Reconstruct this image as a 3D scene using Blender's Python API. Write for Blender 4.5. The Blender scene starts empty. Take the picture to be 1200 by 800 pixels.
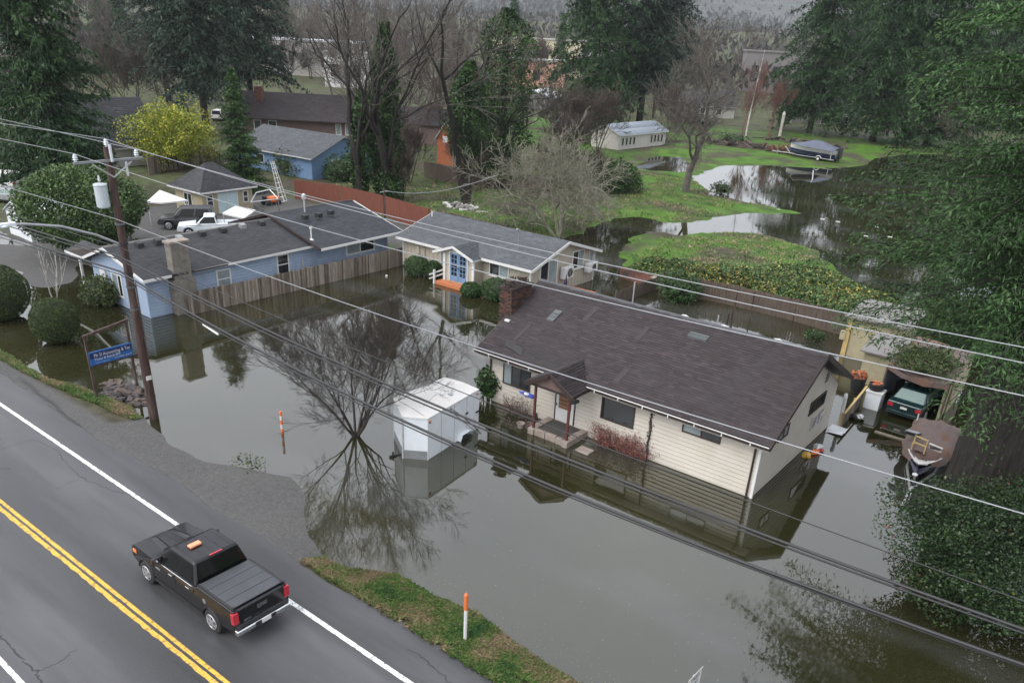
import bpy, math, random
import numpy as np
from math import sin, cos, pi, radians, sqrt

# ------------------------------------------------------------------ camera, world, sun, exposure
S = bpy.context.scene
COL = S.collection
HAZE = 0.00012
CAM_H = 17.0
FPX, PITCH, ROLL, PX0, PY0, YAW = 940.0, radians(27.1), radians(3.0), 598.6, 518.0, radians(37.25)
_F = np.array([0, cos(PITCH), -sin(PITCH)]); _R = np.array([1.0, 0, 0]); _U = np.array([0, sin(PITCH), cos(PITCH)])
_R, _U = cos(ROLL) * _R + sin(ROLL) * _U, -sin(ROLL) * _R + cos(ROLL) * _U
_Z = np.array([[cos(YAW), -sin(YAW), 0], [sin(YAW), cos(YAW), 0], [0, 0, 1]])
_F, _R, _U = _Z @ _F, _Z @ _R, _Z @ _U
from mathutils import Matrix, Vector
cam = bpy.data.cameras.new("camera"); camo = bpy.data.objects.new("camera", cam); COL.objects.link(camo)
M4 = Matrix(((_R[0], _U[0], -_F[0], 0), (_R[1], _U[1], -_F[1], 0), (_R[2], _U[2], -_F[2], CAM_H), (0, 0, 0, 1)))
camo.matrix_world = M4
cam.sensor_fit = 'HORIZONTAL'; cam.sensor_width = 36.0; cam.lens = FPX / 1200 * 36.0
cam.shift_x = (600 - PX0) / 1200; cam.shift_y = (PY0 - 400) / 1200
cam.clip_start = 0.5; cam.clip_end = 12000
S.camera = camo

SUN_EL, SUN_ROT = radians(52), radians(200)
W = bpy.data.worlds.new("World"); S.world = W; W.use_nodes = True
nt = W.node_tree; nt.nodes.clear()
sky = nt.nodes.new('ShaderNodeTexSky'); sky.sky_type = 'NISHITA'; sky.sun_disc = False
sky.sun_elevation = SUN_EL; sky.sun_rotation = SUN_ROT; sky.dust_density = 6.0; sky.air_density = 1.0; sky.ozone_density = 1.0
hs = nt.nodes.new('ShaderNodeHueSaturation'); hs.inputs['Saturation'].default_value = 0.22
bg = nt.nodes.new('ShaderNodeBackground'); bg.inputs['Strength'].default_value = 0.15
wo = nt.nodes.new('ShaderNodeOutputWorld')
nt.links.new(sky.outputs[0], hs.inputs['Color']); mxs = nt.nodes.new('ShaderNodeMix'); mxs.data_type = 'RGBA'; mxs.inputs['Factor'].default_value = 0.72   # even cloud cover over the clear sky
mxs.inputs['B'].default_value = (3.75, 3.9, 4.2, 1); nt.links.new(hs.outputs[0], mxs.inputs['A']); nt.links.new(mxs.outputs['Result'], bg.inputs[0]); nt.links.new(bg.outputs[0], wo.inputs[0])
sl = bpy.data.lights.new("sun", 'SUN'); sl.energy = 0.5; sl.angle = radians(50); sl.color = (1.0, 0.97, 0.93)
slo = bpy.data.objects.new("sun", sl); COL.objects.link(slo)
# sun direction: same azimuth and elevation as the sky's sun
_sd = Vector((sin(SUN_ROT) * cos(SUN_EL), cos(SUN_ROT) * cos(SUN_EL), sin(SUN_EL)))
slo.rotation_euler = _sd.to_track_quat('Z', 'Y').to_euler()
S.view_settings.view_transform = 'Standard'; S.view_settings.look = 'None'
S.view_settings.exposure = 1.5; S.view_settings.gamma = 1.0; S.view_settings.use_curve_mapping = False
S.cycles.max_bounces = 6; S.cycles.transparent_max_bounces = 8; S.cycles.volume_bounces = 0
S.cycles.use_denoising = True
S.cycles.sample_clamp_indirect = 6.0

def ray(x, y):
    return _F + _R * (x - PX0) / FPX - _U * (y - PY0) / FPX
def at(x, y, z=0.0):                     # point of the photograph -> point at height z
    d = ray(x, y); t = (z - CAM_H) / d[2]; return np.array([t * d[0], t * d[1], z])
def aty(x, y, Y):                        # ... -> point on the upright plane y = Y
    d = ray(x, y); t = Y / d[1]; return np.array([t * d[0], Y, CAM_H + t * d[2]])
def atx(x, y, X):
    d = ray(x, y); t = X / d[0]; return np.array([X, t * d[1], CAM_H + t * d[2]])
def proj(p):
    d = np.asarray(p, float) - np.array([0, 0, CAM_H]); w = d @ _F
    return PX0 + FPX * (d @ _R) / w, PY0 - FPX * (d @ _U) / w

# ------------------------------------------------------------------ mesh helpers
class MB:
    """collects boxes, prisms, tubes and quads; every piece ends up in ONE mesh"""
    def __init__(s): s.v = []; s.f = []
    def add(s, v, f):
        n = len(s.v); s.v += [tuple(p) for p in v]; s.f += [tuple(i + n for i in q) for q in f]; return s
    def quad(s, a, b, c, d): return s.add([a, b, c, d], [(0, 1, 2, 3)])
    def box(s, x0, x1, y0, y1, z0, z1):
        return s.add([(x0,y0,z0),(x1,y0,z0),(x1,y1,z0),(x0,y1,z0),(x0,y0,z1),(x1,y0,z1),(x1,y1,z1),(x0,y1,z1)],
                     [(0,3,2,1),(4,5,6,7),(0,1,5,4),(1,2,6,5),(2,3,7,6),(3,0,4,7)])
    def hexa(s, b, t): # bottom 4, top 4
        return s.add(list(b) + list(t), [(0,3,2,1),(4,5,6,7),(0,1,5,4),(1,2,6,5),(2,3,7,6),(3,0,4,7)])
    def prism(s, pts, off): # polygon swept by a vector
        n = len(pts); off = np.array(off)
        v = [np.array(p, float) for p in pts]; v = v + [p + off for p in v]
        return s.add(v, [tuple(range(n - 1, -1, -1)), tuple(range(n, 2 * n))] + [(i, (i + 1) % n, n + (i + 1) % n, n + i) for i in range(n)])
    def slab(s, a, b, c, d, th): # quad with thickness straight down
        dn = np.array([0, 0, -th]); P = [np.array(p, float) for p in (a, b, c, d)]
        return s.hexa([p + dn for p in P], P)
    def tube(s, pts, r, n=6, cap=True):
        pts = [np.array(p, float) for p in pts]; k = len(pts)
        rs = list(r) if hasattr(r, '__len__') else [r] * k
        v = []; f = []
        up = np.array([0, 0, 1.0])
        for i, p in enumerate(pts):
            t = pts[min(i + 1, k - 1)] - pts[max(i - 1, 0)]; t = t / (np.linalg.norm(t) + 1e-9)
            a = np.cross(t, up)
            if np.linalg.norm(a) < .05: a = np.cross(t, np.array([1.0, 0, 0]))
            a /= np.linalg.norm(a); b = np.cross(t, a)
            for j in range(n):
                an = 2 * pi * j / n; v.append(p + rs[i] * (cos(an) * a + sin(an) * b))
        for i in range(k - 1):
            for j in range(n): f.append((i*n+j, i*n+(j+1)%n, (i+1)*n+(j+1)%n, (i+1)*n+j))
        if cap: f += [tuple(range(n - 1, -1, -1)), tuple(range((k-1)*n, k*n))]
        return s.add(v, f)
    def bar(s, a, b, w, h=None): # square bar
        h = h or w; a = np.array(a, float); b = np.array(b, float); t = b - a; t /= np.linalg.norm(t)
        u = np.array([0, 0, 1.0])
        if abs(t[2]) > .95: u = np.array([0, 1.0, 0])
        x = np.cross(t, u); x /= np.linalg.norm(x); y = np.cross(x, t)
        q = [(-w/2,-h/2),(w/2,-h/2),(w/2,h/2),(-w/2,h/2)]
        return s.hexa([a + x*i + y*j for i, j in q], [b + x*i + y*j for i, j in q])
    def lathe(s, prof, n=16, c=(0, 0, 0)):
        v = []; f = []
        for r, z in prof:
            for j in range(n): v.append((c[0] + r*cos(2*pi*j/n), c[1] + r*sin(2*pi*j/n), c[2] + z))
        for i in range(len(prof) - 1):
            for j in range(n): f.append((i*n+j, i*n+(j+1)%n, (i+1)*n+(j+1)%n, (i+1)*n+j))
        f += [tuple(range(n - 1, -1, -1)), tuple(range((len(prof)-1)*n, len(prof)*n))]
        return s.add(v, f)
    def blob(s, c, r, sub=8, seed=0, amp=.15):
        rg = np.random.default_rng(seed); v = []; f = []; m = sub; n = sub * 2
        ph = rg.uniform(0, 6, 6)
        for i in range(m + 1):
            th = pi * i / m
            for j in range(n):
                p = 2 * pi * j / n
                k = 1 + amp * (sin(3*p + ph[0]) * sin(2*th + ph[1]) + .6 * sin(5*p + ph[2]) * sin(4*th + ph[3])) * sin(th)
                v.append((c[0] + r[0]*k*sin(th)*cos(p), c[1] + r[1]*k*sin(th)*sin(p), c[2] + r[2]*k*cos(th)))
        for i in range(m):
            for j in range(n): f.append((i*n+j, (i+1)*n+j, (i+1)*n+(j+1)%n, i*n+(j+1)%n))
        return s.add(v, f)

def mesh_of(name, v, f, mat=None, smooth=False, tint=None):
    me = bpy.data.meshes.new(name)
    v = np.asarray(v, np.float32)
    if isinstance(f, np.ndarray):
        k = f.shape[1]; n = len(f)
        me.vertices.add(len(v)); me.vertices.foreach_set('co', v.ravel())
        me.loops.add(n * k); me.loops.foreach_set('vertex_index', f.astype(np.int32).ravel())
        me.polygons.add(n); me.polygons.foreach_set('loop_start', np.arange(0, n * k, k, dtype=np.int32))
        me.polygons.foreach_set('loop_total', np.full(n, k, np.int32))
        me.update(calc_edges=True)
    else:
        me.from_pydata([tuple(map(float, p)) for p in v], [], f); me.update()
    if smooth: me.polygons.foreach_set('use_smooth', np.ones(len(me.polygons), bool))
    if tint is not None:
        a = me.attributes.new('tint', 'FLOAT', 'POINT'); a.data.foreach_set('value', np.asarray(tint, np.float32))
    if mat: me.materials.append(mat)
    return me
def link(name, me, parent=None):
    o = bpy.data.objects.new(name, me); COL.objects.link(o)
    if parent is not None: o.parent = parent
    return o
def tag(o, label=None, cat=None, group=None, kind=None):
    if label: o['label'] = label
    if cat: o['category'] = cat
    if group: o['group'] = group
    if kind: o['kind'] = kind
    return o
class Thing:
    """an Empty at the thing's base; parts are given in world coordinates (or local ones with local=True)"""
    def __init__(s, name, label, cat, loc=(0, 0, 0), rot=0.0, group=None, local=False):
        s.o = bpy.data.objects.new(name, None); COL.objects.link(s.o); s.o.empty_display_size = .2
        s.o.location = loc; s.o.rotation_euler = (0, 0, rot); tag(s.o, label, cat, group)
        s.off = np.zeros(3) if local else np.array(loc, float)
    def part(s, name, mb, mat, parent=None, label=None, smooth=False, kind=None, me=None, tint=None):
        if me is None:
            v = np.array(mb.v, float) - s.off; me = mesh_of(name, v, mb.f, mat, smooth, tint)
        o = link(name, me, parent or s.o); tag(o, label, None, None, kind); return o
def solo(name, label, cat, mb, mat, loc=(0, 0, 0), group=None, smooth=False, kind=None, tint=None):
    v = np.array(mb.v, float) - np.array(loc, float)
    o = link(name, mesh_of(name, v, mb.f, mat, smooth, tint)); o.location = loc
    return tag(o, label, cat, group, kind)
def struct(name, v, f, mat, smooth=False): return tag(link(name, mesh_of(name, v, f, mat, smooth)), kind='structure')
def copy_tree(o, parent=None):
    c = o.copy(); COL.objects.link(c); c.parent = parent
    for ch in list(o.children): copy_tree(ch, c)
    return c
def bevel(o, w=.02, seg=2):
    m = o.modifiers.new('bevel', 'BEVEL'); m.width = w; m.segments = seg; m.limit_method = 'ANGLE'; return o

# ------------------------------------------------------------------ materials
def mat(name, base, rough=.75, var=.12, scale=3.0, bump=0.0, bscale=25.0, spec=.5, metal=0.0, ramp=None, stain=None, sscale=.6,
        coat=0.0, stretch=(1, 1, 1), emit=None, ior=1.5, rvar=0.0, world=False, samt=.5, trans=0.0):
    m = bpy.data.materials.new(name); m.use_nodes = True; t = m.node_tree; N = t.nodes; L = t.links
    b = N['Principled BSDF']
    co = N.new('ShaderNodeNewGeometry').outputs['Position'] if world else N.new('ShaderNodeTexCoord').outputs['Object']
    mp = N.new('ShaderNodeMapping'); mp.inputs['Scale'].default_value = stretch; L.new(co, mp.inputs[0]); co = mp.outputs[0]
    nz = N.new('ShaderNodeTexNoise'); nz.inputs['Scale'].default_value = scale; nz.inputs['Detail'].default_value = 6; L.new(co, nz.inputs['Vector'])
    if ramp is not None:   # colours by the 'tint' value each leaf, shingle or blade carries
        at_ = N.new('ShaderNodeAttribute'); at_.attribute_name = 'tint'
        cr = N.new('ShaderNodeValToRGB'); e = cr.color_ramp.elements
        while len(e) < len(ramp): e.new(.5)
        for i, (p, c) in enumerate(ramp): e[i].position = p; e[i].color = (*c, 1)
        L.new(at_.outputs['Fac'], cr.inputs[0]); csock = cr.outputs[0]
    else:
        rg = N.new('ShaderNodeRGB'); rg.outputs[0].default_value = (*base, 1); csock = rg.outputs[0]
    if var:
        mr = N.new('ShaderNodeMapRange'); mr.inputs['From Min'].default_value = .3; mr.inputs['From Max'].default_value = .7
        mr.inputs['To Min'].default_value = 1 - var; mr.inputs['To Max'].default_value = 1 + var; L.new(nz.outputs['Fac'], mr.inputs['Value'])
        mx = N.new('ShaderNodeVectorMath'); mx.operation = 'SCALE'; L.new(csock, mx.inputs[0]); L.new(mr.outputs[0], mx.inputs['Scale']); csock = mx.outputs[0]
    if stain is not None:
        n2 = N.new('ShaderNodeTexNoise'); n2.inputs['Scale'].default_value = sscale; n2.inputs['Detail'].default_value = 8; L.new(co, n2.inputs['Vector'])
        m2 = N.new('ShaderNodeMapRange'); m2.inputs['From Min'].default_value = .5; m2.inputs['From Max'].default_value = .68
        m2.inputs['To Max'].default_value = samt; L.new(n2.outputs['Fac'], m2.inputs['Value'])
        mm = N.new('ShaderNodeMix'); mm.data_type = 'RGBA'; L.new(m2.outputs[0], mm.inputs['Factor']); L.new(csock, mm.inputs['A']); mm.inputs['B'].default_value = (*stain, 1); csock = mm.outputs['Result']
    L.new(csock, b.inputs['Base Color'])
    b.inputs['Roughness'].default_value = rough; b.inputs['Metallic'].default_value = metal
    b.inputs['Specular IOR Level'].default_value = spec; b.inputs['Coat Weight'].default_value = coat; b.inputs['IOR'].default_value = ior
    if rvar:
        m3 = N.new('ShaderNodeMapRange'); m3.inputs['From Min'].default_value = .3; m3.inputs['From Max'].default_value = .7
        m3.inputs['To Min'].default_value = max(.02, rough - rvar); m3.inputs['To Max'].default_value = min(1, rough + rvar)
        L.new(nz.outputs['Fac'], m3.inputs['Value']); L.new(m3.outputs[0], b.inputs['Roughness'])
    if bump:
        n3 = N.new('ShaderNodeTexNoise'); n3.inputs['Scale'].default_value = bscale; n3.inputs['Detail'].default_value = 4; L.new(co, n3.inputs['Vector'])
        bp = N.new('ShaderNodeBump'); bp.inputs['Strength'].default_value = bump; bp.inputs['Distance'].default_value = .03
        L.new(n3.outputs['Fac'], bp.inputs['Height']); L.new(bp.outputs[0], b.inputs['Normal'])
    if emit: b.inputs['Emission Color'].default_value = (*emit[0], 1); b.inputs['Emission Strength'].default_value = emit[1]
    return m
def leafmat(name, ramp, rough=.6): return mat(name, (0, 0, 0), rough=rough, var=.18, scale=.35, ramp=ramp, spec=.3)

ASPHALT = mat('asphalt', (.055, .055, .059), rough=.42, var=.62, scale=.55, bump=.35, bscale=60, stain=(.035, .035, .037), sscale=.8, samt=.75, rvar=.16, world=True, stretch=(.13, 1, 1))
CRACK = mat('crack_tar', (.02, .02, .022), rough=.5)
WHITE_LINE = mat('white_road_paint', (.74, .74, .74), rough=.6, var=.12, scale=6, stain=(.13, .13, .13), sscale=9, samt=.85)
YELLOW_LINE = mat('yellow_road_paint', (.6, .36, .05), rough=.6, var=.1, scale=6, stain=(.13, .10, .05), sscale=7, samt=.75)
WHITE = mat('white_paint', (.56, .56, .55), rough=.5, var=.06, stain=(.55, .54, .5), sscale=1.2, samt=.4)
WHITE_METAL = mat('white_metal', (.62, .655, .69), rough=.35, var=.05, stain=(.56, .56, .54), sscale=1.3, samt=.4)
TRAILER_TOP = mat('white_roof_sheet', (.56, .55, .54), rough=.5, var=.06, scale=1.5, bump=.15, bscale=3, stain=(.6, .55, .5), sscale=1.2, samt=.5)
GREY_METAL = mat('grey_metal', (.3, .31, .32), rough=.4, metal=.6, var=.1)
SHADE_BACKING = mat('shade_gap_backing', (.10, .095, .09), rough=.9)  # wall behind the siding, coloured dark to paint shade lines between boards
DULL_METAL = mat('dull_grey_metal', (.075, .085, .087), rough=.6, var=.15)
STEEL = mat('galvanised_steel', (.5, .51, .52), rough=.4, metal=.5, var=.1)
CHROME = mat('chrome', (.75, .76, .78), rough=.12, metal=1.0, var=.03)
ALLOY = mat('alloy_rim', (.6, .6, .62), rough=.3, metal=.8, var=.05)
RUBBER = mat('tyre_rubber', (.018, .018, .018), rough=.85)
BLACK_PLASTIC = mat('black_plastic', (.016, .016, .017), rough=.55)
BLACK_PAINT = mat('black_car_paint', (.004, .004, .006), rough=.22, coat=.2, spec=.4, var=.05, rvar=.06)
TONNEAU = mat('tonneau_cover', (.045, .048, .056), rough=.5, var=.12, scale=2, bump=.1)
CAR_GLASS = mat('car_glass', (.003, .004, .004), rough=.05, spec=.3, var=0)
GREEN_GLASS = mat('green_tinted_glass', (.1, .16, .14), rough=.08, spec=.8, var=.1)
TAIL_RED = mat('red_lens', (.4, .016, .03), rough=.2, coat=.6, var=.05)
AMBER = mat('amber_lens', (.8, .22, .04), rough=.3, coat=.5, var=.1)
ORANGE_PLASTIC = mat('orange_plastic', (.75, .16, .03), rough=.5, var=.1)
GLASS = mat('window_glass', (.02, .023, .026), rough=.05, spec=1.0, var=.3, scale=1.2)
PALE_GLASS = mat('pale_curtain_glass', (.22, .26, .27), rough=.1, spec=.8, var=.15, scale=2)
CREAM = mat('cream_siding', (.48, .445, .39), rough=.6, var=.05, scale=1.4, bump=.05, stain=(.4, .36, .27), sscale=.9, samt=.35)
BROWN_TRIM = mat('dark_brown_trim', (.035, .022, .02), rough=.5)
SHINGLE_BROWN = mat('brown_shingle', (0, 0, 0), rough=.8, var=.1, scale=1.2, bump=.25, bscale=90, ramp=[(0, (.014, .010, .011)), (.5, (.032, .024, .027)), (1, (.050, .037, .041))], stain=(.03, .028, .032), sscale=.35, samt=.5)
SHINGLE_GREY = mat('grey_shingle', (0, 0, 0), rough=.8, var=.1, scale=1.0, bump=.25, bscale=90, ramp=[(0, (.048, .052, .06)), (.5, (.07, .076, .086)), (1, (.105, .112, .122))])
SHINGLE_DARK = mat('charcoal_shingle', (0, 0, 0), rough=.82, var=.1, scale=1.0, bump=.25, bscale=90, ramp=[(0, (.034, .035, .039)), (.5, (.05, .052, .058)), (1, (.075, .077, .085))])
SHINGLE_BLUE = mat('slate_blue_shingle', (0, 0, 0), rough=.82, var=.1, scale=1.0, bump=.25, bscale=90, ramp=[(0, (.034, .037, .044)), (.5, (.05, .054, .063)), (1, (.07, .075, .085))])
TAN = mat('tan_siding', (.37, .335, .27), rough=.7, var=.07, stain=(.36, .31, .24), sscale=.8, samt=.4)
BLUE_SIDING = mat('blue_siding', (.25, .32, .43), rough=.65, var=.06, stain=(.16, .21, .28), sscale=.9, samt=.4)
BRIGHT_BLUE = mat('bright_blue_siding', (.13, .22, .36), rough=.65, var=.08)
BLUE_DOOR = mat('blue_door_paint', (.13, .22, .36), rough=.5, var=.05)
YELLOW_WALL = mat('pale_yellow_wall', (.33, .29, .19), rough=.7, var=.08, stain=(.38, .32, .2), sscale=.8, samt=.4)
GREY_WALL = mat('grey_wall', (.17, .16, .155), rough=.75, var=.1)
BROWN_WALL = mat('brown_wall', (.12, .08, .07), rough=.75, var=.15)
ORANGE_WALL = mat('orange_wall', (.34, .10, .04), rough=.7, var=.1)
PALE_WALL = mat('pale_wall', (.40, .38, .35), rough=.75, var=.08)
BRICK = mat('chimney_brick', (.13, .055, .04), rough=.85, var=.45, scale=2.5, bump=.4, bscale=30, stain=(.03, .026, .024), sscale=1.3, samt=.85)
STUCCO = mat('grey_chimney_block', (.16, .145, .125), rough=.9, var=.2, scale=3, bump=.4, bscale=20, stain=(.09, .08, .07), sscale=1.0, samt=.6)
CONCRETE = mat('wet_concrete', (.24, .2, .17), rough=.7, var=.2, scale=3, bump=.2)
OLD_WOOD = mat('weathered_wood', (.16, .13, .10), rough=.85, var=.35, scale=2.2, stretch=(6, 6, .6), bump=.3, bscale=18, stain=(.22, .19, .16), sscale=1.5, samt=.5)
DARK_WOOD = mat('dark_wet_wood', (.082, .06, .047), rough=.8, var=.3, scale=2, stretch=(5, 5, .6), bump=.2)
RED_WOOD = mat('red_stained_wood', (.14, .042, .024), rough=.75, var=.2, scale=2, stretch=(5, 5, .6), bump=.15)
ORANGE_WOOD = mat('orange_deck_wood', (.42, .14, .055), rough=.6, var=.12, scale=3)
PLAIN_WOOD = mat('yellowish_plywood', (.42, .31, .13), rough=.7, var=.2, scale=2)
POLE_WOOD = mat('treated_pole_wood', (.045, .022, .018), rough=.8, var=.3, scale=3, stretch=(4, 4, .4), bump=.3, bscale=15, stain=(.14, .11, .1), sscale=2.5, samt=.5)
TARP_BROWN = mat('brown_tarp', (.115, .083, .075), rough=.75, var=.15, scale=1.5, bump=.5, bscale=5, stain=(.15, .072, .04), sscale=.9, samt=.85)
TARP_BLUE = mat('navy_boat_cover', (.075, .085, .125), rough=.6, var=.15, scale=1, bump=.3, bscale=3)
NAVY = mat('navy_gelcoat', (.01, .014, .1), rough=.2, coat=.6)
SIGN_BLUE = mat('blue_sign_face', (.02, .10, .29), rough=.4, var=.1)
SIGN_NAVY = mat('navy_sign_band', (.008, .02, .09), rough=.4, var=.1)
CABLE = mat('black_cable', (.02, .02, .022), rough=.5)
ALU_WIRE = mat('bare_aluminium_wire', (.26, .27, .29), rough=.35, metal=.3, var=.05)
PORCELAIN = mat('pale_insulator', (.5, .53, .56), rough=.25)
BARK = mat('dark_bark', (.02, .0165, .014), rough=.9, var=.35, scale=3, stretch=(3, 3, .5), bump=.7, bscale=8)
TWIG = mat('brown_twig', (.06, .044, .036), rough=.85, var=.3, scale=2)
TWIG_DARK = mat('dark_wet_twig', (.035, .027, .022), rough=.8, var=.3, scale=2)
TWIG_MOSS = mat('mossy_pale_twig', (.185, .175, .135), rough=.9, var=.3, scale=1.5, stain=(.07, .075, .035), sscale=.8, samt=.7)
TWIG_GREY = mat('grey_brown_twig', (.105, .09, .078), rough=.9, var=.25, scale=1.5)
TWIG_RED = mat('red_brown_twig', (.16, .07, .06), rough=.85, var=.25, scale=2)
BIRCH = mat('pale_birch_bark', (.42, .40, .35), rough=.8, var=.2, scale=4, stain=(.12, .11, .1), sscale=3, samt=.6)
L_FIR = leafmat('fir_needles', [(0, (0.0078, 0.02262, 0.007776)), (.5, (0.01716, 0.04863, 0.01296)), (1, (0.03744, 0.08822, 0.02074))])
OLD_WOOD_PALE = mat('bleached_wood', (.24, .205, .17), rough=.85, var=.35, scale=2.2, stretch=(6, 6, .6), bump=.3, stain=(.12, .1, .08), sscale=1.5, samt=.6)
OLD_WOOD_DARK = mat('damp_wood', (.085, .065, .05), rough=.85, var=.35, scale=2.2, stretch=(6, 6, .6), bump=.3, stain=(.16, .14, .11), sscale=1.5, samt=.5)
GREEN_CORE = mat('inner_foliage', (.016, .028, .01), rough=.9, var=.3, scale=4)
L_BIG = leafmat('big_fir_needles', [(0, (0.01095, 0.02387, 0.008086)), (.5, (0.02556, 0.05967, 0.01618)), (.8, (0.05021, 0.1074, 0.03087)), (1, (0.0913, 0.1791, 0.06616))])
L_CEDAR = leafmat('cedar_sprays', [(0, (0.01365, 0.03528, 0.00972)), (.5, (0.03413, 0.07812, 0.01782)), (1, (0.06338, 0.126, 0.02835))])
L_BLUEFIR = leafmat('bluish_fir_needles', [(0, (0.008521, 0.0198, 0.01311)), (.5, (0.01966, 0.0405, 0.02491)), (1, (0.03933, 0.072, 0.04261))])
L_MAGNOLIA = leafmat('broad_evergreen_leaves', [(0, (0.0232, 0.048, 0.01456)), (.5, (0.058, 0.102, 0.02704)), (1, (0.116, 0.18, 0.052))], .45)
L_IVY = leafmat('ivy_leaves', [(0, (0.0135, 0.03348, 0.01053)), (.5, (0.0315, 0.06974, 0.01755)), (1, (0.06187, 0.1186, 0.02633))], .5)
L_YEW = leafmat('clipped_yew', [(0, (0.02016, 0.03683, 0.008424)), (.6, (0.0432, 0.06752, 0.01474)), (1, (0.1008, 0.09207, 0.02317))])
L_BOX = leafmat('clipped_box', [(0, (0.016, 0.04, 0.0112)), (.6, (0.036, 0.08, 0.02)), (1, (0.072, 0.136, 0.036))])
L_YELLOW = leafmat('yellow_green_leaves', [(0, (0.0875, 0.125, 0.012)), (.5, (0.25, 0.2875, 0.028)), (1, (0.5, 0.3875, 0.05))])
L_BRAMBLE = leafmat('bramble_leaves', [(0, (0.02805, 0.05143, 0.017)), (.5, (0.06545, 0.1168, 0.034)), (.76, (0.1122, 0.1777, 0.051)), (.85, (0.1122, 0.06545, 0.02975)), (.93, (0.3086, 0.2431, 0.0425)), (1, (0.3553, 0.2899, 0.0765))])
L_HOLLY = leafmat('holly_leaves', [(0, (0.008366, 0.01867, 0.007603)), (.5, (0.02091, 0.04308, 0.01394)), (.9, (0.03833, 0.07181, 0.01901)), (.96, (0.1394, 0.1436, 0.01901)), (1, (0.1742, 0.02154, 0.01267))], .4)
L_BUSH = leafmat('bush_leaves', [(0, (0.0312, 0.0468, 0.01728)), (.5, (0.0624, 0.0884, 0.02688)), (1, (0.104, 0.1248, 0.0432))])
L_REDTWIG = leafmat('red_hedge_leaves', [(0, (.10, .03, .03)), (.5, (.2, .055, .05)), (1, (.26, .14, .09))])
L_GRASS = leafmat('grass_blades', [(0, (.035, .085, .04)), (.3, (.06, .13, .03)), (.5, (.11, .19, .045)), (.62, (.16, .2, .07)), (.74, (.2, .15, .09)), (1, (.34, .25, .17))])
L_TOWN = leafmat('far_bare_trees', [(0, (.018, .024, .02)), (.5, (.038, .036, .034)), (1, (.07, .06, .054))])
L_HILL = leafmat('hillside_trees', [(0, (.042, .048, .044)), (.5, (.054, .06, .055)), (1, (.072, .072, .066))])
DEBRIS_PINK = mat('broken_brick_and_bark', (.055, .046, .046), rough=.85, var=.4, scale=4)
# ------------------------------------------------------------------ terrain, flood water, road
rng = np.random.default_rng(7)
def vnoise(x, y, seed=0, sc=1.0):
    x = np.asarray(x, float) / sc; y = np.asarray(y, float) / sc
    def h(i, j):
        n = np.sin(i * 127.1 + j * 311.7 + seed * 74.7) * 43758.5453; return n - np.floor(n)
    xi, yi = np.floor(x), np.floor(y); fx, fy = x - xi, y - yi
    u = fx * fx * (3 - 2 * fx); w = fy * fy * (3 - 2 * fy)
    return (h(xi, yi)*(1-u) + h(xi+1, yi)*u)*(1-w) + (h(xi, yi+1)*(1-u) + h(xi+1, yi+1)*u)*w
def fbm(x, y, seed=0, sc=1.0):
    return sum(vnoise(x, y, seed + k, sc / 2**k) * .5**k for k in range(4)) / 1.875
def inside(px, py, poly):
    c = np.zeros(px.shape, bool); n = len(poly)
    for i in range(n):
        x0, y0 = poly[i]; x1, y1 = poly[(i + 1) % n]
        k = ((y0 > py) != (y1 > py)) & (px < (x1 - x0) * (py - y0) / ((y1 - y0) or 1e-9) + x0); c ^= k
    return c
def pdist(px, py, poly):
    d = np.full(px.shape, 1e9); n = len(poly)
    for i in range(n):
        a = np.array(poly[i]); b = np.array(poly[(i + 1) % n]); e = b - a
        t = np.clip(((px - a[0]) * e[0] + (py - a[1]) * e[1]) / (e @ e + 1e-9), 0, 1)
        d = np.minimum(d, np.hypot(px - a[0] - t * e[0], py - a[1] - t * e[1]))
    return np.where(inside(px, py, poly), d, -d)
def G(*pts): return [tuple(at(x, y)[:2]) for x, y in pts]
LAWN = G((495,266),(590,264),(640,284),(655,287),(672,276),(700,262),(722,256),(745,254),(790,261),(830,257),(868,249),(935,250),(905,242),(880,237),(850,231),(835,228),(822,218),(812,206),(835,198),(850,194),(900,194),(960,197),(1000,197),(1020,190),(1030,184)) + [(-20,230),(-20,900),(-700,900),(-700,60),(-140,28),(-75,26.8),(-60,27),(-57,30),(-56,46),(-47.8,46),(-46.5,56)]
PUDDLE = G((742,196),(770,183),(800,184),(812,196),(800,203),(770,200))
TONGUE = G((735,280),(760,271),(800,276),(850,272),(890,275),(930,285),(960,297),(975,310),(1000,330),(1045,355),(1075,385),(1060,405),(1010,394),(950,377),(850,352),(760,327),(730,312))
LOT = G((-60,282),(0,286),(55,288),(95,300),(84,330),(60,338),(40,336),(28,325),(18,315),(-20,312),(-60,310))
YARD = [(-140,28),(-75,26.8),(-60,27),(-57,30),(-56,46),(-47.8,46),(-46.5,56),(-52,56.5),(-70,55),(-74,54),(-140,48)]
YB = ([-140,-47.6,-42,-38,-35.6,-33.5,-30.8,-27.8,-24.7,-22.8,-20.8,-19.2,-18.2,-16.6,-11.7,-8.7,40],
      [15.0,15.4,15.7,16.2,16.9,16.1,15.9,16.2,17.4,16.9,15.2,14.6,15.0,15.85,15.9,15.8,15.8])
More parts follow.
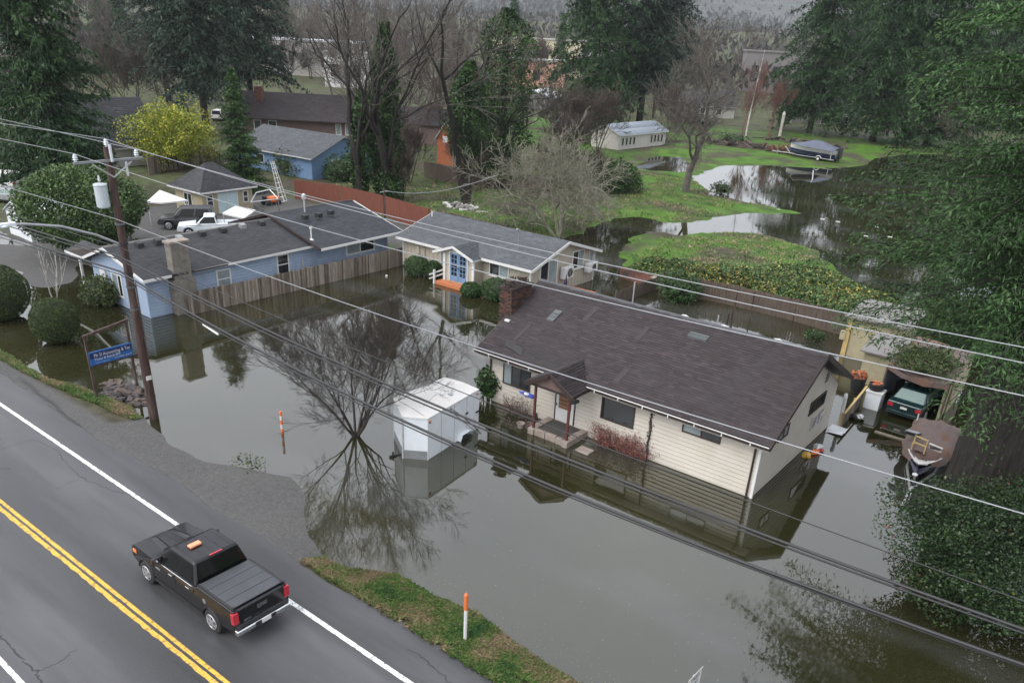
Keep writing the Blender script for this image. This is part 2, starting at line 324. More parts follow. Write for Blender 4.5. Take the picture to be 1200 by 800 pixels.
def ground_z(x, y):
    x = np.asarray(x, float); y = np.asarray(y, float)
    n = fbm(x, y, 3, 2.2) - .5; n2 = fbm(x, y, 9, .7) - .5
    yb = np.interp(x, *YB) + n * .9
    e = y - 13.75
    zr = np.where(e < 0, .355, .355 - .355 * np.clip(e / np.maximum(yb - 13.75, .2), 0, 3)); zr = np.maximum(zr, -.5)
    dl = np.maximum(np.minimum(pdist(x, y, LAWN), -pdist(x, y, PUDDLE)), pdist(x, y, TONGUE)) + n * 2.0
    zl = np.clip(dl * .07, -.5, .32) + n2 * .05
    do = pdist(x, y, LOT) + n * 1.2
    zo = np.clip(do * .03, -.5, .05) + n2 * .008
    z = np.maximum(np.maximum(zr, zl), zo)
    # the land climbs gently behind the town
    r = np.hypot(x, y); z = z + np.clip((r - 260) / 600, 0, 1) ** 1.3 * 26
    return z
def axis(lo, a, b, hi, st, grow=1.12):
    m = list(np.arange(a, b, st)); l = []; x = a; s = st
    while x > lo: s *= grow; x -= s; l.append(x)
    r = []; x = m[-1]; s = st
    while x < hi: s *= grow; x += s; r.append(x)
    return np.array(l[::-1] + m + r)
gx = axis(-5000, -100, 6, 3500, .42, 1.10); gy = axis(-60, 13.4, 112, 5000, .42, 1.10)
X, Y = np.meshgrid(gx, gy); Zg = ground_z(X.ravel(), Y.ravel())
V = np.stack([X.ravel(), Y.ravel(), Zg], 1); nx = len(gx)
ii = np.arange(len(gy) - 1)[:, None] * nx + np.arange(nx - 1)[None]; ii = ii.ravel()
GF = np.stack([ii, ii + 1, ii + nx + 1, ii + nx], 1)
gm = bpy.data.materials.new('ground_soil_and_grass'); gm.use_nodes = True
t = gm.node_tree; N = t.nodes; L = t.links; b = N['Principled BSDF']
def gattr(n): a = N.new('ShaderNodeAttribute'); a.attribute_name = n; return a.outputs['Fac']
geo = N.new('ShaderNodeNewGeometry').outputs['Position']
def gnoise(s, d=8, stretch=(1, 1, 1)):
    mp = N.new('ShaderNodeMapping'); mp.inputs['Scale'].default_value = stretch; L.new(geo, mp.inputs[0])
    n = N.new('ShaderNodeTexNoise'); n.inputs['Scale'].default_value = s; n.inputs['Detail'].default_value = d; L.new(mp.outputs[0], n.inputs['Vector']); return n.outputs['Fac']
def gramp(fac, pts):
    c = N.new('ShaderNodeValToRGB'); e = c.color_ramp.elements
    while len(e) < len(pts): e.new(.5)
    for i, (p, k) in enumerate(pts): e[i].position = p; e[i].color = (*k, 1)
    L.new(fac, c.inputs[0]); return c.outputs[0]
def gmix(f, a, c):
    m = N.new('ShaderNodeMix'); m.data_type = 'RGBA'; L.new(f, m.inputs['Factor']); L.new(a, m.inputs['A']); L.new(c, m.inputs['B']); return m.outputs['Result']
soil = gramp(gnoise(1.3), [(.3, (.035, .03, .02)), (.5, (.06, .052, .036)), (.7, (.09, .078, .055))])
grassc = gramp(gnoise(.5), [(.3, (.036, .07, .013)), (.45, (.056, .122, .017)), (.6, (.076, .155, .023)), (.75, (.11, .135, .042))])
fine = gramp(gnoise(9, 5), [(.3, (.5, .5, .5)), (.5, (1, 1, 1)), (.7, (1.35, 1.3, 1.2))])
gmul = N.new('ShaderNodeMix'); gmul.data_type = 'RGBA'; gmul.blend_type = 'MULTIPLY'; gmul.inputs['Factor'].default_value = 1
L.new(grassc, gmul.inputs['A']); L.new(fine, gmul.inputs['B']); grassc = gmul.outputs['Result']
gravel = gmix(gnoise(.35, 6), gramp(gnoise(14, 8), [(.25, (.065, .063, .061)), (.5, (.095, .093, .09)), (.75, (.15, .145, .14))]), gramp(gnoise(5, 6), [(.3, (.058, .058, .059)), (.7, (.095, .094, .094))]))
wear = N.new('ShaderNodeMath'); wear.operation = 'MULTIPLY_ADD'
wn = N.new('ShaderNodeMapRange'); wn.inputs['From Min'].default_value = .38; wn.inputs['From Max'].default_value = .56; L.new(gnoise(.16, 6), wn.inputs['Value'])
gm_ = N.new('ShaderNodeMath'); gm_.operation = 'MULTIPLY'; L.new(gattr('grass'), gm_.inputs[0]); L.new(wn.outputs[0], gm_.inputs[1])
c = gmix(gm_.outputs[0], soil, grassc); c = gmix(gattr('gravel'), c, gravel)
L.new(c, b.inputs['Base Color']); b.inputs['Roughness'].default_value = .75; b.inputs['Specular IOR Level'].default_value = .12
bp = N.new('ShaderNodeBump'); bp.inputs['Strength'].default_value = .7; bp.inputs['Distance'].default_value = .05; L.new(gnoise(6, 6), bp.inputs['Height']); L.new(bp.outputs[0], b.inputs['Normal'])
me = mesh_of('ground', V, GF, gm, True)
x, y = V[:, 0], V[:, 1]
dy = pdist(x, y, YARD) + (fbm(x, y, 21, 4) - .5) * 5
apron = ((y < 18) & (x > -47) & (x < -19.0)) * 1.0
lotw = np.clip((pdist(x, y, LOT) + 3) / 2, 0, 1)
strip = ((x < -34.3) & (y > 14.75) & (y < 17.2)) * 1.0
gravelw = np.clip(np.maximum(np.maximum(apron * (1 - strip), lotw), np.clip(dy / 2, 0, 1) * (x > -76)), 0, 1)
grassw = (1 - gravelw) * np.where((np.hypot(x, y) > 195) | ((x < -62) & (y < 112)), .3, 1.0) * np.where(y < 18, .12, 1.0)
a = me.attributes.new('grass', 'FLOAT', 'POINT'); a.data.foreach_set('value', grassw.astype(np.float32))
a = me.attributes.new('gravel', 'FLOAT', 'POINT'); a.data.foreach_set('value', gravelw.astype(np.float32))
tag(link('ground', me), kind='structure')

wm = bpy.data.materials.new('muddy_flood_water'); wm.use_nodes = True
t = wm.node_tree; N = t.nodes; L = t.links; b = N['Principled BSDF']
b.inputs['Roughness'].default_value = .015; b.inputs['IOR'].default_value = 1.95; b.inputs['Specular IOR Level'].default_value = .5
geo = N.new('ShaderNodeNewGeometry').outputs['Position']
L.new(gramp(gnoise(.11, 5, (1, 1, 1)), [(.35, (.014, .0145, .0055)), (.5, (.020, .0195, .008)), (.65, (.029, .027, .0125))]), b.inputs['Base Color'])
wr = N.new('ShaderNodeMapRange'); wr.inputs['From Min'].default_value = .45; wr.inputs['From Max'].default_value = .7; wr.inputs['To Min'].default_value = .012; wr.inputs['To Max'].default_value = .085; L.new(gnoise(.22, 6, (.5, 1, 1)), wr.inputs['Value']); L.new(wr.outputs[0], b.inputs['Roughness'])
film = gramp(gnoise(.16, 9, (.45, 1.2, 1)), [(.52, (0, 0, 0)), (.66, (.35, .35, .35)), (.72, (.05, .05, .05))])
bcol = b.inputs['Base Color'].links[0].from_socket; fm_ = N.new('ShaderNodeMix'); fm_.data_type = 'RGBA'; L.new(film, fm_.inputs['Factor']); L.new(bcol, fm_.inputs['A']); fm_.inputs['B'].default_value = (.075, .078, .085, 1); L.new(fm_.outputs['Result'], b.inputs['Base Color'])
bp = N.new('ShaderNodeBump'); bp.inputs['Strength'].default_value = .05; bp.inputs['Distance'].default_value = .05; L.new(gnoise(1.6, 3, (.6, 1, 1)), bp.inputs['Height']); L.new(bp.outputs[0], b.inputs['Normal'])
struct('flood_water', [(-160, 13.4, 0), (40, 13.4, 0), (40, 175, 0), (-160, 175, 0)], [(0, 1, 2, 3)], wm)

# road sheet with an uneven broken edge
RZ = .40
xs = np.arange(-150, 42, .35); ye = 13.72 + (fbm(xs, xs * 0, 5, 3.0) - .5) * .55 + (fbm(xs, xs * 0, 15, .8) - .5) * .16 + .25 * np.exp(-((xs + 43) / 3) ** 2)
rv = []; rf = []
for i, xx in enumerate(xs):
    rv += [(xx, -12, RZ), (xx, 2.6, RZ), (xx, 12.6, RZ), (xx, ye[i], RZ - .005), (xx, ye[i] + .06, .2)]
for i in range(len(xs) - 1):
    for j in range(4): a0 = i * 5 + j; rf.append((a0, a0 + 5, a0 + 6, a0 + 1))
struct('road', rv, rf, ASPHALT)
def stripe(name, y0, slope, w, m, z=RZ + .004, jag=.0, x0=-150, x1=40):
    xs = np.arange(x0, x1, .25); r = np.random.default_rng(int(y0 * 100)); v = []; f = []
    for i, xx in enumerate(xs):
        yy = y0 + slope * (xx + 25); v += [(xx, yy - w / 2 - r.uniform(0, jag), z), (xx, yy + w / 2 + r.uniform(0, jag * .4), z)]
    for i in range(len(xs) - 1): f.append((2*i, 2*i+2, 2*i+3, 2*i+1))
    return struct(name, v, f, m)
stripe('white_edge_line', 12.19, -.006, .15, WHITE_LINE, jag=.012)
stripe('white_edge_line', 5.07, 0.0, .14, WHITE_LINE, jag=.01)
stripe('yellow_centre_line', 8.71, .005, .115, YELLOW_LINE, jag=.015)
stripe('yellow_centre_line', 8.49, .005, .115, YELLOW_LINE, jag=.05)
def crack(pts, w, seed):
    r = np.random.default_rng(seed); P = []
    for (a, b_) in zip(pts[:-1], pts[1:]):
        for k in range(8): P.append(np.array(a) + (np.array(b_) - np.array(a)) * k / 8 + r.normal(0, .035, 2))
    P.append(np.array(pts[-1])); v = []; f = []
    for i, p in enumerate(P):
        tn = P[min(i+1, len(P)-1)] - P[max(i-1, 0)]; tn /= np.linalg.norm(tn) + 1e-9; nn = np.array([-tn[1], tn[0]]); ww = w * r.uniform(.4, 1)
        v += [(*(p + nn * ww), RZ + .002), (*(p - nn * ww), RZ + .002)]
    for i in range(len(P) - 1): f.append((2*i, 2*i+2, 2*i+3, 2*i+1))
    struct('road_crack', v, f, CRACK)
def RP(*p): return [tuple(at(x, y, RZ)[:2]) for x, y in p]
crack(RP((0, 744), (18, 764), (42, 786), (50, 800)), .035, 1); crack(RP((42, 786), (68, 776), (90, 760)), .02, 2)
crack(RP((0, 526), (40, 515), (66, 527), (90, 556), (120, 570), (146, 578)), .02, 3); crack(RP((66, 572), (100, 558)), .014, 4)
crack(RP((20, 440), (60, 472), (95, 500)), .05, 6); crack(RP((480, 760), (500, 775), (530, 800)), .025, 8); crack(RP((0, 548), (12, 550)), .02, 9)

# ------------------------------------------------------------------ plants: shared builders
def leaf_quads(c, size, r, flat=.0, aspect=.55, droop=None, tint=None):
    """one small bent quad per centre, turned at random; flat>0 lays them level"""
    n = len(c); d = r.normal(size=(n, 3)); d[:, 2] *= (1 - flat); d /= np.linalg.norm(d, axis=1)[:, None] + 1e-9
    if droop is not None: d = d * .6 + droop; d /= np.linalg.norm(d, axis=1)[:, None] + 1e-9
    e = r.normal(size=(n, 3)); e -= (e * d).sum(1)[:, None] * d; e /= np.linalg.norm(e, axis=1)[:, None] + 1e-9
    if flat > 0:
        e[:, 2] *= (1 - flat); e /= np.linalg.norm(e, axis=1)[:, None] + 1e-9
    s = (size * r.uniform(.6, 1.4, n))[:, None] if np.isscalar(size) else (size * r.uniform(.7, 1.3, n))[:, None]
    v = np.empty((n, 4, 3)); v[:, 0] = c - d * s * .5; v[:, 1] = c + e * s * aspect * .5; v[:, 2] = c + d * s * .5; v[:, 3] = c - e * s * aspect * .5
    f = np.arange(n * 4).reshape(n, 4)
    if tint is None: tint = r.uniform(0, 1, n)
    return v.reshape(-1, 3), f, np.repeat(np.clip(tint, 0, 1), 4)
def joinq(parts):
    V = []; F = []; T = []; o = 0
    for v, f, t in parts: V.append(v); F.append(f + o); T.append(t); o += len(v)
    return np.concatenate(V), np.concatenate(F), np.concatenate(T)
def mound(r, n, rad, seed=0, lump=.25, shell=.75, flatten=1.0):
    """points through the outer part of a lumpy dome of half-axes rad"""
    u = r.normal(size=(n, 3)); u /= np.linalg.norm(u, axis=1)[:, None]
    az = np.arctan2(u[:, 1], u[:, 0]); el = u[:, 2]
    ph = np.random.default_rng(seed).uniform(0, 6.28, 8)
    k = 1 + lump * (np.sin(3*az + ph[0]) * np.cos(3*el + ph[1]) * .5 + np.sin(5*az + ph[2] + 4*el) * .35 + np.sin(9*az + ph[3]) * np.sin(7*el + ph[4]) * .3)
    q = r.uniform(shell ** 3, 1, n) ** (1 / 3)
    cl = .5 + .5 * np.sin(6*az + ph[5]) * np.sin(6*el + ph[6])
    return u * (k * q)[:, None] * np.array(rad), np.clip(.25 + .3 * cl + r.normal(0, .2, n), 0, 1)
def seg_mesh(segs, n=3):
    """tapered twigs [(a, b, ra, rb)] -> vertices, quads"""
    A = np.array([s[0] for s in segs]); B = np.array([s[1] for s in segs]); ra = np.array([s[2] for s in segs]); rb = np.array([s[3] for s in segs])
    t = B - A; t /= np.linalg.norm(t, axis=1)[:, None] + 1e-9
    h = np.where(np.abs(t[:, 2:3]) > .9, np.array([[1.0, 0, 0]]), np.array([[0, 0, 1.0]]))
    u = np.cross(t, h); u /= np.linalg.norm(u, axis=1)[:, None] + 1e-9; w = np.cross(t, u)
    m = len(segs); v = np.empty((m, 2 * n, 3))
    for j in range(n):
        d = cos(2*pi*j/n) * u + sin(2*pi*j/n) * w
        v[:, j] = A + d * ra[:, None]; v[:, n + j] = B + d * rb[:, None]
    base = np.arange(m)[:, None] * 2 * n
    f = np.concatenate([np.stack([base[:, 0] + j, base[:, 0] + (j+1) % n, base[:, 0] + n + (j+1) % n, base[:, 0] + n + j], 1) for j in range(n)])
    return v.reshape(-1, 3), f
def branch_segs(r, h, trunk_r, levels, spread=.6, stems=1, up=.25, clear=.25, nch=(3, 5), shrink=.66, wig=.16, splay=.0, tip=.006, first=None):
    """bare broad-leaved tree standing at the origin, as (thick, thin) twig lists"""
    thick = []; thin = []
    def grow(p, d, ln, ra, lev):
        k = 3 if lev < levels - 1 else 2; q = p.copy(); dd = d.copy(); pts = [q.copy()]
        for i in range(k):
            dd = dd + r.normal(0, wig, 3) + np.array([0, 0, up * .25]); dd /= np.linalg.norm(dd); q = q + dd * ln / k; pts.append(q.copy())
        rend = max(tip, ra * (.62 if lev < levels else .4))
        for i in range(k):
            r0 = ra + (rend - ra) * i / k; r1 = ra + (rend - ra) * (i + 1) / k
            (thick if r0 > .035 else thin).append((pts[i], pts[i+1], r0, r1))
        if lev >= levels: return
        m = r.integers(nch[0], nch[1] + 1)
        for j in range(m):
            tt = 1.0 if j == 0 else r.uniform(.3, 1.0); idx = tt * k; i0 = min(int(idx), k - 1); bp_ = pts[i0] + (pts[i0+1] - pts[i0]) * (idx - i0)
            a = r.normal(size=3); a -= (a @ dd) * dd; a /= np.linalg.norm(a)
            sp = spread * (r.uniform(.25, .7) if j == 0 else r.uniform(.7, 1.3)); nd = dd * cos(sp) + a * sin(sp) + np.array([0, 0, up * .3]); nd /= np.linalg.norm(nd)
            grow(bp_, nd, ln * shrink * r.uniform(.75, 1.2), max(tip, rend * (.9 if j == 0 else r.uniform(.5, .8))), lev + 1)
    for s in range(stems):
        az = 2 * pi * s / stems + r.uniform(-.4, .4)
        d = np.array([cos(az) * splay, sin(az) * splay, 1.0]); d /= np.linalg.norm(d)
        grow(np.array([cos(az), sin(az), 0]) * trunk_r * (.6 if stems > 1 else 0), d, h * (first or clear), trunk_r * (.6 if stems > 1 else 1), 1)
    return thick, thin
def tree_meshes(seed, h, trunk_r, levels, m1, m2, **k):
    r = np.random.default_rng(seed); a, b_ = branch_segs(r, h, trunk_r, levels, **k)
    top = max(s[1][2] for s in a + b_); q = h / top
    a = [(s[0] * q, s[1] * q, s[2], s[3]) for s in a]; b_ = [(s[0] * q, s[1] * q, s[2], s[3]) for s in b_]
    v, f = seg_mesh(a, 6); M1 = mesh_of('trunk', v, f, m1, True); v, f = seg_mesh(b_, 3); M2 = mesh_of('twigs', v, f, m2)
    return M1, M2
def put_tree(name, label, cat, meshes, loc, rot=0, sc=1.0, group=None, parts=('trunk', 'crown')):
    o = Thing(name, label, cat, loc, rot, group, local=True); o.o.scale = (sc, sc, sc) if np.isscalar(sc) else sc
    for n_, m_ in zip(parts, meshes): o.part(n_, None, None, me=m_)
    return o
def conifer_meshes(seed, h, rad, leaf, nwh=40, spray=.55, clear=.08, droop=.25, per=7, shape=1.0, fan=5, gap=.12, aspect=.42, trunk_r=None, steps=9, barkm=None, fluff=0, rise0=-.05, rise1=.18, wob=.15):
    """fir: tapered trunk with whorls of drooping branches carrying flat needle sprays"""
    r = np.random.default_rng(seed); trunk_r = trunk_r or h * .018
    segs = []; C = []; D = []; T = []; Sz = []
    for k in range(8): z0, z1 = h * k / 8, h * (k + 1) / 8; segs.append((np.array([0, 0, z0]), np.array([0, 0, z1]), trunk_r * (1 - z0 / h) + .03, trunk_r * (1 - z1 / h) + .03))
    ph = r.uniform(0, 6.28, 3)
    for w in range(nwh):
        fz = clear + (1 - clear) * (w + r.uniform(-.4, .4)) / nwh; fz = min(max(fz, clear), .99); z = h * fz
        prof = (1 - (fz - clear) / (1 - clear)) ** shape; prof = prof * (.72 + .28 * min(1, (fz - clear) / .12 + .3))
        for b_ in range(per):
            if r.uniform() < gap: continue
            az = r.uniform(0, 2 * pi); ln = rad * (prof * r.uniform(.6, 1.15) * (1 + .15 * sin(3 * az + ph[0] + fz * 9)) + .05)
            d = np.array([cos(az), sin(az), 0]); tn = np.array([-sin(az), cos(az), 0]); base = np.array([0, 0, z]); bt = r.uniform(-.22, .22)
            ns = max(3, int(steps * ln / rad) + 2); prev = base
            rise = r.uniform(rise0, rise1); sidebend = r.normal(0, wob)
            for s in range(1, ns + 1):
                u = s / ns; p = base + d * ln * u + tn * ln * sidebend * u * u + np.array([0, 0, ln * (rise * u - droop * u * u)])
                if s % 2 == 0 or s == ns: segs.append((prev, p, .012 + .03 * (1 - u) * ln / 4, .012)); prev = p
                if u < .18: continue
                wd = ln * .30 * (1.15 - u) + .18
                for q in range(fan):
                    o = (q / (fan - 1) - .5) * 2 if fan > 1 else 0
                    c = p + tn * o * wd * r.uniform(.5, 1.1) + d * (-.35 * abs(o) * wd) + np.array([0, 0, -.22 * abs(o) * wd + r.normal(0, .08)])
                    C.append(c); dd = d * (1 - .35 * abs(o)) + tn * o * .9 + np.array([0, 0, -.25 - .3 * abs(o) + r.normal(0, .15)]); D.append(dd)
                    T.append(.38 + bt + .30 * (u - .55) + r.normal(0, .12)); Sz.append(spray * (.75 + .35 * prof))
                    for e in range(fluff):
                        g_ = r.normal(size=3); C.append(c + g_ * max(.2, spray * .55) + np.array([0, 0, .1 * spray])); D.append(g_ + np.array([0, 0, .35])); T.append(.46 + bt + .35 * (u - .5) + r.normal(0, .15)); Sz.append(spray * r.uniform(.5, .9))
    C = np.array(C); D = np.array(D); D /= np.linalg.norm(D, axis=1)[:, None]
    v, f, tt = leaf_quads(C, np.array(Sz), r, 0, aspect, droop=D * 1.2, tint=np.array(T))
    # bend every spray: lift its middle a little so that it is not one flat card
    vv = v.reshape(-1, 4, 3); vv[:, 0, 2] -= .05 * spray; vv[:, 2, 2] -= .15 * spray; v = vv.reshape(-1, 3)
    sv, sf = seg_mesh(segs, 5)
    return mesh_of('trunk', sv, sf, barkm or BARK, True), mesh_of('crown', v, f, leaf, tint=tt)
# ------------------------------------------------------------------ houses: shared builders
def shingle_quads(eL, eR, rR, rL, expo, tabw, th=.026, seed=0):
    r = np.random.default_rng(seed); eL, eR, rR, rL = [np.array(p, float) for p in (eL, eR, rR, rL)]
    nrm = np.cross(eR - eL, rL - eL) if np.linalg.norm(rL - eL) > .01 else np.cross(eR - eL, rR - eL)
    nrm /= np.linalg.norm(nrm)
    if nrm[2] < 0: nrm = -nrm
    n = max(2, int(round(np.linalg.norm((rL + rR - eL - eR) / 2) / expo))); V = []; F = []; T = []
    for i in range(n):
        va, vb = i / n, min(1.0, (i + 1.12) / n)
        A0, A1 = eL + (rL - eL) * va, eR + (rR - eR) * va; B0, B1 = eL + (rL - eL) * vb, eR + (rR - eR) * vb
        m = max(1, int(round(np.linalg.norm(A1 - A0) / tabw))); cut = (np.arange(m + 1) + (.5 if i % 2 else 0) + r.uniform(-.22, .22, m + 1)) / m
        cut = np.clip(cut, 0, 1); cut[0] = 0; cut[-1] = 1; rowt = r.normal(0, .05)
        for j in range(m):
            u0, u1 = cut[j], cut[j+1]
            if u1 - u0 < 1e-4: continue
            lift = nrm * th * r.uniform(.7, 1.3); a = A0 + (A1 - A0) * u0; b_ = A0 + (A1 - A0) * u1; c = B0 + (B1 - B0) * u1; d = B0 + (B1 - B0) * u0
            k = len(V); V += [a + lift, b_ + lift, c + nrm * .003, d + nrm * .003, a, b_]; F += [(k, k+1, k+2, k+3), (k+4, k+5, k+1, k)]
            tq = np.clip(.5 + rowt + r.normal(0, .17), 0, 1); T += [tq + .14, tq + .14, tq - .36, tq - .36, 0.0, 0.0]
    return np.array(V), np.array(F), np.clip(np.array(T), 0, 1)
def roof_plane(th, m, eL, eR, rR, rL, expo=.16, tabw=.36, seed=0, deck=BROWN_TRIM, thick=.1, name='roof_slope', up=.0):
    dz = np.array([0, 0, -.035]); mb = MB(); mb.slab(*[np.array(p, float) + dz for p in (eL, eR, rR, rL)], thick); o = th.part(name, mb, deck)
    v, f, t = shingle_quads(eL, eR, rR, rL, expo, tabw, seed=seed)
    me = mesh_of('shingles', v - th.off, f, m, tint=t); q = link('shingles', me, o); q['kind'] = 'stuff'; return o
def PT(side, pos, u, z, out=0.0):
    return {'-y': (u, pos - out, z), '+x': (pos + out, u, z), '+y': (u, pos + out, z), '-x': (pos - out, u, z)}[side]
def slabbox(mb, side, pos, u0, u1, z0, z1, o0, o1):
    a = PT(side, pos, u0, z0, o0); b_ = PT(side, pos, u1, z1, o1)
    return mb.box(min(a[0], b_[0]), max(a[0], b_[0]), min(a[1], b_[1]), max(a[1], b_[1]), z0, z1)
def window(th, side, pos, u0, u1, z0, z1, fw=.06, fm=None, gm_=None, mull=(), bars=(), out=.06, name='window', label=None, curtain=None, sill=None):
    mb = MB(); e = .002
    slabbox(mb, side, pos, u0, u1, z1 - fw, z1, 0, out); slabbox(mb, side, pos, u0, u1, z0, z0 + fw, 0, out)
    slabbox(mb, side, pos, u0, u0 + fw, z0 + fw, z1 - fw, 0, out - e); slabbox(mb, side, pos, u1 - fw, u1, z0 + fw, z1 - fw, 0, out - e)
    for q in mull: slabbox(mb, side, pos, q - fw * .4, q + fw * .4, z0 + fw, z1 - fw, 0, out - 2*e)
    for q in bars: slabbox(mb, side, pos, u0 + fw, u1 - fw, q - fw * .35, q + fw * .35, 0, out - 3*e)
    w = th.part(name, mb, fm or WHITE, label=label)
    ed = [u0 + fw] + sorted(mull) + [u1 - fw]
    for i in range(len(ed) - 1):
        g_ = MB(); slabbox(g_, side, pos, ed[i], ed[i+1], z0 + fw, z1 - fw, .012, out - .022)
        gl = gm_ if not isinstance(gm_, (list, tuple)) else gm_[i % len(gm_)]
        th.part('pane', g_, gl or GLASS, parent=w)
    if sill:
        s_ = MB(); slabbox(s_, side, pos, u0 - .06, u1 + .06, z0 - .06, z0 - .003, 0, out + .04); th.part('sill', s_, sill, parent=w)
    return w
def siding(th, side, pos, u0, u1, z0, step, top, m, name='siding_board', lo=None):
    """lapped boards, one object each; top(u-range fn): z -> (ua, ub) clips under a gable"""
    gap_ = .022; z = z0; tm = top if callable(top) else (lambda zz: (u0, u1) if zz < top else None)
    while True:
        r_ = tm(z + step * .5)
        if r_ is None or r_[1] - r_[0] < .2: break
        a, c = max(u0, r_[0]), min(u1, r_[1])
        p = [PT(side, pos, a, z, .042), PT(side, pos, c, z, .042), PT(side, pos, c, z + step - gap_, .012), PT(side, pos, a, z + step - gap_, .012)]
        q = [PT(side, pos, a, z, 0), PT(side, pos, c, z, 0), PT(side, pos, c, z + step - gap_, 0), PT(side, pos, a, z + step - gap_, 0)]
        mb = MB(); mb.hexa(q, p) if side in ('-y', '-x') else mb.hexa(q, p); th.part(name, mb, m); z += step
def panels(th, side, pos, u0, u1, z0, ztop, step, m, name='wall_panel', gap=.012):
    n = max(1, int(round((u1 - u0) / step)))
    for i in range(n):
        a = u0 + (u1 - u0) * i / n; c = u0 + (u1 - u0) * (i + 1) / n
        za, zc = (ztop(a), ztop(c)) if callable(ztop) else (ztop, ztop)
        p = [PT(side, pos, a + gap, z0, .02), PT(side, pos, c - gap, z0, .02), PT(side, pos, c - gap, zc, .02), PT(side, pos, a + gap, za, .02)]
        q = [PT(side, pos, a + gap, z0, -.02), PT(side, pos, c - gap, z0, -.02), PT(side, pos, c - gap, zc, -.02), PT(side, pos, a + gap, za, -.02)]
        mb = MB(); mb.hexa(q, p); th.part(name, mb, m)
def trim(th, name, a, b_, w, h, m, parent=None):
    mb = MB(); mb.bar(a, b_, w, h); return th.part(name, mb, m, parent=parent)
def text3d(txt, size, m, parent, loc, rot, name='lettering', ext=.004, align='LEFT', off=np.zeros(3), sx=1.0):
    c = bpy.data.curves.new(name, 'FONT'); c.body = txt; c.size = size; c.extrude = ext; c.align_x = align; c.materials.append(m); c.resolution_u = 2
    o = bpy.data.objects.new(name, c); COL.objects.link(o); o.parent = parent; o.location = np.array(loc) - off; o.rotation_euler = rot; o.scale = (sx, 1, 1)
    bpy.context.view_layer.update(); me = bpy.data.meshes.new_from_object(o); q = link(name, me); q.parent = parent; q.location = o.location; q.rotation_euler = rot; q.scale = o.scale; bpy.data.objects.remove(o); bpy.context.view_layer.update(); return q

# ------------------------------------------------------------------ cream house with the brown roof
XL, XR, YF, YBK, EZ, RYM, RZH = -24.0, -9.6, 29.5, 38.8, 2.76, 34.15, 5.32
mh = Thing('cream_house', 'long cream clapboard bungalow with a purplish brown shingle roof standing in the flood water', 'house', (-16.8, 34.15, 0))
mb = MB(); mb.box(XL, XR, YF, YBK, -.5, 2.5)
mb.prism([(XL, YF, 2.5), (XL, YBK, 2.5), (XL, RYM, 5.0)], (XR - XL, 0, 0)); mh.part('wall', mb, SHADE_BACKING)
gab = lambda z: (YF, YBK) if z < 2.5 else ((YF + (z - 2.5) / 2.5 * 4.65, YBK - (z - 2.5) / 2.5 * 4.65) if z < 4.9 else None)
siding(mh, '-y', YF, XL, XR, -.12, .2, 2.58, CREAM)
siding(mh, '+x', XR, YF, YBK, -.12, .2, gab, CREAM)
E0, E1, EB0, EB1 = (-24.55, 28.98, EZ), (-9.1, 28.98, EZ), (-24.55, 39.32, EZ), (-9.1, 39.32, EZ)
R0, R1 = (-24.55, RYM, RZH), (-9.1, RYM, RZH)
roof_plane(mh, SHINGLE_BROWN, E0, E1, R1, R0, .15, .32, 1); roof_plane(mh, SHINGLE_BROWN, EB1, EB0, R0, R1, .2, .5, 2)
mb = MB(); mb.prism([(-24.56, RYM - .16, RZH - .06), (-24.56, RYM, RZH + .035), (-24.56, RYM + .16, RZH - .06)], (15.48, 0, 0)); mh.part('ridge_cap', mb, SHINGLE_GREY if False else SHINGLE_DARK, tint=[.9] * 6)
for a, b_ in ((E1, R1), (EB1, R1), (E0, R0), (EB0, R0)):
    s_ = .03 if a[0] > -15 else -.03
    trim(mh, 'barge_board', (a[0] + s_, a[1], a[2] - .12), (b_[0] + s_, b_[1], b_[2] - .12), .05, .22, BROWN_TRIM)
mb = MB(); mb.box(-24.5, -9.15, 29.0, 29.47, 2.5, 2.53); mh.part('soffit', mb, CREAM)
mb = MB(); mb.box(-24.58, -9.07, 28.88, 28.97, 2.62, 2.74); g_ = mh.part('gutter', mb, BROWN_TRIM)
mb = MB(); mb.tube([(-24.58, 28.87, 2.75), (-9.07, 28.87, 2.75)], .022, 6); mh.part('gutter_lip', mb, WHITE, parent=g_)
for x in np.arange(-23.6, -9.3, 1.25):
    mb = MB(); mb.box(x - .025, x + .025, 28.84, 28.86, 2.6, 2.72); mh.part('gutter_clip', mb, WHITE, parent=g_)
for x, yy in ((-23.9, 29.42), (-9.78, 29.42)):
    mb = MB(); mb.tube([(x, 28.95, 2.62), (x, yy, 2.4), (x, yy, -.3)], .05, 6); mh.part('downspout', mb, BROWN_TRIM)
mb = MB(); mb.bar((-9.57, 29.47, -.4), (-9.57, 29.47, 2.5), .11); mh.part('corner_board', mb, WHITE)
window(mh, '-y', YF, -23.1, -21.38, 1.2, 2.45, .07, BROWN_TRIM, [PALE_GLASS, GLASS, GLASS], mull=(-22.55, -22.0), out=.08, label='dark framed front window with a pale curtain at its side')
window(mh, '-y', YF, -17.25, -15.48, 1.2, 2.46, .06, BROWN_TRIM, GLASS, out=.08, label='wide dark picture window above the red hedge')
window(mh, '-y', YF, -13.12, -11.32, 1.92, 2.5, .06, BROWN_TRIM, [PALE_GLASS, GLASS], mull=(-12.22,), out=.08, label='low wide high-set sliding window')
window(mh, '+x', XR, 34.95, 37.0, 1.93, 2.6, .06, BROWN_TRIM, GLASS, mull=(35.97,), out=.08)
window(mh, '+x', XR, 31.3, 32.45, 1.92, 2.5, .06, BROWN_TRIM, GLASS, mull=(31.87,), out=.08)
mb = MB(); slabbox(mb, '+x', XR, 36.4, 36.75, 3.15, 3.6, 0, .06)
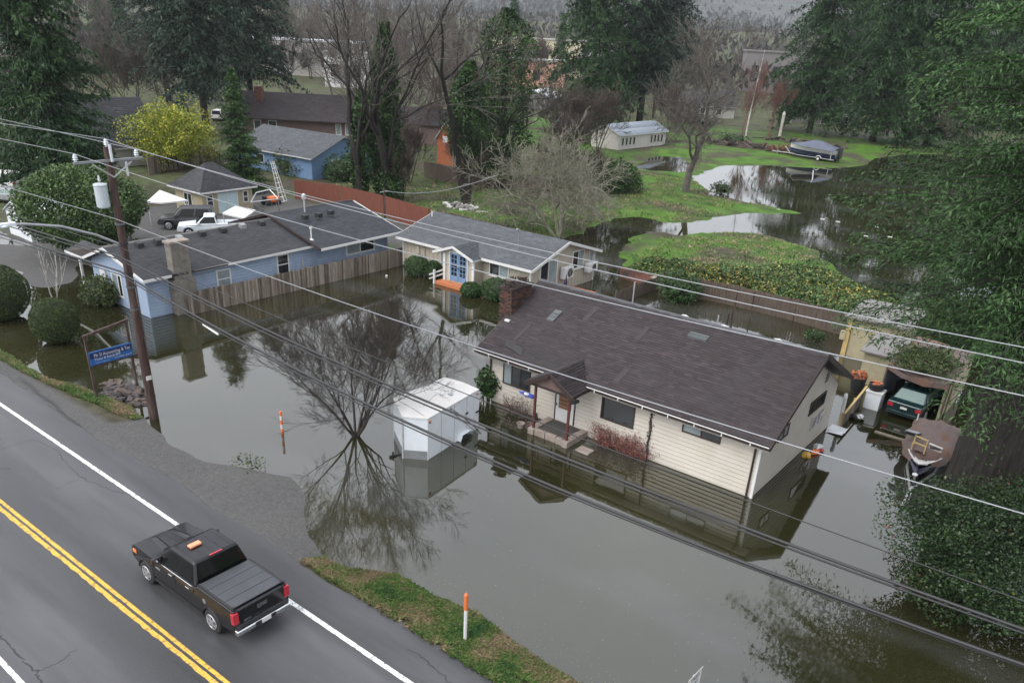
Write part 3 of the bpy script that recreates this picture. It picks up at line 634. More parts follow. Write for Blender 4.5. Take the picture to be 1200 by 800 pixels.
for z in (3.22, 3.3, 3.38, 3.46): slabbox(mb, '+x', XR, 36.42, 36.73, z, z + .05, .06, .085)
mh.part('gable_vent', mb, GREY_WALL)
# front door
dr = MB(); slabbox(dr, '-y', YF, -19.84, -19.78, .28, 2.1, 0, .07); slabbox(dr, '-y', YF, -18.72, -18.66, .28, 2.1, 0, .07); slabbox(dr, '-y', YF, -19.84, -18.66, 2.1, 2.16, 0, .07)
do = mh.part('door', dr, BROWN_TRIM, label='white half glazed storm door in a dark frame')
mb = MB(); slabbox(mb, '-y', YF, -19.77, -18.73, .3, .95, .01, .06); slabbox(mb, '-y', YF, -19.77, -19.62, .95, 2.09, .01, .058); slabbox(mb, '-y', YF, -18.88, -18.73, .95, 2.09, .01, .058); slabbox(mb, '-y', YF, -19.62, -18.88, 1.62, 1.7, .01, .055)
mh.part('door_leaf', mb, WHITE, parent=do)
mb = MB(); slabbox(mb, '-y', YF, -19.62, -18.88, .96, 1.62, .02, .04); mh.part('door_pane', mb, mat('brown_door_panel', (.16, .075, .035), rough=.4), parent=do)
mb = MB(); slabbox(mb, '-y', YF, -19.62, -18.88, 1.7, 2.08, .02, .04); mh.part('door_pane', mb, GLASS, parent=do)
mb = MB(); slabbox(mb, '-y', YF, -19.73, -19.68, 1.05, 1.2, .06, .1); mh.part('handle', mb, CHROME, parent=do)
# porch
pr_eL, pr_pk, pr_eR = (-20.35, 27.6, 2.66), (-18.98, 27.6, 3.42), (-17.66, 27.6, 2.66)
bk = lambda p, y: (p[0], y, p[2])
roof_plane(mh, SHINGLE_BROWN, bk(pr_eL, 29.3), pr_eL, pr_pk, bk(pr_pk, 30.6), .15, .32, 5, name='porch_roof')
roof_plane(mh, SHINGLE_BROWN, pr_eR, bk(pr_eR, 29.3), bk(pr_pk, 30.6), pr_pk, .15, .32, 6, name='porch_roof')
for a in (pr_eL, pr_eR): trim(mh, 'porch_barge_board', (a[0], 27.57, a[2] - .09), (pr_pk[0], 27.57, pr_pk[2] - .09), .05, .18, BROWN_TRIM)
mb = MB(); mb.prism([(-20.2, 27.75, 2.62), (-17.8, 27.75, 2.62), (-18.98, 27.75, 3.3)], (0, .06, 0)); mh.part('porch_gable', mb, BROWN_WALL)
trim(mh, 'porch_beam', (-20.15, 27.85, 2.55), (-17.8, 27.85, 2.55), .1, .14, BROWN_TRIM)
for x in (-19.95, -18.03):
    mb = MB(); mb.bar((x, 27.95, .1), (x, 27.95, 2.5), .1); mh.part('porch_post', mb, mat('maroon_post', (.09, .025, .02), rough=.5) if x < -19 else bpy.data.materials['maroon_post'])
mb = MB(); mb.box(-19.8, -18.2, 28.05, 29.46, .0, .24); mh.part('porch_floor', mb, mat('dark_doormat_floor', (.05, .045, .042), rough=.8, var=.2))
rb = random.Random(3)
for x0, x1, y0, y1 in [(-20.15, -19.82, 27.75, 28.35), (-20.17, -19.82, 28.38, 28.95), (-20.15, -19.82, 28.98, 29.45), (-19.8, -19.2, 27.82, 28.03), (-19.17, -18.6, 27.82, 28.03), (-18.57, -18.2, 27.8, 28.03), (-18.17, -17.84, 27.72, 28.4), (-18.17, -17.84, 28.43, 28.95), (-18.17, -17.84, 28.98, 29.45)]:
    mb = MB(); mb.box(x0, x1, y0, y1, -.1, .3 + rb.uniform(-.02, .03)); bevel(mh.part('stone', mb, CONCRETE), .025)
mb = MB(); mb.tube([(-17.95, 27.98, 2.2), (-17.6, 28.0, 2.38)], .09, 8); mh.part('porch_lamp', mb, BLACK_PLASTIC)
# street number, written downwards on the wall
NUM = mat('dark_red_numerals', (.2, .03, .03), rough=.5)
for ch, z in (('0', 1.98), ('8', 1.72)): text3d(ch, .36, NUM, mh.o, (-20.85, YF - .05, z), (pi/2, 0, 0), 'house_number', .01, 'CENTER', mh.off)
mb = MB(); slabbox(mb, '-y', YF, -20.68, -20.6, 1.72, 2.3, .035, .06); mh.part('number_plaque', mb, GREY_WALL)
# pipe flashings and roof vents
def on_roof(x, y): return EZ + (y - 28.98) / (RYM - 28.98) * (RZH - EZ)
for x, y, w, l, m in ((-22.3, 31.75, .42, .75, SHINGLE_GREY), (-15.2, 33.05, .95, .32, SHINGLE_GREY)):
    z0, z1 = on_roof(x, y), on_roof(x, y + l)
    mb = MB(); mb.hexa([(x, y, z0), (x + w, y, z0), (x + w, y + l, z1), (x, y + l, z1)], [(x, y, z0 + .1), (x + w, y, z0 + .1), (x + w, y + l, z1 + .05), (x, y + l, z1 + .05)]); mh.part('roof_vent', mb, DULL_METAL)
    for k in (.3, .62):
        mb = MB(); mb.bar((x + .04, y + l * k, z0 + (z1 - z0) * k + .085), (x + w - .04, y + l * k, z0 + (z1 - z0) * k + .085), .035); mh.part('vent_slat', mb, DULL_METAL)
for x, y, w, l in ((-20.6, 32.35, .3, 1.0), (-17.45, 32.1, .28, .9), (-16.9, 29.6, .3, .85), (-23.1, 30.1, .22, 1.1)):
    z0, z1 = on_roof(x, y), on_roof(x, y + l); mb = MB(); mb.slab((x, y, z0 + .035), (x + w, y, z0 + .035), (x + w + .08, y + l, z1 + .035), (x + .08, y + l, z1 + .035), .03); mh.part('patch_shingle', mb, mat('purplish_patch', (.034, .027, .029), rough=.85) if 'purplish_patch' not in bpy.data.materials else bpy.data.materials['purplish_patch'])
mb = MB(); z0 = on_roof(0, 29.75); mb.slab((-23.2, 29.55, on_roof(0, 29.55) + .12), (-21.9, 29.35, on_roof(0, 29.35) + .05), (-22.2, 29.75, z0 + .06), (-23.3, 30.0, on_roof(0, 30.0) + .05), .03); mh.part('lifted_shingle', mb, BLACK_PLASTIC)
for x in (-16.3, -14.2, -11.6):
    mb = MB(); mb.lathe([(.26, 0), (.28, .12), (.16, .2), (0.01, .22)], 10, (x, 34.75, RZH - .36)); mh.part('roof_turbine', mb, WHITE)
mb = MB(); mb.tube([(-14.15, 34.9, 5.0), (-14.15, 34.9, 5.75)], .04, 6); mh.part('vent_pipe', mb, BLACK_PLASTIC)
# brick chimney on the left gable end: courses of single bricks on its upper part
CX0, CX1, CY0, CY1, CZ = -25.1, -24.3, 31.4, 33.15, 5.25
mb = MB(); mb.box(CX0 + .03, CX1 - .03, CY0 + .03, CY1 - .03, -.4, CZ); ch = mh.part('chimney', mb, mat('mortar', (.05, .045, .04), rough=.95, var=.2, scale=8))
BR = [mat(f'brick_{n_}', c_, rough=.85, var=.25, scale=6, bump=.3, stain=(.025, .022, .02), sscale=1.4, samt=.9) for n_, c_ in (('red', (.075, .03, .022)), ('dark', (.03, .019, .017)), ('orange', (.11, .046, .03)))]
bm_ = {}
for m_ in BR:
    q = MB(); q.box(-.115, .115, -.045, .045, -.04, .04); bm_[m_.name] = mesh_of('brick', q.v, q.f, m_)
cnt = 0
for k in range(int((CZ - 3.2) / .1)):
    z = 3.25 + k * .1; o_ = .13 if k % 2 else 0
    for side in ('+x', '-y'):
        u = (CY0 if side == '+x' else CX0) + .12 + o_ * .9; end = (CY1 if side == '+x' else CX1) - .1
        while u < end and cnt < 285:
            if not (side == '+x' and z < EZ + (u - 28.98) * .495 - .25):
                b_ = link('brick', bm_[rb.choice(BR).name], ch); p = PT(side, CX1 if side == '+x' else CY0, u, z, -.035 + rb.uniform(0, .012)); b_.location = np.array(p) - mh.off; b_.rotation_euler = (0, 0, pi/2 if side == '+x' else 0); cnt += 1
            u += .245
mb = MB(); mb.box(CX0 - .06, CX1 + .06, CY0 - .06, CY1 + .06, CZ, CZ + .12); mh.part('chimney_cap', mb, BR[1], parent=ch)
for yy in (31.75, 32.75):
    mb = MB(); mb.lathe([(.22, 0), (.2, .3), (.26, .3), (.26, .36)], 10, (-24.7, yy, CZ + .12)); mh.part('flue', mb, DARK_WOOD, parent=ch)
mb = MB(); mb.box(-24.4, -24.1, 31.0, 31.25, 3.72, 3.86); mh.part('flashing', mb, WHITE)
v, t_ = mound(rng, 260, (.5, 1.0, .22), 3); me_ = leaf_quads(v + np.array([-24.7, 32.2, CZ + .3]), .14, rng)
mh.part('moss_tuft', None, None, parent=ch, me=mesh_of('moss_tuft', me_[0] - mh.off, me_[1], TWIG_DARK))
# window air conditioner frame on the gable wall
mb = MB(); slabbox(mb, '+x', XR, 35.6, 37.3, .85, 1.55, .04, .09)
tag(solo('wire_rack', 'wire rack of odd metal pieces hung on the gable wall under its window', 'rack', MB().box(XR + .05, XR + .1, 35.7, 37.2, .95, 1.0).box(XR + .05, XR + .1, 35.7, 35.75, 1.0, 1.6).box(XR + .05, XR + .1, 37.1, 37.15, 1.0, 1.6).box(XR + .05, XR + .1, 36.2, 36.5, 1.0, 1.45).box(XR + .05, XR + .1, 36.7, 36.95, 1.0, 1.55).tube([(XR + .12, 35.8, 1.5), (XR + .12, 36.6, 1.2), (XR + .12, 37.1, 1.6)], .03), STEEL))

# ------------------------------------------------------------------ tan cottage with blue french doors
th_ = Thing('tan_cottage', 'small tan cottage with grey roof and blue french doors in a white gabled entrance', 'house', (-38.8, 48.5, 0))
TX0, TX1, TYF, TYB, TE = -45.3, -32.85, 44.45, 52.5, 2.38; TRY, TRZ = 48.4, 3.72
mb = MB(); mb.box(TX0, TX1, TYF, TYB, -.4, 2.3); mb.prism([(TX0, TYF, 2.3), (TX0, TYB, 2.3), (TX0, TRY, 3.6)], (TX1 - TX0, 0, 0)); th_.part('wall', mb, TAN)
tz = lambda u: 2.3 + (1.3 * (u - TYF) / (TRY - TYF) if u < TRY else 1.3 * (TYB - u) / (TYB - TRY)) - .02
panels(th_, '-y', TYF, TX0, -40.95, .15, 2.3, .4, TAN); panels(th_, '-y', TYF, -36.9, TX1, .15, 2.3, .4, TAN); panels(th_, '+x', TX1, TYF, TYB, .12, tz, .4, TAN)
e0, e1, b0, b1, r0, r1 = (-45.8, 44.0, TE), (-32.4, 44.0, TE), (-45.8, 52.92, TE), (-32.4, 52.92, TE), (-45.8, TRY, TRZ), (-32.4, TRY, TRZ)
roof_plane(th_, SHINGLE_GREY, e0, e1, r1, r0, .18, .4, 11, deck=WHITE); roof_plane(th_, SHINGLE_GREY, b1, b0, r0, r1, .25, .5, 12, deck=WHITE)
for a, c in ((e1, r1), (b1, r1), (e0, r0)):
    s_ = .03 if a[0] > -40 else -.03; trim(th_, 'barge_board', (a[0] + s_, a[1], a[2] - .1), (c[0] + s_, c[1], c[2] - .1), .05, .2, WHITE)
for x0, x1 in ((-45.8, -40.9), (-36.95, -32.4)): trim(th_, 'fascia', (x0, 43.97, TE - .09), (x1, 43.97, TE - .09), .05, .18, WHITE)
for x in (TX0 - .03, TX1 + .03): trim(th_, 'corner_board', (x, TYF - .04, 0.1), (x, TYF - .04, 2.3), .12, .12, WHITE)
trim(th_, 'corner_board', (TX1 + .03, TYB + .02, 0.05), (TX1 + .03, TYB + .02, 2.3), .12, .12, WHITE)
# gabled entrance
PF = 43.42; mb = MB(); mb.box(-40.05, -37.15, PF, TYF, -.2, 2.32); mb.prism([(-40.05, PF, 2.32), (-37.15, PF, 2.32), (-38.95, PF, 2.85)], (0, 1.2, 0)); th_.part('entrance_wall', mb, TAN)
pl, pp, pq = (-40.95, 43.1, 2.3), (-38.97, 43.1, 2.98), (-37.0, 43.1, 2.3)
roof_plane(th_, SHINGLE_GREY, bk(pl, 44.3), pl, pp, bk(pp, 46.3), .18, .4, 13, deck=WHITE, name='entrance_roof'); roof_plane(th_, SHINGLE_GREY, pq, bk(pq, 44.3), bk(pp, 46.3), pp, .18, .4, 14, deck=WHITE, name='entrance_roof')
for a in (pl, pq): trim(th_, 'entrance_barge_board', (a[0], 43.07, a[2] - .07), (pp[0], 43.07, pp[2] - .07), .05, .17, WHITE)
for x in (-40.0, -37.2): trim(th_, 'entrance_post', (x, PF - .05, .1), (x, PF - .05, 2.3), .22, .1, WHITE)
df = MB(); slabbox(df, '-y', PF, -39.55, -39.47, .36, 2.44, 0, .06); slabbox(df, '-y', PF, -37.8, -37.72, .36, 2.44, 0, .06); slabbox(df, '-y', PF, -39.55, -37.72, 2.44, 2.52, 0, .06)
dfo = th_.part('door_frame', df, WHITE)
for a, c in ((-39.46, -38.65), (-38.62, -37.81)):
    mb = MB(); slabbox(mb, '-y', PF, a, c, .38, .75, .01, .05); slabbox(mb, '-y', PF, a, c, 2.3, 2.43, .01, .05)
    slabbox(mb, '-y', PF, a, a + .13, .75, 2.3, .01, .05); slabbox(mb, '-y', PF, c - .13, c, .75, 2.3, .01, .05)
    mid = (a + c) / 2; slabbox(mb, '-y', PF, mid - .02, mid + .02, .75, 2.3, .012, .048)
    for z in (1.06, 1.37, 1.68, 1.99): slabbox(mb, '-y', PF, a + .13, c - .13, z - .02, z + .02, .014, .046)
    d = th_.part('french_door', mb, BLUE_DOOR); 
    for i in range(5):
        for (p, q) in ((a + .13, mid - .02), (mid + .02, c - .13)):
            g_ = MB(); slabbox(g_, '-y', PF, p, q, .75 + .31 * i + .02, .75 + .31 * (i + 1) - .02, .005, .025); th_.part('pane', g_, GLASS, parent=d)
    mb = MB(); slabbox(mb, '-y', PF, (c - .1) if a < -39 else (a + .05), (c - .05) if a < -39 else (a + .1), 1.3, 1.45, .05, .09); th_.part('handle', mb, CHROME, parent=d)
mb = MB(); mb.box(-40.3, -37.35, 42.7, 43.4, .02, .26); th_.part('door_step', mb, ORANGE_WOOD)
window(th_, '-y', TYF, -36.55, -34.72, 1.18, 2.16, .08, WHITE, [GLASS, PALE_GLASS], mull=(-35.6,), out=.08, sill=WHITE)
window(th_, '+x', TX1, 49.5, 51.05, 1.35, 2.72, .08, WHITE, [GLASS, PALE_GLASS], mull=(50.27,), out=.08, sill=WHITE)
window(th_, '+x', TX1, 51.75, 52.35, 1.5, 2.35, .06, WHITE, PALE_GLASS, out=.08)
w_ = window(th_, '+x', TX1, 45.5, 47.62, .4, 2.58, .09, WHITE, [GLASS, PALE_GLASS], mull=(46.5,), out=.08, name='sliding_door', label='white framed sliding patio door, half of it pale')
window(th_, '-y', TYF, -41.35, -40.98, .9, 2.2, .05, WHITE, PALE_GLASS, out=.07, name='side_light')
mb = MB(); mb.box(-43.9, -43.55, TYF - .12, TYF - .02, 1.35, 1.95); th_.part('meter_box', mb, TAN); mb = MB(); mb.tube([(-43.0, TYF - .07, .3), (-43.0, TYF - .07, 2.3)], .03); th_.part('conduit', mb, TAN)
mb = MB(); mb.tube([(-35.2, 46.0, 2.95), (-35.2, 46.0, 4.4)], .05, 6); mb.tube([(-35.2, 46.0, 4.4), (-35.2, 45.7, 4.5)], .06, 6); th_.part('service_mast', mb, GREY_METAL)
mb = MB(); mb.tube([(-45.3, 47.6, 3.3), (-45.3, 47.6, 3.9)], .05, 6); th_.part('vent_pipe', mb, WHITE)
# heat pumps bolted on the gable wall
for u0, u1, z0, z1, lb in ((47.95, 49.05, 1.0, 1.85, 'white heat pump with a round fan guard on the cottage gable, nearer the patio door'), (51.1, 52.35, .95, 1.6, 'white air conditioner box low on the cottage gable beside the far window')):
    hp = Thing('heat_pump', lb, 'heat pump', (TX1 + .3, (u0 + u1) / 2, z0), group='heat pumps on the tan cottage')
    mb = MB(); mb.box(TX1 + .12, TX1 + .55, u0, u1, z0, z1); bevel(hp.part('casing', mb, WHITE), .03)
    mb = MB(); c_ = (u0 + (u1 - u0) * .58, (z0 + z1) / 2); rr = (z1 - z0) * .38
    for k in range(4):
        ring = [(TX1 + .57, c_[0] + rr * (1 - k * .22) * cos(a), c_[1] + rr * (1 - k * .22) * sin(a)) for a in np.linspace(0, 2 * pi, 19)]; mb.tube(ring, .012, 4)
    hp.part('fan_guard', mb, BLACK_PLASTIC)
    mb = MB(); mb.tube([(TX1 + .553, c_[0], c_[1]), (TX1 + .56, c_[0], c_[1])], rr * .95, 16); hp.part('fan_opening', mb, GREY_METAL)
    mb = MB(); mb.box(TX1 + .03, TX1 + .6, u0 + .1, u0 + .16, z0 - .06, z0 - .003); mb.box(TX1 + .03, TX1 + .6, u1 - .16, u1 - .1, z0 - .06, z0 - .003); hp.part('bracket', mb, STEEL)
dk = Thing('orange_deck', 'orange stained wooden deck afloat beside the patio door of the tan cottage', 'deck', (-31.7, 48.6, 0))
for i in range(9):
    y0 = 47.75 + i * .17; mb = MB(); mb.box(-33.0, -30.35 + .02 * (i % 2), y0, y0 + .155, .12, .25); dk.part('deck_board', mb, ORANGE_WOOD)
bt = Thing('folded_umbrella', 'small folded dark blue umbrella standing on the orange deck', 'umbrella', (-32.3, 48.1, .25)); mb = MB(); mb.lathe([(.03, 0), (.1, .15), (.13, .5), (.05, .95), (.02, 1.15)], 8, (-32.3, 48.1, .25)); bt.part('canopy', mb, NAVY); mb = MB(); mb.tube([(-32.3, 48.1, 1.35), (-32.3, 48.1, 1.55)], .015, 5); bt.part('pole', mb, STEEL)
rl = Thing('white_handrail', 'white wooden handrail at the entrance steps of the tan cottage', 'railing', (-40.4, 43.0, 0))
for x, y in ((-40.45, 42.75),):
    mb = MB(); mb.bar((x, y, -.2), (x, y, 1.05), .13); rl.part('newel_post', mb, WHITE)
for z in (.55, .85):
    mb = MB(); mb.bar((-40.75, 42.5, z - .2), (-40.1, 43.35, z + .15), .07, .09); rl.part('rail', mb, WHITE)
# ------------------------------------------------------------------ long blue house behind the plank fence
bh = Thing('blue_house', 'long pale blue house with charcoal roofs, white trim and a grey block chimney', 'house', (-50.5, 33.0, 0))
BE, BX = 2.6, -47.05       # eave height, east wall
mb = MB(); mb.box(-53.6, BX, 24.1, 44.3, -.5, BE - .05); mb.box(-56.0, -53.55, 25.6, 44.3, -.5, BE - .06)
mb.prism([(-53.6, 24.1, BE - .05), (BX, 24.1, BE - .05), (-50.8, 24.1, 3.62)], (0, 11.5, 0)); bh.part('wall', mb, SHADE_BACKING)
gt = lambda z: (-53.6, BX) if z < BE - .05 else ((-53.6 + (z - 2.55) / 1.07 * 2.8, BX - (z - 2.55) / 1.07 * 3.75) if z < 3.5 else None)
siding(bh, '-y', 24.1, -53.6, BX, -.1, .2, gt, BLUE_SIDING); siding(bh, '+x', BX, 24.1, 44.3, -.1, .2, BE - .05, BLUE_SIDING)
pk = (-50.8, 23.62, 3.76); eL, eR = (-53.8, 23.62, BE), (-46.35, 23.62, BE)
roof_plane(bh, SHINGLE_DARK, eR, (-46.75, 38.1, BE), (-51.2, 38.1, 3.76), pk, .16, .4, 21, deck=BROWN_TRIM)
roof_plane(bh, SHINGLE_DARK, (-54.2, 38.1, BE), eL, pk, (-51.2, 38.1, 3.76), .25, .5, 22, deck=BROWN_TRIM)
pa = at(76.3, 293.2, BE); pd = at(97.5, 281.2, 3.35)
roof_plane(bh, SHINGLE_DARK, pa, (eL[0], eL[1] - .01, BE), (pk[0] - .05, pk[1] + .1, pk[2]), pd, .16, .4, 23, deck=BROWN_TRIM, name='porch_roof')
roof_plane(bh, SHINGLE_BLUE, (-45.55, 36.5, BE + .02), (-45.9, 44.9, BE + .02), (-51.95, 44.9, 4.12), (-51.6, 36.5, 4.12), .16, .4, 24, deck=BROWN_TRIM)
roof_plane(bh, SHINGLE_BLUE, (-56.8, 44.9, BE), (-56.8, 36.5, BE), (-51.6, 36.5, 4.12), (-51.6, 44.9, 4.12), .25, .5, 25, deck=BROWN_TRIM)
trim(bh, 'barge_board', (eL[0], 23.59, BE - .06), (pk[0], 23.59, pk[2] - .07), .06, .17, WHITE); trim(bh, 'barge_board', (eR[0], 23.59, BE - .06), (pk[0], 23.59, pk[2] - .07), .06, .17, WHITE)
trim(bh, 'barge_board', (-45.55, 36.47, BE - .06), (-51.6, 36.47, 4.04), .06, .16, BROWN_TRIM); trim(bh, 'barge_board', (-45.9, 44.93, BE - .06), (-51.6, 44.93, 4.04), .06, .16, WHITE)
trim(bh, 'fascia', (eR[0] + .03, 23.6, BE - .07), (-46.42, 25.5, BE - .07), .07, .16, WHITE); trim(bh, 'fascia', (-46.5, 27.1, BE - .07), (-46.72, 38.1, BE - .07), .07, .16, WHITE); trim(bh, 'fascia', (-45.52, 36.5, BE - .06), (-45.87, 44.9, BE - .06), .07, .16, WHITE)
trim(bh, 'fascia', (pa[0], pa[1] - .03, BE - .06), (eL[0], eL[1] - .05, BE - .06), .06, .15, WHITE)
trim(bh, 'porch_post', (-56.0, 24.4, -.4), (-56.0, 24.4, BE - .08), .14, .14, WHITE); trim(bh, 'corner_board', (BX + .04, 24.06, -.3), (BX + .04, 24.06, BE - .1), .1, .1, BLUE_SIDING)
mb = MB(); mb.box(-47.1, -46.35, 25.55, 27.05, -.4, 2.2); mb.box(-47.1, -46.45, 25.7, 26.9, 2.2, 4.45); cw = bh.part('chimney', mb, STUCCO)
rb = random.Random(8)
for k in range(12):
    z = .1 + k * .36
    for j in range(3):
        y0 = 25.72 + j * .39 + (.1 if k % 2 else 0); y1 = min(26.88, y0 + .37)
        mb = MB(); mb.box(-46.36 if z < 2.1 else -46.46, (-46.335 if z < 2.1 else -46.435) + rb.uniform(-.006, .01), y0, y1, z, z + .34); bh.part('block', mb, STUCCO, parent=cw)
mb = MB(); mb.box(-47.15, -46.38, 25.6, 27.0, 4.45, 4.58); bh.part('chimney_cap', mb, CONCRETE, parent=cw)
window(bh, '-y', 24.1, -51.2, -49.9, .6, 2.15, .12, WHITE, [PALE_GLASS, GLASS], mull=(-50.4,), out=.08, label='white framed window beside the porch bush')
window(bh, '-y', 24.1, -49.35, -48.2, .5, 1.95, .1, WHITE, PALE_GLASS, out=.08)
DOOR_RED = mat('red_coat', (.3, .02, .03), rough=.8)
mb = MB(); mb.box(-52.6, -51.9, 24.0, 24.08, .1, 2.1); bh.part('door', mb, WHITE)
mb = MB(); mb.box(-52.5, -52.0, 23.97, 24.0, .3, .9); bh.part('door_pane', mb, GLASS)
for u0, u1, z0, z1, gl in ((28.9, 30.0, .85, 2.15, PALE_GLASS), (33.7, 34.75, .9, 2.35, GLASS)): window(bh, '+x', BX, u0, u1, z0, z1, .1, WHITE, gl, bars=((z0 + z1) / 2,), out=.08)
window(bh, '+x', BX, 40.0, 42.9, 1.25, 2.15, .12, WHITE, [PALE_GLASS, GLASS], mull=(41.4,), out=.08)
mb = MB(); mb.tube([(BX + .06, 35.9, .9), (BX + .06, 35.9, 1.7)], .1, 8); bh.part('meter', mb, STEEL)
for px_, py_ in ((163, 285), (185, 281.5), (210, 277.5), (236.5, 272), (261, 268), (284, 263.5), (306.5, 260)):
    p = at(px_, py_, 3.85); mb = MB(); mb.hexa([(p[0] - .22, p[1] - .22, 3.6), (p[0] + .22, p[1] - .22, 3.6), (p[0] + .22, p[1] + .22, 3.6), (p[0] - .22, p[1] + .22, 3.6)], [(p[0] - .18, p[1] - .2, 3.95), (p[0] + .2, p[1] - .2, 3.88), (p[0] + .2, p[1] + .2, 3.88), (p[0] - .18, p[1] + .2, 3.95)])
    bh.part('roof_vent', mb, BLACK_PLASTIC if (px_ % 2) else GREY_METAL)
for px_, py_ in ((357.5, 254), (373.5, 251.5), (387.5, 248.5)):
    p = at(px_, py_, 4.0); mb = MB(); mb.box(p[0] - .2, p[0] + .2, p[1] - .2, p[1] + .2, 3.8, 4.12); bh.part('roof_vent', mb, BLACK_PLASTIC)
p = at(365, 281, 2.95); mb = MB(); mb.tube([(p[0], p[1], 2.75), (p[0], p[1], 3.75)], .05, 6); mb.lathe([(.25, 0), (.1, .12)], 10, (p[0], p[1], 2.9)); mb.lathe([(.1, 0), (.1, .15)], 8, (p[0], p[1], 3.75)); bh.part('vent_pipe', mb, WHITE)
p = at(357, 246, 4.1); mb = MB(); mb.tube([(p[0], p[1], 3.7), (p[0], p[1], 4.9)], .06, 6); mb.lathe([(.16, 0), (.18, .3), (.05, .42)], 8, (p[0], p[1], 4.9)); bh.part('flue', mb, STEEL)

# ------------------------------------------------------------------ fences: every plank its own part
def plank_fence(name, label, pts, h, w, m, th=.03, hv=.06, post=2.4, group=None, seed=0, postm=None, lean=.01, maxn=298):
    pts = [np.array(p, float) for p in pts]; t = Thing(name, label, 'fence', tuple(pts[0]), group=group); r = random.Random(seed); n = 0
    for a, b_ in zip(pts[:-1], pts[1:]):
        ln = np.hypot(*(b_ - a)[:2]); d = (b_ - a) / ln; nn = np.array([d[1], -d[0], 0]); k = int(ln / w)
        for i in range(k):
            p = a + d * (i * w + .006); q = a + d * ((i + 1) * w - .006); hh = h + r.uniform(-hv, hv * .4); o = nn * r.uniform(0, .012); tl = d * r.uniform(-lean, lean)
            if n >= maxn: break
            mb = MB(); z0 = np.array([0, 0, -.25]); z1 = np.array([0, 0, hh])
            mb.hexa([p + o + z0, q + o + z0, q + o - nn * th + z0, p + o - nn * th + z0], [p + o + z1 + tl, q + o + z1 + tl, q + o - nn * th + z1 + tl, p + o - nn * th + z1 + tl]); t.part('plank', mb, m if m is not OLD_WOOD else r.choice((OLD_WOOD, OLD_WOOD, OLD_WOOD_PALE, OLD_WOOD_DARK))); n += 1
        for z in (.3, h - .3):
            mb = MB(); mb.bar(a - nn * (th + .03) + np.array([0, 0, z]), b_ - nn * (th + .03) + np.array([0, 0, z]), .05, .09); t.part('rail', mb, postm or m)
        for i in range(int(ln / post) + 1):
            p = a + d * min(i * post, ln) - nn * .1; mb = MB(); mb.box(p[0] - .05, p[0] + .05, p[1] - .05, p[1] + .05, -.3, h + p[2] + .03); t.part('post', mb, postm or m)
    return t
plank_fence('plank_fence', 'weathered grey brown plank fence standing in water in front of the blue house', [(-45.95, 26.25, 0), (-45.75, 33, 0), (-45.65, 44.95, 0)], 1.45, .15, OLD_WOOD, seed=1)
plank_fence('return_fence', 'short dark weathered fence between the blue house corner and the tan cottage', [(-45.6, 45.0, 0), (-46.3, 46.6, 0)], 1.5, .15, OLD_WOOD, seed=2)
plank_fence('red_fence', 'long reddish stained board fence behind the blue house', [tuple(at(346, 233, .3)), tuple(at(400, 240.5, .3)), tuple(at(450, 253, .3)), tuple(at(503, 270, .3))], 1.95, .2, RED_WOOD, hv=.02, seed=3)
plank_fence('brown_fence', 'dark brown board fence along the back of the lawn beyond the ivy trees', [tuple(at(497, 208, .3)), tuple(at(545, 217, .3)), tuple(at(600, 222, .3)), tuple(at(640, 228, .3))], 1.9, .22, DARK_WOOD, hv=.03, seed=4)
plank_fence('side_fence', 'grey brown plank fence with the blue paddling pool lying at its foot', [tuple(at(176, 205, .3)), tuple(at(248, 190, .3)), tuple(at(272, 208, .3))], 1.9, .22, OLD_WOOD, seed=5)
plank_fence('dark_fence', 'long dark wet board fence under the bramble thicket behind the cream house', [tuple(at(777, 342, 0)), tuple(at(850, 356, 0)), tuple(at(930, 376, 0)), tuple(at(1014, 401, 0))], 1.5, .19, DARK_WOOD, seed=6)
plank_fence('leaning_fence', 'low dark fence half under water between the cream house and the tan cottage', [tuple(at(722, 357, 0)), tuple(at(777, 336, 0))], 1.0, .19, DARK_WOOD, seed=7, lean=.05)

# ------------------------------------------------------------------ yellow garage and the yard behind the blue house
gr = Thing('yellow_garage', 'small pale yellow garage with a dark hipped roof and pale blue double doors', 'garage', (-71.5, 44.9, .3))
ga, gb, gc, gd = (-74.3, 41.75, 2.5), (-68.85, 41.75, 2.5), (-69.0, 48.0, 2.5), (-74.3, 48.0, 2.5); gp, gq = (-71.8, 44.5, 4.6), (-71.8, 45.3, 4.6)
mb = MB(); mb.box(-73.9, -69.35, 42.2, 47.6, .1, 2.48); gr.part('wall', mb, YELLOW_WALL)
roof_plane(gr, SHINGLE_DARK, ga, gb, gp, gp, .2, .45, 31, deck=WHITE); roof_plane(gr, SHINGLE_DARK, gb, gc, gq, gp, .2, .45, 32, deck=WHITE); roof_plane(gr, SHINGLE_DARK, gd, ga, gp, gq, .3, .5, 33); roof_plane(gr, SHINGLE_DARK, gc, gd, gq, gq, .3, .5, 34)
trim(gr, 'fascia', (ga[0], ga[1] - .03, 2.43), (gb[0], gb[1] - .03, 2.43), .06, .14, WHITE); trim(gr, 'fascia', (gb[0] + .03, gb[1], 2.43), (gc[0] + .03, gc[1], 2.43), .06, .14, WHITE)
PALE_BLUE = mat('pale_blue_door', (.42, .55, .58), rough=.5, var=.06)
for u0, u1 in ((43.9, 44.75), (44.95, 45.8)):
    mb = MB(); slabbox(mb, '+x', -69.35, u0, u1, .3, 2.2, .0, .05); gr.part('door', mb, PALE_BLUE)
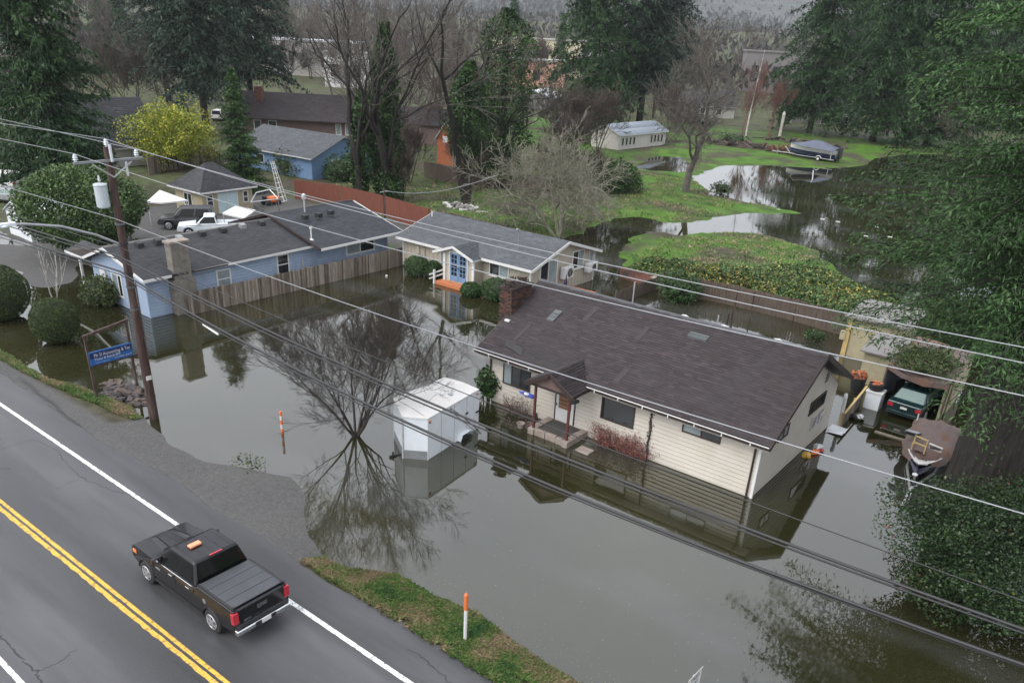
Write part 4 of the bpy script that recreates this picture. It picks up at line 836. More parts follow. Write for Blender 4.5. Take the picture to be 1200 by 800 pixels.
mb = MB(); slabbox(mb, '+x', -69.35, 43.75, 43.89, .3, 2.3, 0, .06); slabbox(mb, '+x', -69.35, 45.81, 45.95, .3, 2.3, 0, .06); slabbox(mb, '+x', -69.35, 44.76, 44.94, .3, 2.3, 0, .06); slabbox(mb, '+x', -69.35, 43.75, 45.95, 2.3, 2.4, 0, .06); gr.part('door_frame', mb, WHITE)
for u0, u1 in ((42.6, 43.3), (46.5, 47.1)): window(gr, '+x', -69.35, u0, u1, 1.05, 2.15, .09, WHITE, GLASS, bars=(1.6,), out=.07)
window(gr, '-y', 42.2, -72.4, -71.0, .9, 2.1, .1, WHITE, GLASS, mull=(-71.7,), out=.07)
def canopy(name, label, corners, zt, m, posts, drop=.12, postm=STEEL):
    cs = [tuple(c) for c in corners]; t = Thing(name, label, 'canopy', (cs[0][0], cs[0][1], .3))
    mb = MB(); mb.slab(*cs, drop); t.part('roof_sheet', mb, m)
    for i in posts:
        c = np.mean(np.array(corners), 0) * .06 + np.array(cs[i]) * .94; mb = MB(); mb.tube([(c[0], c[1], .1), (c[0], c[1], cs[i][2] - drop)], .05, 6); t.part('post', mb, postm)
    return t
canopy('carport_canopy', 'white flat metal carport roof in front of the yellow garage', [at(172, 236, 2.4), at(190, 237.5, 2.4), at(220, 234.5, 2.5), at(187, 222.5, 2.6)], 2.4, WHITE, (0, 2))
canopy('small_canopy', 'tilted white panel canopy on thin posts behind the blue house roof', [at(260.5, 249.5, 2.2), at(286, 255.5, 2.2), at(299.5, 246, 2.5), at(276, 241, 2.5)], 2.4, WHITE, (0, 1))
sh_ = Thing('white_shed', 'small white metal shed with a lean ridged roof at the left edge of the yard', 'shed', (-72, 28, 0))
mb = MB(); mb.box(-74.2, -70.3, 27.2, 30.8, -.1, 2.0); mb.prism([(-74.2, 27.2, 2.0), (-70.3, 27.2, 2.0), (-72.6, 27.2, 2.75)], (0, 3.6, 0)); sh_.part('wall', mb, WHITE_METAL)
for k in range(9):
    y0 = 27.05 + k * .43
    for A, B in (((-70.1, 1.95), (-72.6, 2.88)), ((-74.4, 1.95), (-72.6, 2.88))):
        mb = MB(); mb.slab((A[0], y0, A[1]), (A[0], y0 + .42, A[1]), (B[0], y0 + .42, B[1]), (B[0], y0, B[1]), .04 + .012 * (k % 2)); sh_.part('roof_panel', mb, WHITE_METAL)
# metal carport frame and the lattice mast lying on it
fr = Thing('tube_carport', 'bare grey tube skeleton of a carport beyond the yellow garage', 'frame', tuple(at(315, 240, .3)))
fp = [at(x, y, z) for x, y, z in ((309, 246, .3), (292, 224, 2.2), (327, 246, .3), (326, 233, 1.9), (316, 222, 2.6), (300, 226, 2.3), (294, 237, 1.9))]
for a, b_ in ((0, 6), (6, 5), (5, 4), (4, 3), (3, 2), (6, 3)): mb = MB(); mb.tube([fp[a], fp[b_]], .05, 6); fr.part('tube', mb, STEEL)
lt = Thing('lattice_mast', 'white triangular lattice mast leaning steeply in the back yard', 'mast', tuple(at(330, 241, .3)))
A = at(333, 236, .6); Bt = np.array([A[0] - .9, A[1] - .35, 4.4])
ax_ = (Bt - A) / np.linalg.norm(Bt - A); s1 = np.cross(ax_, [0, 1.0, 0]); s1 /= np.linalg.norm(s1); s2 = np.cross(ax_, s1)
cor = [s1 * .34 + s2 * .25, -s1 * .34 + s2 * .25, -s2 * .35]
for c in cor: mb = MB(); mb.tube([A + c, Bt + c * .45], .04, 5); lt.part('leg', mb, WHITE)
for k in range(9):
    u = k / 8.5; q = [A + (Bt - A) * u + c * (1 - .55 * u) for c in cor]; mb = MB()
    for i in range(3): mb.tube([q[i], q[(i+1) % 3]], .028, 4)
    lt.part('rung', mb, WHITE)
for n_, lb, c_, m_, px_, dims in (('ride_on_mower', 'small red ride-on mower parked under the carport frame', 'mower', TAIL_RED, (318, 240), (1.0, 1.6)), ):
    p = at(*px_, .3); mo = Thing(n_, lb, c_, tuple(p)); mb = MB(); mb.box(p[0] - .4, p[0] + .4, p[1] - .2, p[1] + .8, .6, 1.1); bevel(mo.part('body', mb, ORANGE_PLASTIC), .1); mb = MB(); mb.box(p[0] - .3, p[0] + .3, p[1] - .7, p[1] - .25, .7, .85); mb.box(p[0] - .3, p[0] + .3, p[1] - .8, p[1] - .7, .7, 1.2); mo.part('seat', mb, BLACK_PLASTIC)
    for dx in (-.45, .45):
        for dy in (-.6, .6): mb = MB(); mb.tube([(p[0] + dx - .08, p[1] + dy, .55), (p[0] + dx + .08, p[1] + dy, .55)], .25, 10); mo.part('wheel', mb, RUBBER)
bp_ = at(185, 200, .3); pool = Thing('paddling_pool', 'small round blue paddling pool on the grass by the grey house', 'pool', tuple(bp_)); mb = MB(); mb.lathe([(.85, 0), (.95, .5), (.85, .52), (.8, .2)], 16, tuple(bp_)); pool.part('wall', mb, mat('pool_blue', (.05, .4, .75), rough=.4)); mb = MB(); mb.lathe([(.83, .3), (.82, .31)], 16, tuple(bp_)); pool.part('pool_water', mb, wm)

# ------------------------------------------------------------------ houses behind
def simple_house(name, label, cat, ctr, size, eave, ridge, wallm, roofm, axis_='x', over=.5, wins=(), rot=0.0, deck=WHITE, chim=None, seed=0, expo=.3, tabw=.6, base=.2):
    t = Thing(name, label, cat, (*ctr, 0), rot, local=True); lx, ly = size; mb = MB(); mb.box(-lx/2, lx/2, -ly/2, ly/2, base - .6, eave)
    if axis_ == 'x': mb.prism([(-lx/2, -ly/2, eave), (-lx/2, ly/2, eave), (-lx/2, 0, ridge - .12)], (lx, 0, 0))
    else: mb.prism([(-lx/2, -ly/2, eave), (lx/2, -ly/2, eave), (0, -ly/2, ridge - .12)], (0, ly, 0))
    t.part('wall', mb, wallm); a, c = lx/2 + over, ly/2 + over; ez = eave - over * (ridge - eave) / ((ly if axis_ == 'x' else lx) / 2) + .08
    if axis_ == 'x': q = [((-a, -c, ez), (a, -c, ez), (a, 0, ridge), (-a, 0, ridge)), ((a, c, ez), (-a, c, ez), (-a, 0, ridge), (a, 0, ridge))]
    else: q = [((a, -c, ez), (a, c, ez), (0, c, ridge), (0, -c, ridge)), ((-a, c, ez), (-a, -c, ez), (0, -c, ridge), (0, c, ridge))]
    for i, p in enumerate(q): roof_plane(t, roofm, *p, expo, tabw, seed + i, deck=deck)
    for w in wins: window(t, *w)
    if chim: mb = MB(); mb.box(*chim); t.part('chimney', mb, BRICK)
    return t
simple_house('blue_gabled_house', 'bright blue gabled house with a white trimmed gable and grey roof beyond the red fence', 'house', (-86.0, 67.2), (13.5, 10.2), 2.9, 4.9, BRIGHT_BLUE, SHINGLE_GREY, 'x', rot=radians(4), seed=41,
    wins=(('+x', 6.75, -2.0, -.6, .3, 2.3, .12, WHITE, PALE_GLASS, (), (), .08, 'door'), ('-y', -5.1, -3, -1.5, 1.2, 2.3, .1, WHITE, GLASS), ('+x', 6.75, 3.6, 4.2, 2.3, 2.9, .06, WHITE, WHITE)))
simple_house('brown_house', 'dark brown house with a broad dark roof standing behind the blue gabled house', 'house', (-114, 92), (22, 13), 3.4, 6.3, BROWN_WALL, SHINGLE_BROWN, 'x', rot=radians(38), seed=43, deck=BROWN_TRIM, over=1.2, chim=(-9, -7.8, -3.2, -1.9, 3, 7.2),
    wins=(('-y', -6.5, -8.5, -7.3, .9, 2.6, .12, WHITE, GLASS), ('-y', -6.5, -6.2, -4.8, .9, 2.6, .12, WHITE, GLASS), ('-y', -6.5, 4.5, 5.4, .9, 2.6, .12, WHITE, PALE_GLASS), ('-y', -6.5, 6.0, 6.9, .9, 2.6, .12, WHITE, PALE_GLASS)))
simple_house('grey_house', 'grey house with a tall steep charcoal roof behind the yellow leaved tree', 'house', (-103.5, 49.8), (9.5, 11), 3.0, 7.6, PALE_WALL, SHINGLE_DARK, 'y', rot=radians(-4), seed=45, over=.6,
    wins=(('+x', 4.75, -2.5, -1.2, 1.2, 2.5, .1, WHITE, GLASS),))
simple_house('grey_workshop', 'long low shed with pale metal roof and a row of small windows', 'shed', (-75.3, 128.3), (5.6, 14.5), 2.7, 4.1, PALE_WALL, mat('pale_metal_roof', (0, 0, 0), rough=.45, var=.1, ramp=[(0, (.2, .23, .27)), (1, (.27, .3, .35))], scale=.6), 'y', rot=radians(-3), seed=47, over=.35, expo=1.6, tabw=.7,
    wins=[('+x', 2.8, y0, y0 + .75, .9, 2.2, .1, PALE_WALL, GLASS) for y0 in (-6.5, -5.4, -4.3, -3.2, 2.2, 3.3, 4.4, 5.5)])
oh = at(528, 192, .3)
simple_house('orange_outbuilding', 'narrow orange outbuilding with white trim beyond the brown board fence', 'outbuilding', (oh[0], oh[1]), (2.6, 3.2), 4.0, 6.0, ORANGE_WALL, SHINGLE_DARK, 'y', rot=radians(20), seed=49, over=.3, wins=(('-y', -1.6, -.5, .2, 3.2, 4.0, .1, WHITE, WHITE), ('+x', 1.3, -.6, .1, 1.6, 2.3, .08, WHITE, GLASS)))
hf = at(962, 146, .3); simple_house('far_grey_house', 'dim grey house with a white double door half hidden under the far firs', 'house', (hf[0] - 2, hf[1] + 4), (16, 9), 3.2, 6.5, GREY_WALL, SHINGLE_DARK, 'x', rot=radians(38), seed=51, wins=(('-y', -4.5, -1.2, .4, .4, 2.6, .15, WHITE, GLASS, (-.4,)), ('-y', -4.5, 4, 5.5, 1.2, 2.4, .15, WHITE, GLASS), ('-y', -4.5, -6, -4.5, 1.2, 2.4, .15, WHITE, GLASS)))
hf = at(825, 136, .3); simple_house('mist_blue_house', 'pale blue grey house glimpsed through the bare mossy tree', 'house', (hf[0], hf[1]), (13, 9), 3.2, 6.4, PALE_WALL, SHINGLE_GREY, 'x', rot=radians(35), seed=53, wins=(('-y', -4.5, -2, -.5, 1, 2.6, .2, WHITE, GLASS), ('-y', -4.5, 2, 3.5, 1, 2.6, .2, WHITE, GLASS)))
hf = at(8, 92, .5); simple_house('cream_townhouse', 'cream two storey townhouse with white trimmed gables at the upper left corner', 'house', (hf[0], hf[1]), (11, 13), 6.5, 10.2, PALE_WALL, SHINGLE_GREY, 'y', rot=radians(58), seed=55, wins=(('-y', -6.5, -4, -2.4, 3.6, 5.6, .2, WHITE, GLASS), ('-y', -6.5, 1.6, 3.4, 3.6, 5.6, .2, WHITE, GLASS), ('-y', -6.5, -.8, .5, 6.8, 8.0, .2, WHITE, WHITE), ('-y', -6.5, -4, -2, .6, 2.6, .2, WHITE, GLASS)))
hf = at(26, 107, .5); simple_house('grey_roofed_house', 'low house with a grey roof and white eaves below the cream townhouse', 'house', (hf[0] + 3, hf[1] - 2), (11, 12), 3.2, 6.6, PALE_WALL, SHINGLE_DARK, 'y', rot=radians(62), seed=57)
hf = at(632, 126, .3); simple_house('white_roofed_shed', 'shed with a bright whitish metal roof behind the mossy bare tree', 'shed', (hf[0], hf[1]), (9, 12), 3.0, 4.6, GREY_WALL, WHITE_METAL, 'y', rot=radians(20), seed=59, expo=2, tabw=1.0)
hf = at(665, 150, .3)
simple_house('teal_shed', 'small pale green shed almost hidden by the mossy bare tree', 'shed', (hf[0], hf[1]), (4, 5), 2.4, 3.4, mat('pale_green_wall', (.4, .52, .48), rough=.6), WHITE_METAL, 'y', seed=61, expo=2, tabw=1.0)
hf = at(472, 168, .3); simple_house('dark_cottage', 'dark brown cottage with one white framed window behind the ivy covered trunk', 'cottage', (hf[0] - 1, hf[1] + 5), (12, 8), 3.4, 5.4, BROWN_WALL, SHINGLE_BROWN, 'x', rot=radians(25), seed=63, deck=BROWN_TRIM, wins=(('-y', -4, .4, 1.4, 1.4, 2.9, .16, WHITE, GLASS),))
# far commercial buildings
def far_block(name, label, ctr, size, h, m, wins=0, rot=0, band=None, roofm=None):
    t = Thing(name, label, 'building', (*ctr, 0), rot, local=True); lx, ly = size; mb = MB(); mb.box(-lx/2, lx/2, -ly/2, ly/2, -2, h); t.part('wall', mb, m)
    mb = MB(); mb.box(-lx/2 - .3, lx/2 + .3, -ly/2 - .3, ly/2 + .3, h, h + .5); t.part('roof', mb, roofm or GREY_WALL)
    for i in range(wins):
        u = -lx/2 + lx * (i + .5) / wins; mb = MB(); mb.box(u - 1.2, u + 1.2, -ly/2 - .12, -ly/2 - .01, h * .35, h * .7); t.part('window', mb, GLASS)
    if band: mb = MB(); mb.box(-lx/2 - .1, lx/2 + .1, -ly/2 - .25, -ly/2 - .13, h * .1, h * .34); t.part('awning_band', mb, band)
    return t
CREAMY = mat('far_cream_wall', (.72, .64, .46), rough=.7)
def FB(x, y, d): # point seen at a pixel at a given distance on the ground plane heading
    r_ = ray(x, y); q = d / np.hypot(r_[0], r_[1]); return (r_[0] * q, r_[1] * q)
far_block('cream_store', 'long cream store building far off in the mist, centre top', FB(650, 40, 345), (46, 20), 14.5, CREAMY, 6, radians(33), roofm=PALE_WALL)
far_block('salmon_store', 'low salmon pink building in front of the far cream store', FB(622, 50, 300), (24, 14), 8.5, mat('salmon_wall', (.5, .27, .2), rough=.7), 4, radians(33), roofm=PALE_WALL)
far_block('white_warehouse', 'low white warehouse far off beside the dark cypress', FB(708, 40, 340), (16, 14), 13, WHITE, 3, radians(33))
far_block('white_roofed_hall', 'white roofed hall far behind the bare trees at the upper left', FB(360, 42, 300), (34, 16), 11, PALE_WALL, 5, radians(40), roofm=WHITE_METAL)
far_block('grey_far_building', 'pale grey building with dark windows above the yellow green tree', FB(915, 38, 330), (22, 12), 14.5, GREY_WALL, 3, radians(30))
far_block('white_far_house', 'white building glimpsed through the bare trees beyond the brown roof', FB(420, 52, 260), (18, 12), 9, WHITE, 3, radians(40))

# ------------------------------------------------------------------ yellow sheds and the tarp shelter on the right
ys = Thing('plywood_shed', 'pale yellow plywood shed with a flat grey roof at the end of the dark fence', 'shed', (-11.3, 53, 0))
mb = MB(); mb.box(-12.6, -9.4, 50.2, 53.6, -.3, 2.5); ys.part('wall', mb, YELLOW_WALL); mb = MB(); mb.slab((-12.9, 49.9, 2.55), (-9.1, 49.9, 2.62), (-9.1, 54, 2.85), (-12.9, 54, 2.75), .12); ys.part('roof', mb, GREY_WALL); mb = MB(); mb.box(-12.68, -12.4, 50.08, 50.19, -.2, 2.44); ys.part('corner_board', mb, PLAIN_WOOD); mb = MB(); mb.box(-12.95, -12.62, 50.0, 50.35, 1.0, 1.5); ys.part('lamp_box', mb, YELLOW_WALL)
y2 = Thing('lean_to', 'narrow yellow lean-to wall behind the stacked pots and chest', 'shed', (-9.6, 46.6, 0)); mb = MB(); mb.box(-10.4, -8.75, 46.2, 48.5, -.3, 2.0); y2.part('wall', mb, YELLOW_WALL); mb = MB(); mb.slab((-10.6, 45.9, 2.0), (-8.5, 45.9, 2.0), (-8.5, 48.8, 2.35), (-10.6, 48.8, 2.35), .08); y2.part('roof', mb, GREY_WALL)
tp = Thing('tarp_shelter', 'tarp covered car shelter with a sagging brown cover and a grey side sheet', 'shelter', (-6.9, 45.8, 0))
n_ = 9; vv = []; ff = []
SX0, SX1, SY0, SY1 = -8.55, -5.45, 43.7, 49.5
for j in range(n_):
    for i in range(n_):
        u, w = i / (n_ - 1), j / (n_ - 1); vv.append((SX0 + (SX1 - SX0) * u, SY0 + (SY1 - SY0) * w, 2.35 - .25 * u - .28 * sin(pi * u) * (1 - .6 * w) + .18 * sin(7 * u + 5 * w) * .3 + .2 * w))
for j in range(n_ - 1):
    for i in range(n_ - 1): a = j * n_ + i; ff.append((a, a+1, a+n_+1, a+n_))
mb = MB(); mb.add(vv, ff); tp.part('tarp', mb, TARP_BROWN, smooth=True)
mb = MB(); mb.add([(SX0 + (SX1-SX0)*i/8, SY0 - .03 + .04 * sin(i*2.1), 2.36 - .25*i/8 - .28*sin(pi*i/8)) for i in range(9)] + [(SX0 + (SX1-SX0)*i/8, SY0 - .06 + .08*sin(i*2.1+.5), 2.08 - .27*i/8 - .25*sin(pi*i/8)) for i in range(9)], [(i, i+1, i+10, i+9) for i in range(8)]); tp.part('tarp_skirt', mb, TARP_BROWN, smooth=True)
mb = MB(); mb.add([(SX0 + .06*sin(j*1.7), SY0 + (SY1-SY0)*j/8, 2.3) for j in range(9)] + [(SX0 - .05 + .16*sin(j*1.7+1), SY0 + (SY1-SY0)*j/8, -.1) for j in range(9)], [(j, j+1, j+10, j+9) for j in range(8)]); tp.part('side_sheet', mb, mat('grey_plastic_sheet', (.25, .27, .3), rough=.35, var=.2), smooth=True)
mb = MB(); mb.box(-5.55, -5.45, 45.2, 49.4, -.2, 2.0); tp.part('back_wall', mb, YELLOW_WALL)
for k in range(3): mb = MB(); mb.box(-5.62 + .02*k, -5.57 + .02*k, 43.75 + k*.45, 44.15 + k*.45, -.1, 1.75 - .05*k); tp.part('plank', mb, YELLOW_WALL)
mb = MB(); mb.box(SX0 + .1, SX1, SY1 - .1, SY1, -.2, 2.3); tp.part('end_wall', mb, DARK_WOOD)
for x, y in ((SX0, SY0), (SX1, SY0), (SX0, SY1), (SX1, SY1)): mb = MB(); mb.bar((x, y, -.3), (x, y, 2.25 if x < -7 else 2.05), .08); tp.part('post', mb, DARK_WOOD)
# ------------------------------------------------------------------ vehicles (local: +x forward, +y left, origin under the rear axle)
def wheel(t, x, y, r, w, rim):
    s = 1 if y > 0 else -1; mb = MB(); yo = y; yi = y - s * w
    mb.tube([(x, yi, r), (x, yi + s * .03, r), (x, yo - s * .03, r), (x, yo, r)], [r * .93, r, r, r * .9], 22); ty = t.part('wheel', mb, RUBBER, smooth=False)
    mb = MB(); mb.tube([(x, yo - s * .02, r), (x, yo + s * .006, r)], [r * .66, r * .63], 22); rm = t.part('rim', mb, BLACK_PLASTIC, parent=ty)
    mb = MB()
    for k in range(6):
        a = 2 * pi * k / 6 + .3; d = np.array([cos(a), 0, sin(a)]); q = np.array([-sin(a), 0, cos(a)]); c = np.array([x, yo + s * .014, r])
        mb.hexa([c + d * .03 + q * .035, c + d * r * .6 + q * .06, c + d * r * .6 - q * .06, c + d * .03 - q * .035], [p + np.array([0, s * .012, 0]) for p in (c + d * .03 + q * .035, c + d * r * .6 + q * .06, c + d * r * .6 - q * .06, c + d * .03 - q * .035)])
    ring = [(x + r * .61 * cos(a), yo + s * .012, r + r * .61 * sin(a)) for a in np.linspace(0, 2 * pi, 21)]; mb.tube(ring, .018, 5); mb.tube([(x, yo, r), (x, yo + s * .03, r)], .055, 10)
    link('spokes', mesh_of('spokes', mb.v, mb.f, rim), rm)
def car_body(P):
    r = P['r'] + .055; wb = P['wb']; zb = P['zb']; pts = []
    def arc(cx_): return [(cx_ + r * cos(a), max(zb, P['r'] + r * sin(a))) for a in np.linspace(pi - .15, .15, 11)]
    pts += [(P['x0'], zb + .08)] + [(p[0], p[1]) for p in arc(0)] + arc(wb) + [(P['x1'], zb + .05)] + [p for p in P['top'][::-1]]
    W2 = P['W'] / 2
    mb = MB(); n = len(pts); v = []
    for s in (-1, 1):
        for x, z in pts:
            k = 1.0
            if x > P['x1'] - .9: k -= .10 * ((x - P['x1'] + .9) / .9) ** 2
            if x < P['x0'] + .5: k -= .03 * ((P['x0'] + .5 - x) / .5) ** 2
            k -= .035 * max(0, (z - .9)) / .4
            v.append((x, s * W2 * k, z))
    f = [tuple(range(n)), tuple(range(2 * n - 1, n - 1, -1))] + [((i + 1) % n, i, n + i, n + (i + 1) % n) for i in range(n)]
    return mb.add(v, f)
def cab(t, P, glass=CAR_GLASS, wins=((.06, .48), (.52, .95)), roof_part=True, pillars=True):
    b = P['belt']; z1 = P['roof']; xr, xrt, xft, xf = P['cab']; wb_ = P['W'] / 2 * .955; wt = P['W'] / 2 * .74
    base = [(xr, -wb_, b), (xf, -wb_, b), (xf, wb_, b), (xr, wb_, b)]; top = [(xrt, -wt, z1), (xft, -wt, z1), (xft, wt, z1), (xrt, wt, z1)]
    mb = MB(); mb.hexa(base, top); c = t.part('cab', mb, P['paint']); bevel(c, .085, 4)
    B = [np.array(p) for p in base]; T = [np.array(p) for p in top]
    def face(a, b2, c2, d, u0, u1, v0, v1, out, name, m, taper=0):
        f_ = lambda u, v: (a * (1 - u) + b2 * u) * (1 - v) + (d * (1 - u) + c2 * u) * v
        nrm = np.cross(b2 - a, d - a); nrm = nrm / np.linalg.norm(nrm)
        q = [f_(u0, v0), f_(u1, v0), f_(u1, v1), f_(u0, v1)]; mb = MB(); mb.hexa([p - nrm * .01 for p in q], [p + nrm * out for p in q]); return t.part(name, mb, m, parent=c)
    for (u0, u1) in wins:
        face(B[0], B[1], T[1], T[0], u0, u1, .1, .84, .008, 'side_window', glass); face(B[2], B[3], T[3], T[2], 1 - u1, 1 - u0, .1, .84, .008, 'side_window', glass)
    face(B[1], B[2], T[2], T[1], .04, .96, .04, .93, .01, 'windscreen', glass); face(B[3], B[0], T[0], T[3], .05, .95, .08, .92, .01, 'rear_window', glass)
    return c, B, T
def lamp(t, name, x0, x1, y0, y1, z0, z1, m, parent=None): mb = MB(); mb.box(x0, x1, y0, y1, z0, z1); return bevel(t.part(name, mb, m, parent=parent), .012)

PK = dict(r=.40, wb=3.64, x0=-1.12, x1=4.66, zb=.5, W=2.02, belt=1.19, roof=1.9, cab=(.78, 1.02, 2.3, 3.12), paint=BLACK_PAINT,
          top=[(-1.14, .62), (-1.12, 1.3), (-.4, 1.33), (.7, 1.33), (.78, 1.24), (3.05, 1.2), (3.3, 1.21), (4.35, 1.13), (4.62, .98), (4.68, .7)])
t = Thing('pickup_truck', 'shiny black pickup truck with an orange beacon on its cab driving along the road', 'pickup truck', (-18.3, 10.72, RZ + .004), pi, local=True)
bo = t.part('body', car_body(PK), BLACK_PAINT); bevel(bo, .075, 4)
mb = MB(); mb.box(-.9, 4.4, -.82, .82, .42, .8); t.part('chassis', mb, BLACK_PLASTIC)
c, B, T = cab(t, PK, wins=((.05, .44), (.48, .84)))
for k in (-.5, -.25, 0, .25, .5): mb = MB(); mb.box(1.12, 2.2, k * 1.2 - .02, k * 1.2 + .02, 1.893, 1.908); t.part('roof_rib', mb, BLACK_PAINT, parent=c)
for s in (-1, 1):
    mb = MB(); mb.tube([(3.0, s * .975, 1.2), (2.2, s * .975, 1.205), (.95, s * .972, 1.21)], .014, 5); t.part('chrome_strip', mb, CHROME)
    for x in (2.02, 1.08): lamp(t, 'door_handle', x, x + .2, s * 1.0 if s > 0 else -1.025, s * 1.0 + .025 if s > 0 else -1.0, 1.04, 1.08, CHROME)
    mb = MB(); mb.box(2.72, 2.86, min(s * .97, s * 1.2), max(s * .97, s * 1.2), 1.2, 1.4); m_ = bevel(t.part('wing_mirror', mb, BLACK_PAINT), .03); mb = MB(); mb.box(2.705, 2.718, min(s * 1.03, s * 1.18), max(s * 1.03, s * 1.18), 1.23, 1.37); t.part('mirror_glass', mb, CHROME, parent=m_)
    lamp(t, 'headlight', 4.42, 4.66, min(s * .62, s * .87), max(s * .62, s * .87), .78, .93, CHROME); lamp(t, 'marker_light', 4.3, 4.5, min(s * .88, s * .945), max(s * .88, s * .945), .8, .93, AMBER)
    lamp(t, 'tail_light', -1.17, -1.02, min(s * .8, s * .985), max(s * .8, s * .985), .86, 1.24, TAIL_RED)
    wheel(t, 0, s * 1.015, .4, .27, ALLOY); wheel(t, 3.64, s * 1.015, .4, .27, ALLOY)
    for xa in (0, 3.64):
        mb = MB(); mb.tube([(xa + .47 * cos(a), s * .995, .4 + .47 * sin(a)) for a in np.linspace(.1, pi - .1, 13)], .028, 5); t.part('wheel_arch', mb, BLACK_PAINT)
    for x0, x1 in ((.86, 1.9), (1.93, 3.0)): # door seams stand as thin dark gaskets
        for x in (x0, x1): mb = MB(); mb.box(x - .008, x + .008, min(s * .996, s * 1.004), max(s * .996, s * 1.004), .6, 1.15); t.part('door_seam', mb, BLACK_PLASTIC)
    mb = MB(); mb.box(.4, 3.1, min(s * .9, s * 1.04), max(s * .9, s * 1.04), .4, .46); t.part('side_step', mb, BLACK_PLASTIC)
    lamp(t, 'door_badge', 2.72, 2.98, s * 1.0 if s > 0 else -1.012, s * 1.0 + .012 if s > 0 else -1.0, .9, .97, CHROME)
mb = MB(); mb.tube([(.28, 1.0, 1.02), (.28, 1.014, 1.02)], .085, 14); t.part('fuel_door', mb, GREY_METAL)
mb = MB()
for k in range(4): x0 = -1.02 + k * .425; mb = MB(); mb.box(x0, x0 + .417, -.84, .84, 1.325, 1.365 + .004 * (k % 2)); bevel(t.part('tonneau_panel', mb, TONNEAU), .015)
for y in (-.87, .87): mb = MB(); mb.box(-1.08, .72, y - .05, y + .05, 1.322, 1.352); t.part('bed_rail', mb, BLACK_PLASTIC)
for y in (-.84, .84): mb = MB(); mb.box(-1.06, -.98, y - .05, y + .05, 1.35, 1.39); t.part('latch', mb, BLACK_PLASTIC)
mb = MB(); mb.box(-1.165, -1.1, -.79, .79, .76, 1.31); tg = bevel(t.part('tailgate', mb, BLACK_PAINT), .02)
mb = MB(); mb.box(-1.18, -1.168, -.17, .17, 1.05, 1.19); t.part('tailgate_handle', mb, BLACK_PLASTIC, parent=tg)
def ttext(txt, size, y, z, m, par, x=-1.186): o = text3d(txt, size, m, par, (x, y, z), (pi/2, 0, -pi/2), 'badge_lettering', .004, 'CENTER'); return o
ttext('GMC', .17, 0, 1.06, CHROME, tg); ttext('SIERRA', .085, .52, .84, GREY_METAL, tg, -1.17)
mb = MB(); mb.box(-1.3, -1.13, -.98, .98, .52, .68); bevel(t.part('rear_bumper', mb, CHROME), .03); mb = MB(); mb.box(-1.31, -1.2, -.36, .36, .56, .675); t.part('bumper_step', mb, BLACK_PLASTIC)
mb = MB(); mb.box(-1.335, -1.312, -.16, .16, .565, .7); t.part('number_plate', mb, WHITE)
mb = MB(); mb.box(4.5, 4.74, -.88, .88, .46, .62); bevel(t.part('front_bumper', mb, CHROME), .04); mb = MB(); mb.box(4.55, 4.675, -.6, .6, .66, .9); t.part('grille', mb, GREY_METAL)
for s in (-1, 1): mb = MB(); mb.add([(3.25, s*.28, 1.22), (4.3, s*.2, 1.145), (4.3, s*.42, 1.14), (3.25, s*.55, 1.215), (3.3, s*.36, 1.25), (4.2, s*.26, 1.175), (4.2, s*.36, 1.17), (3.3, s*.47, 1.245)], [(4, 5, 6, 7), (0, 1, 5, 4), (1, 2, 6, 5), (2, 3, 7, 6), (3, 0, 4, 7)]); t.part('bonnet_ridge', mb, BLACK_PAINT)
lamp(t, 'brake_light', 1.0, 1.06, -.22, .22, 1.9, 1.935, TAIL_RED)
mb = MB(); mb.box(1.72, 1.92, .02, .42, 1.905, 1.99); bc = bevel(t.part('beacon', mb, mat('salmon_beacon', (.85, .3, .15), rough=.25, coat=.5)), .03); mb = MB(); mb.box(1.7, 1.94, .0, .44, 1.895, 1.915); t.part('beacon_base', mb, BLACK_PLASTIC, parent=bc)

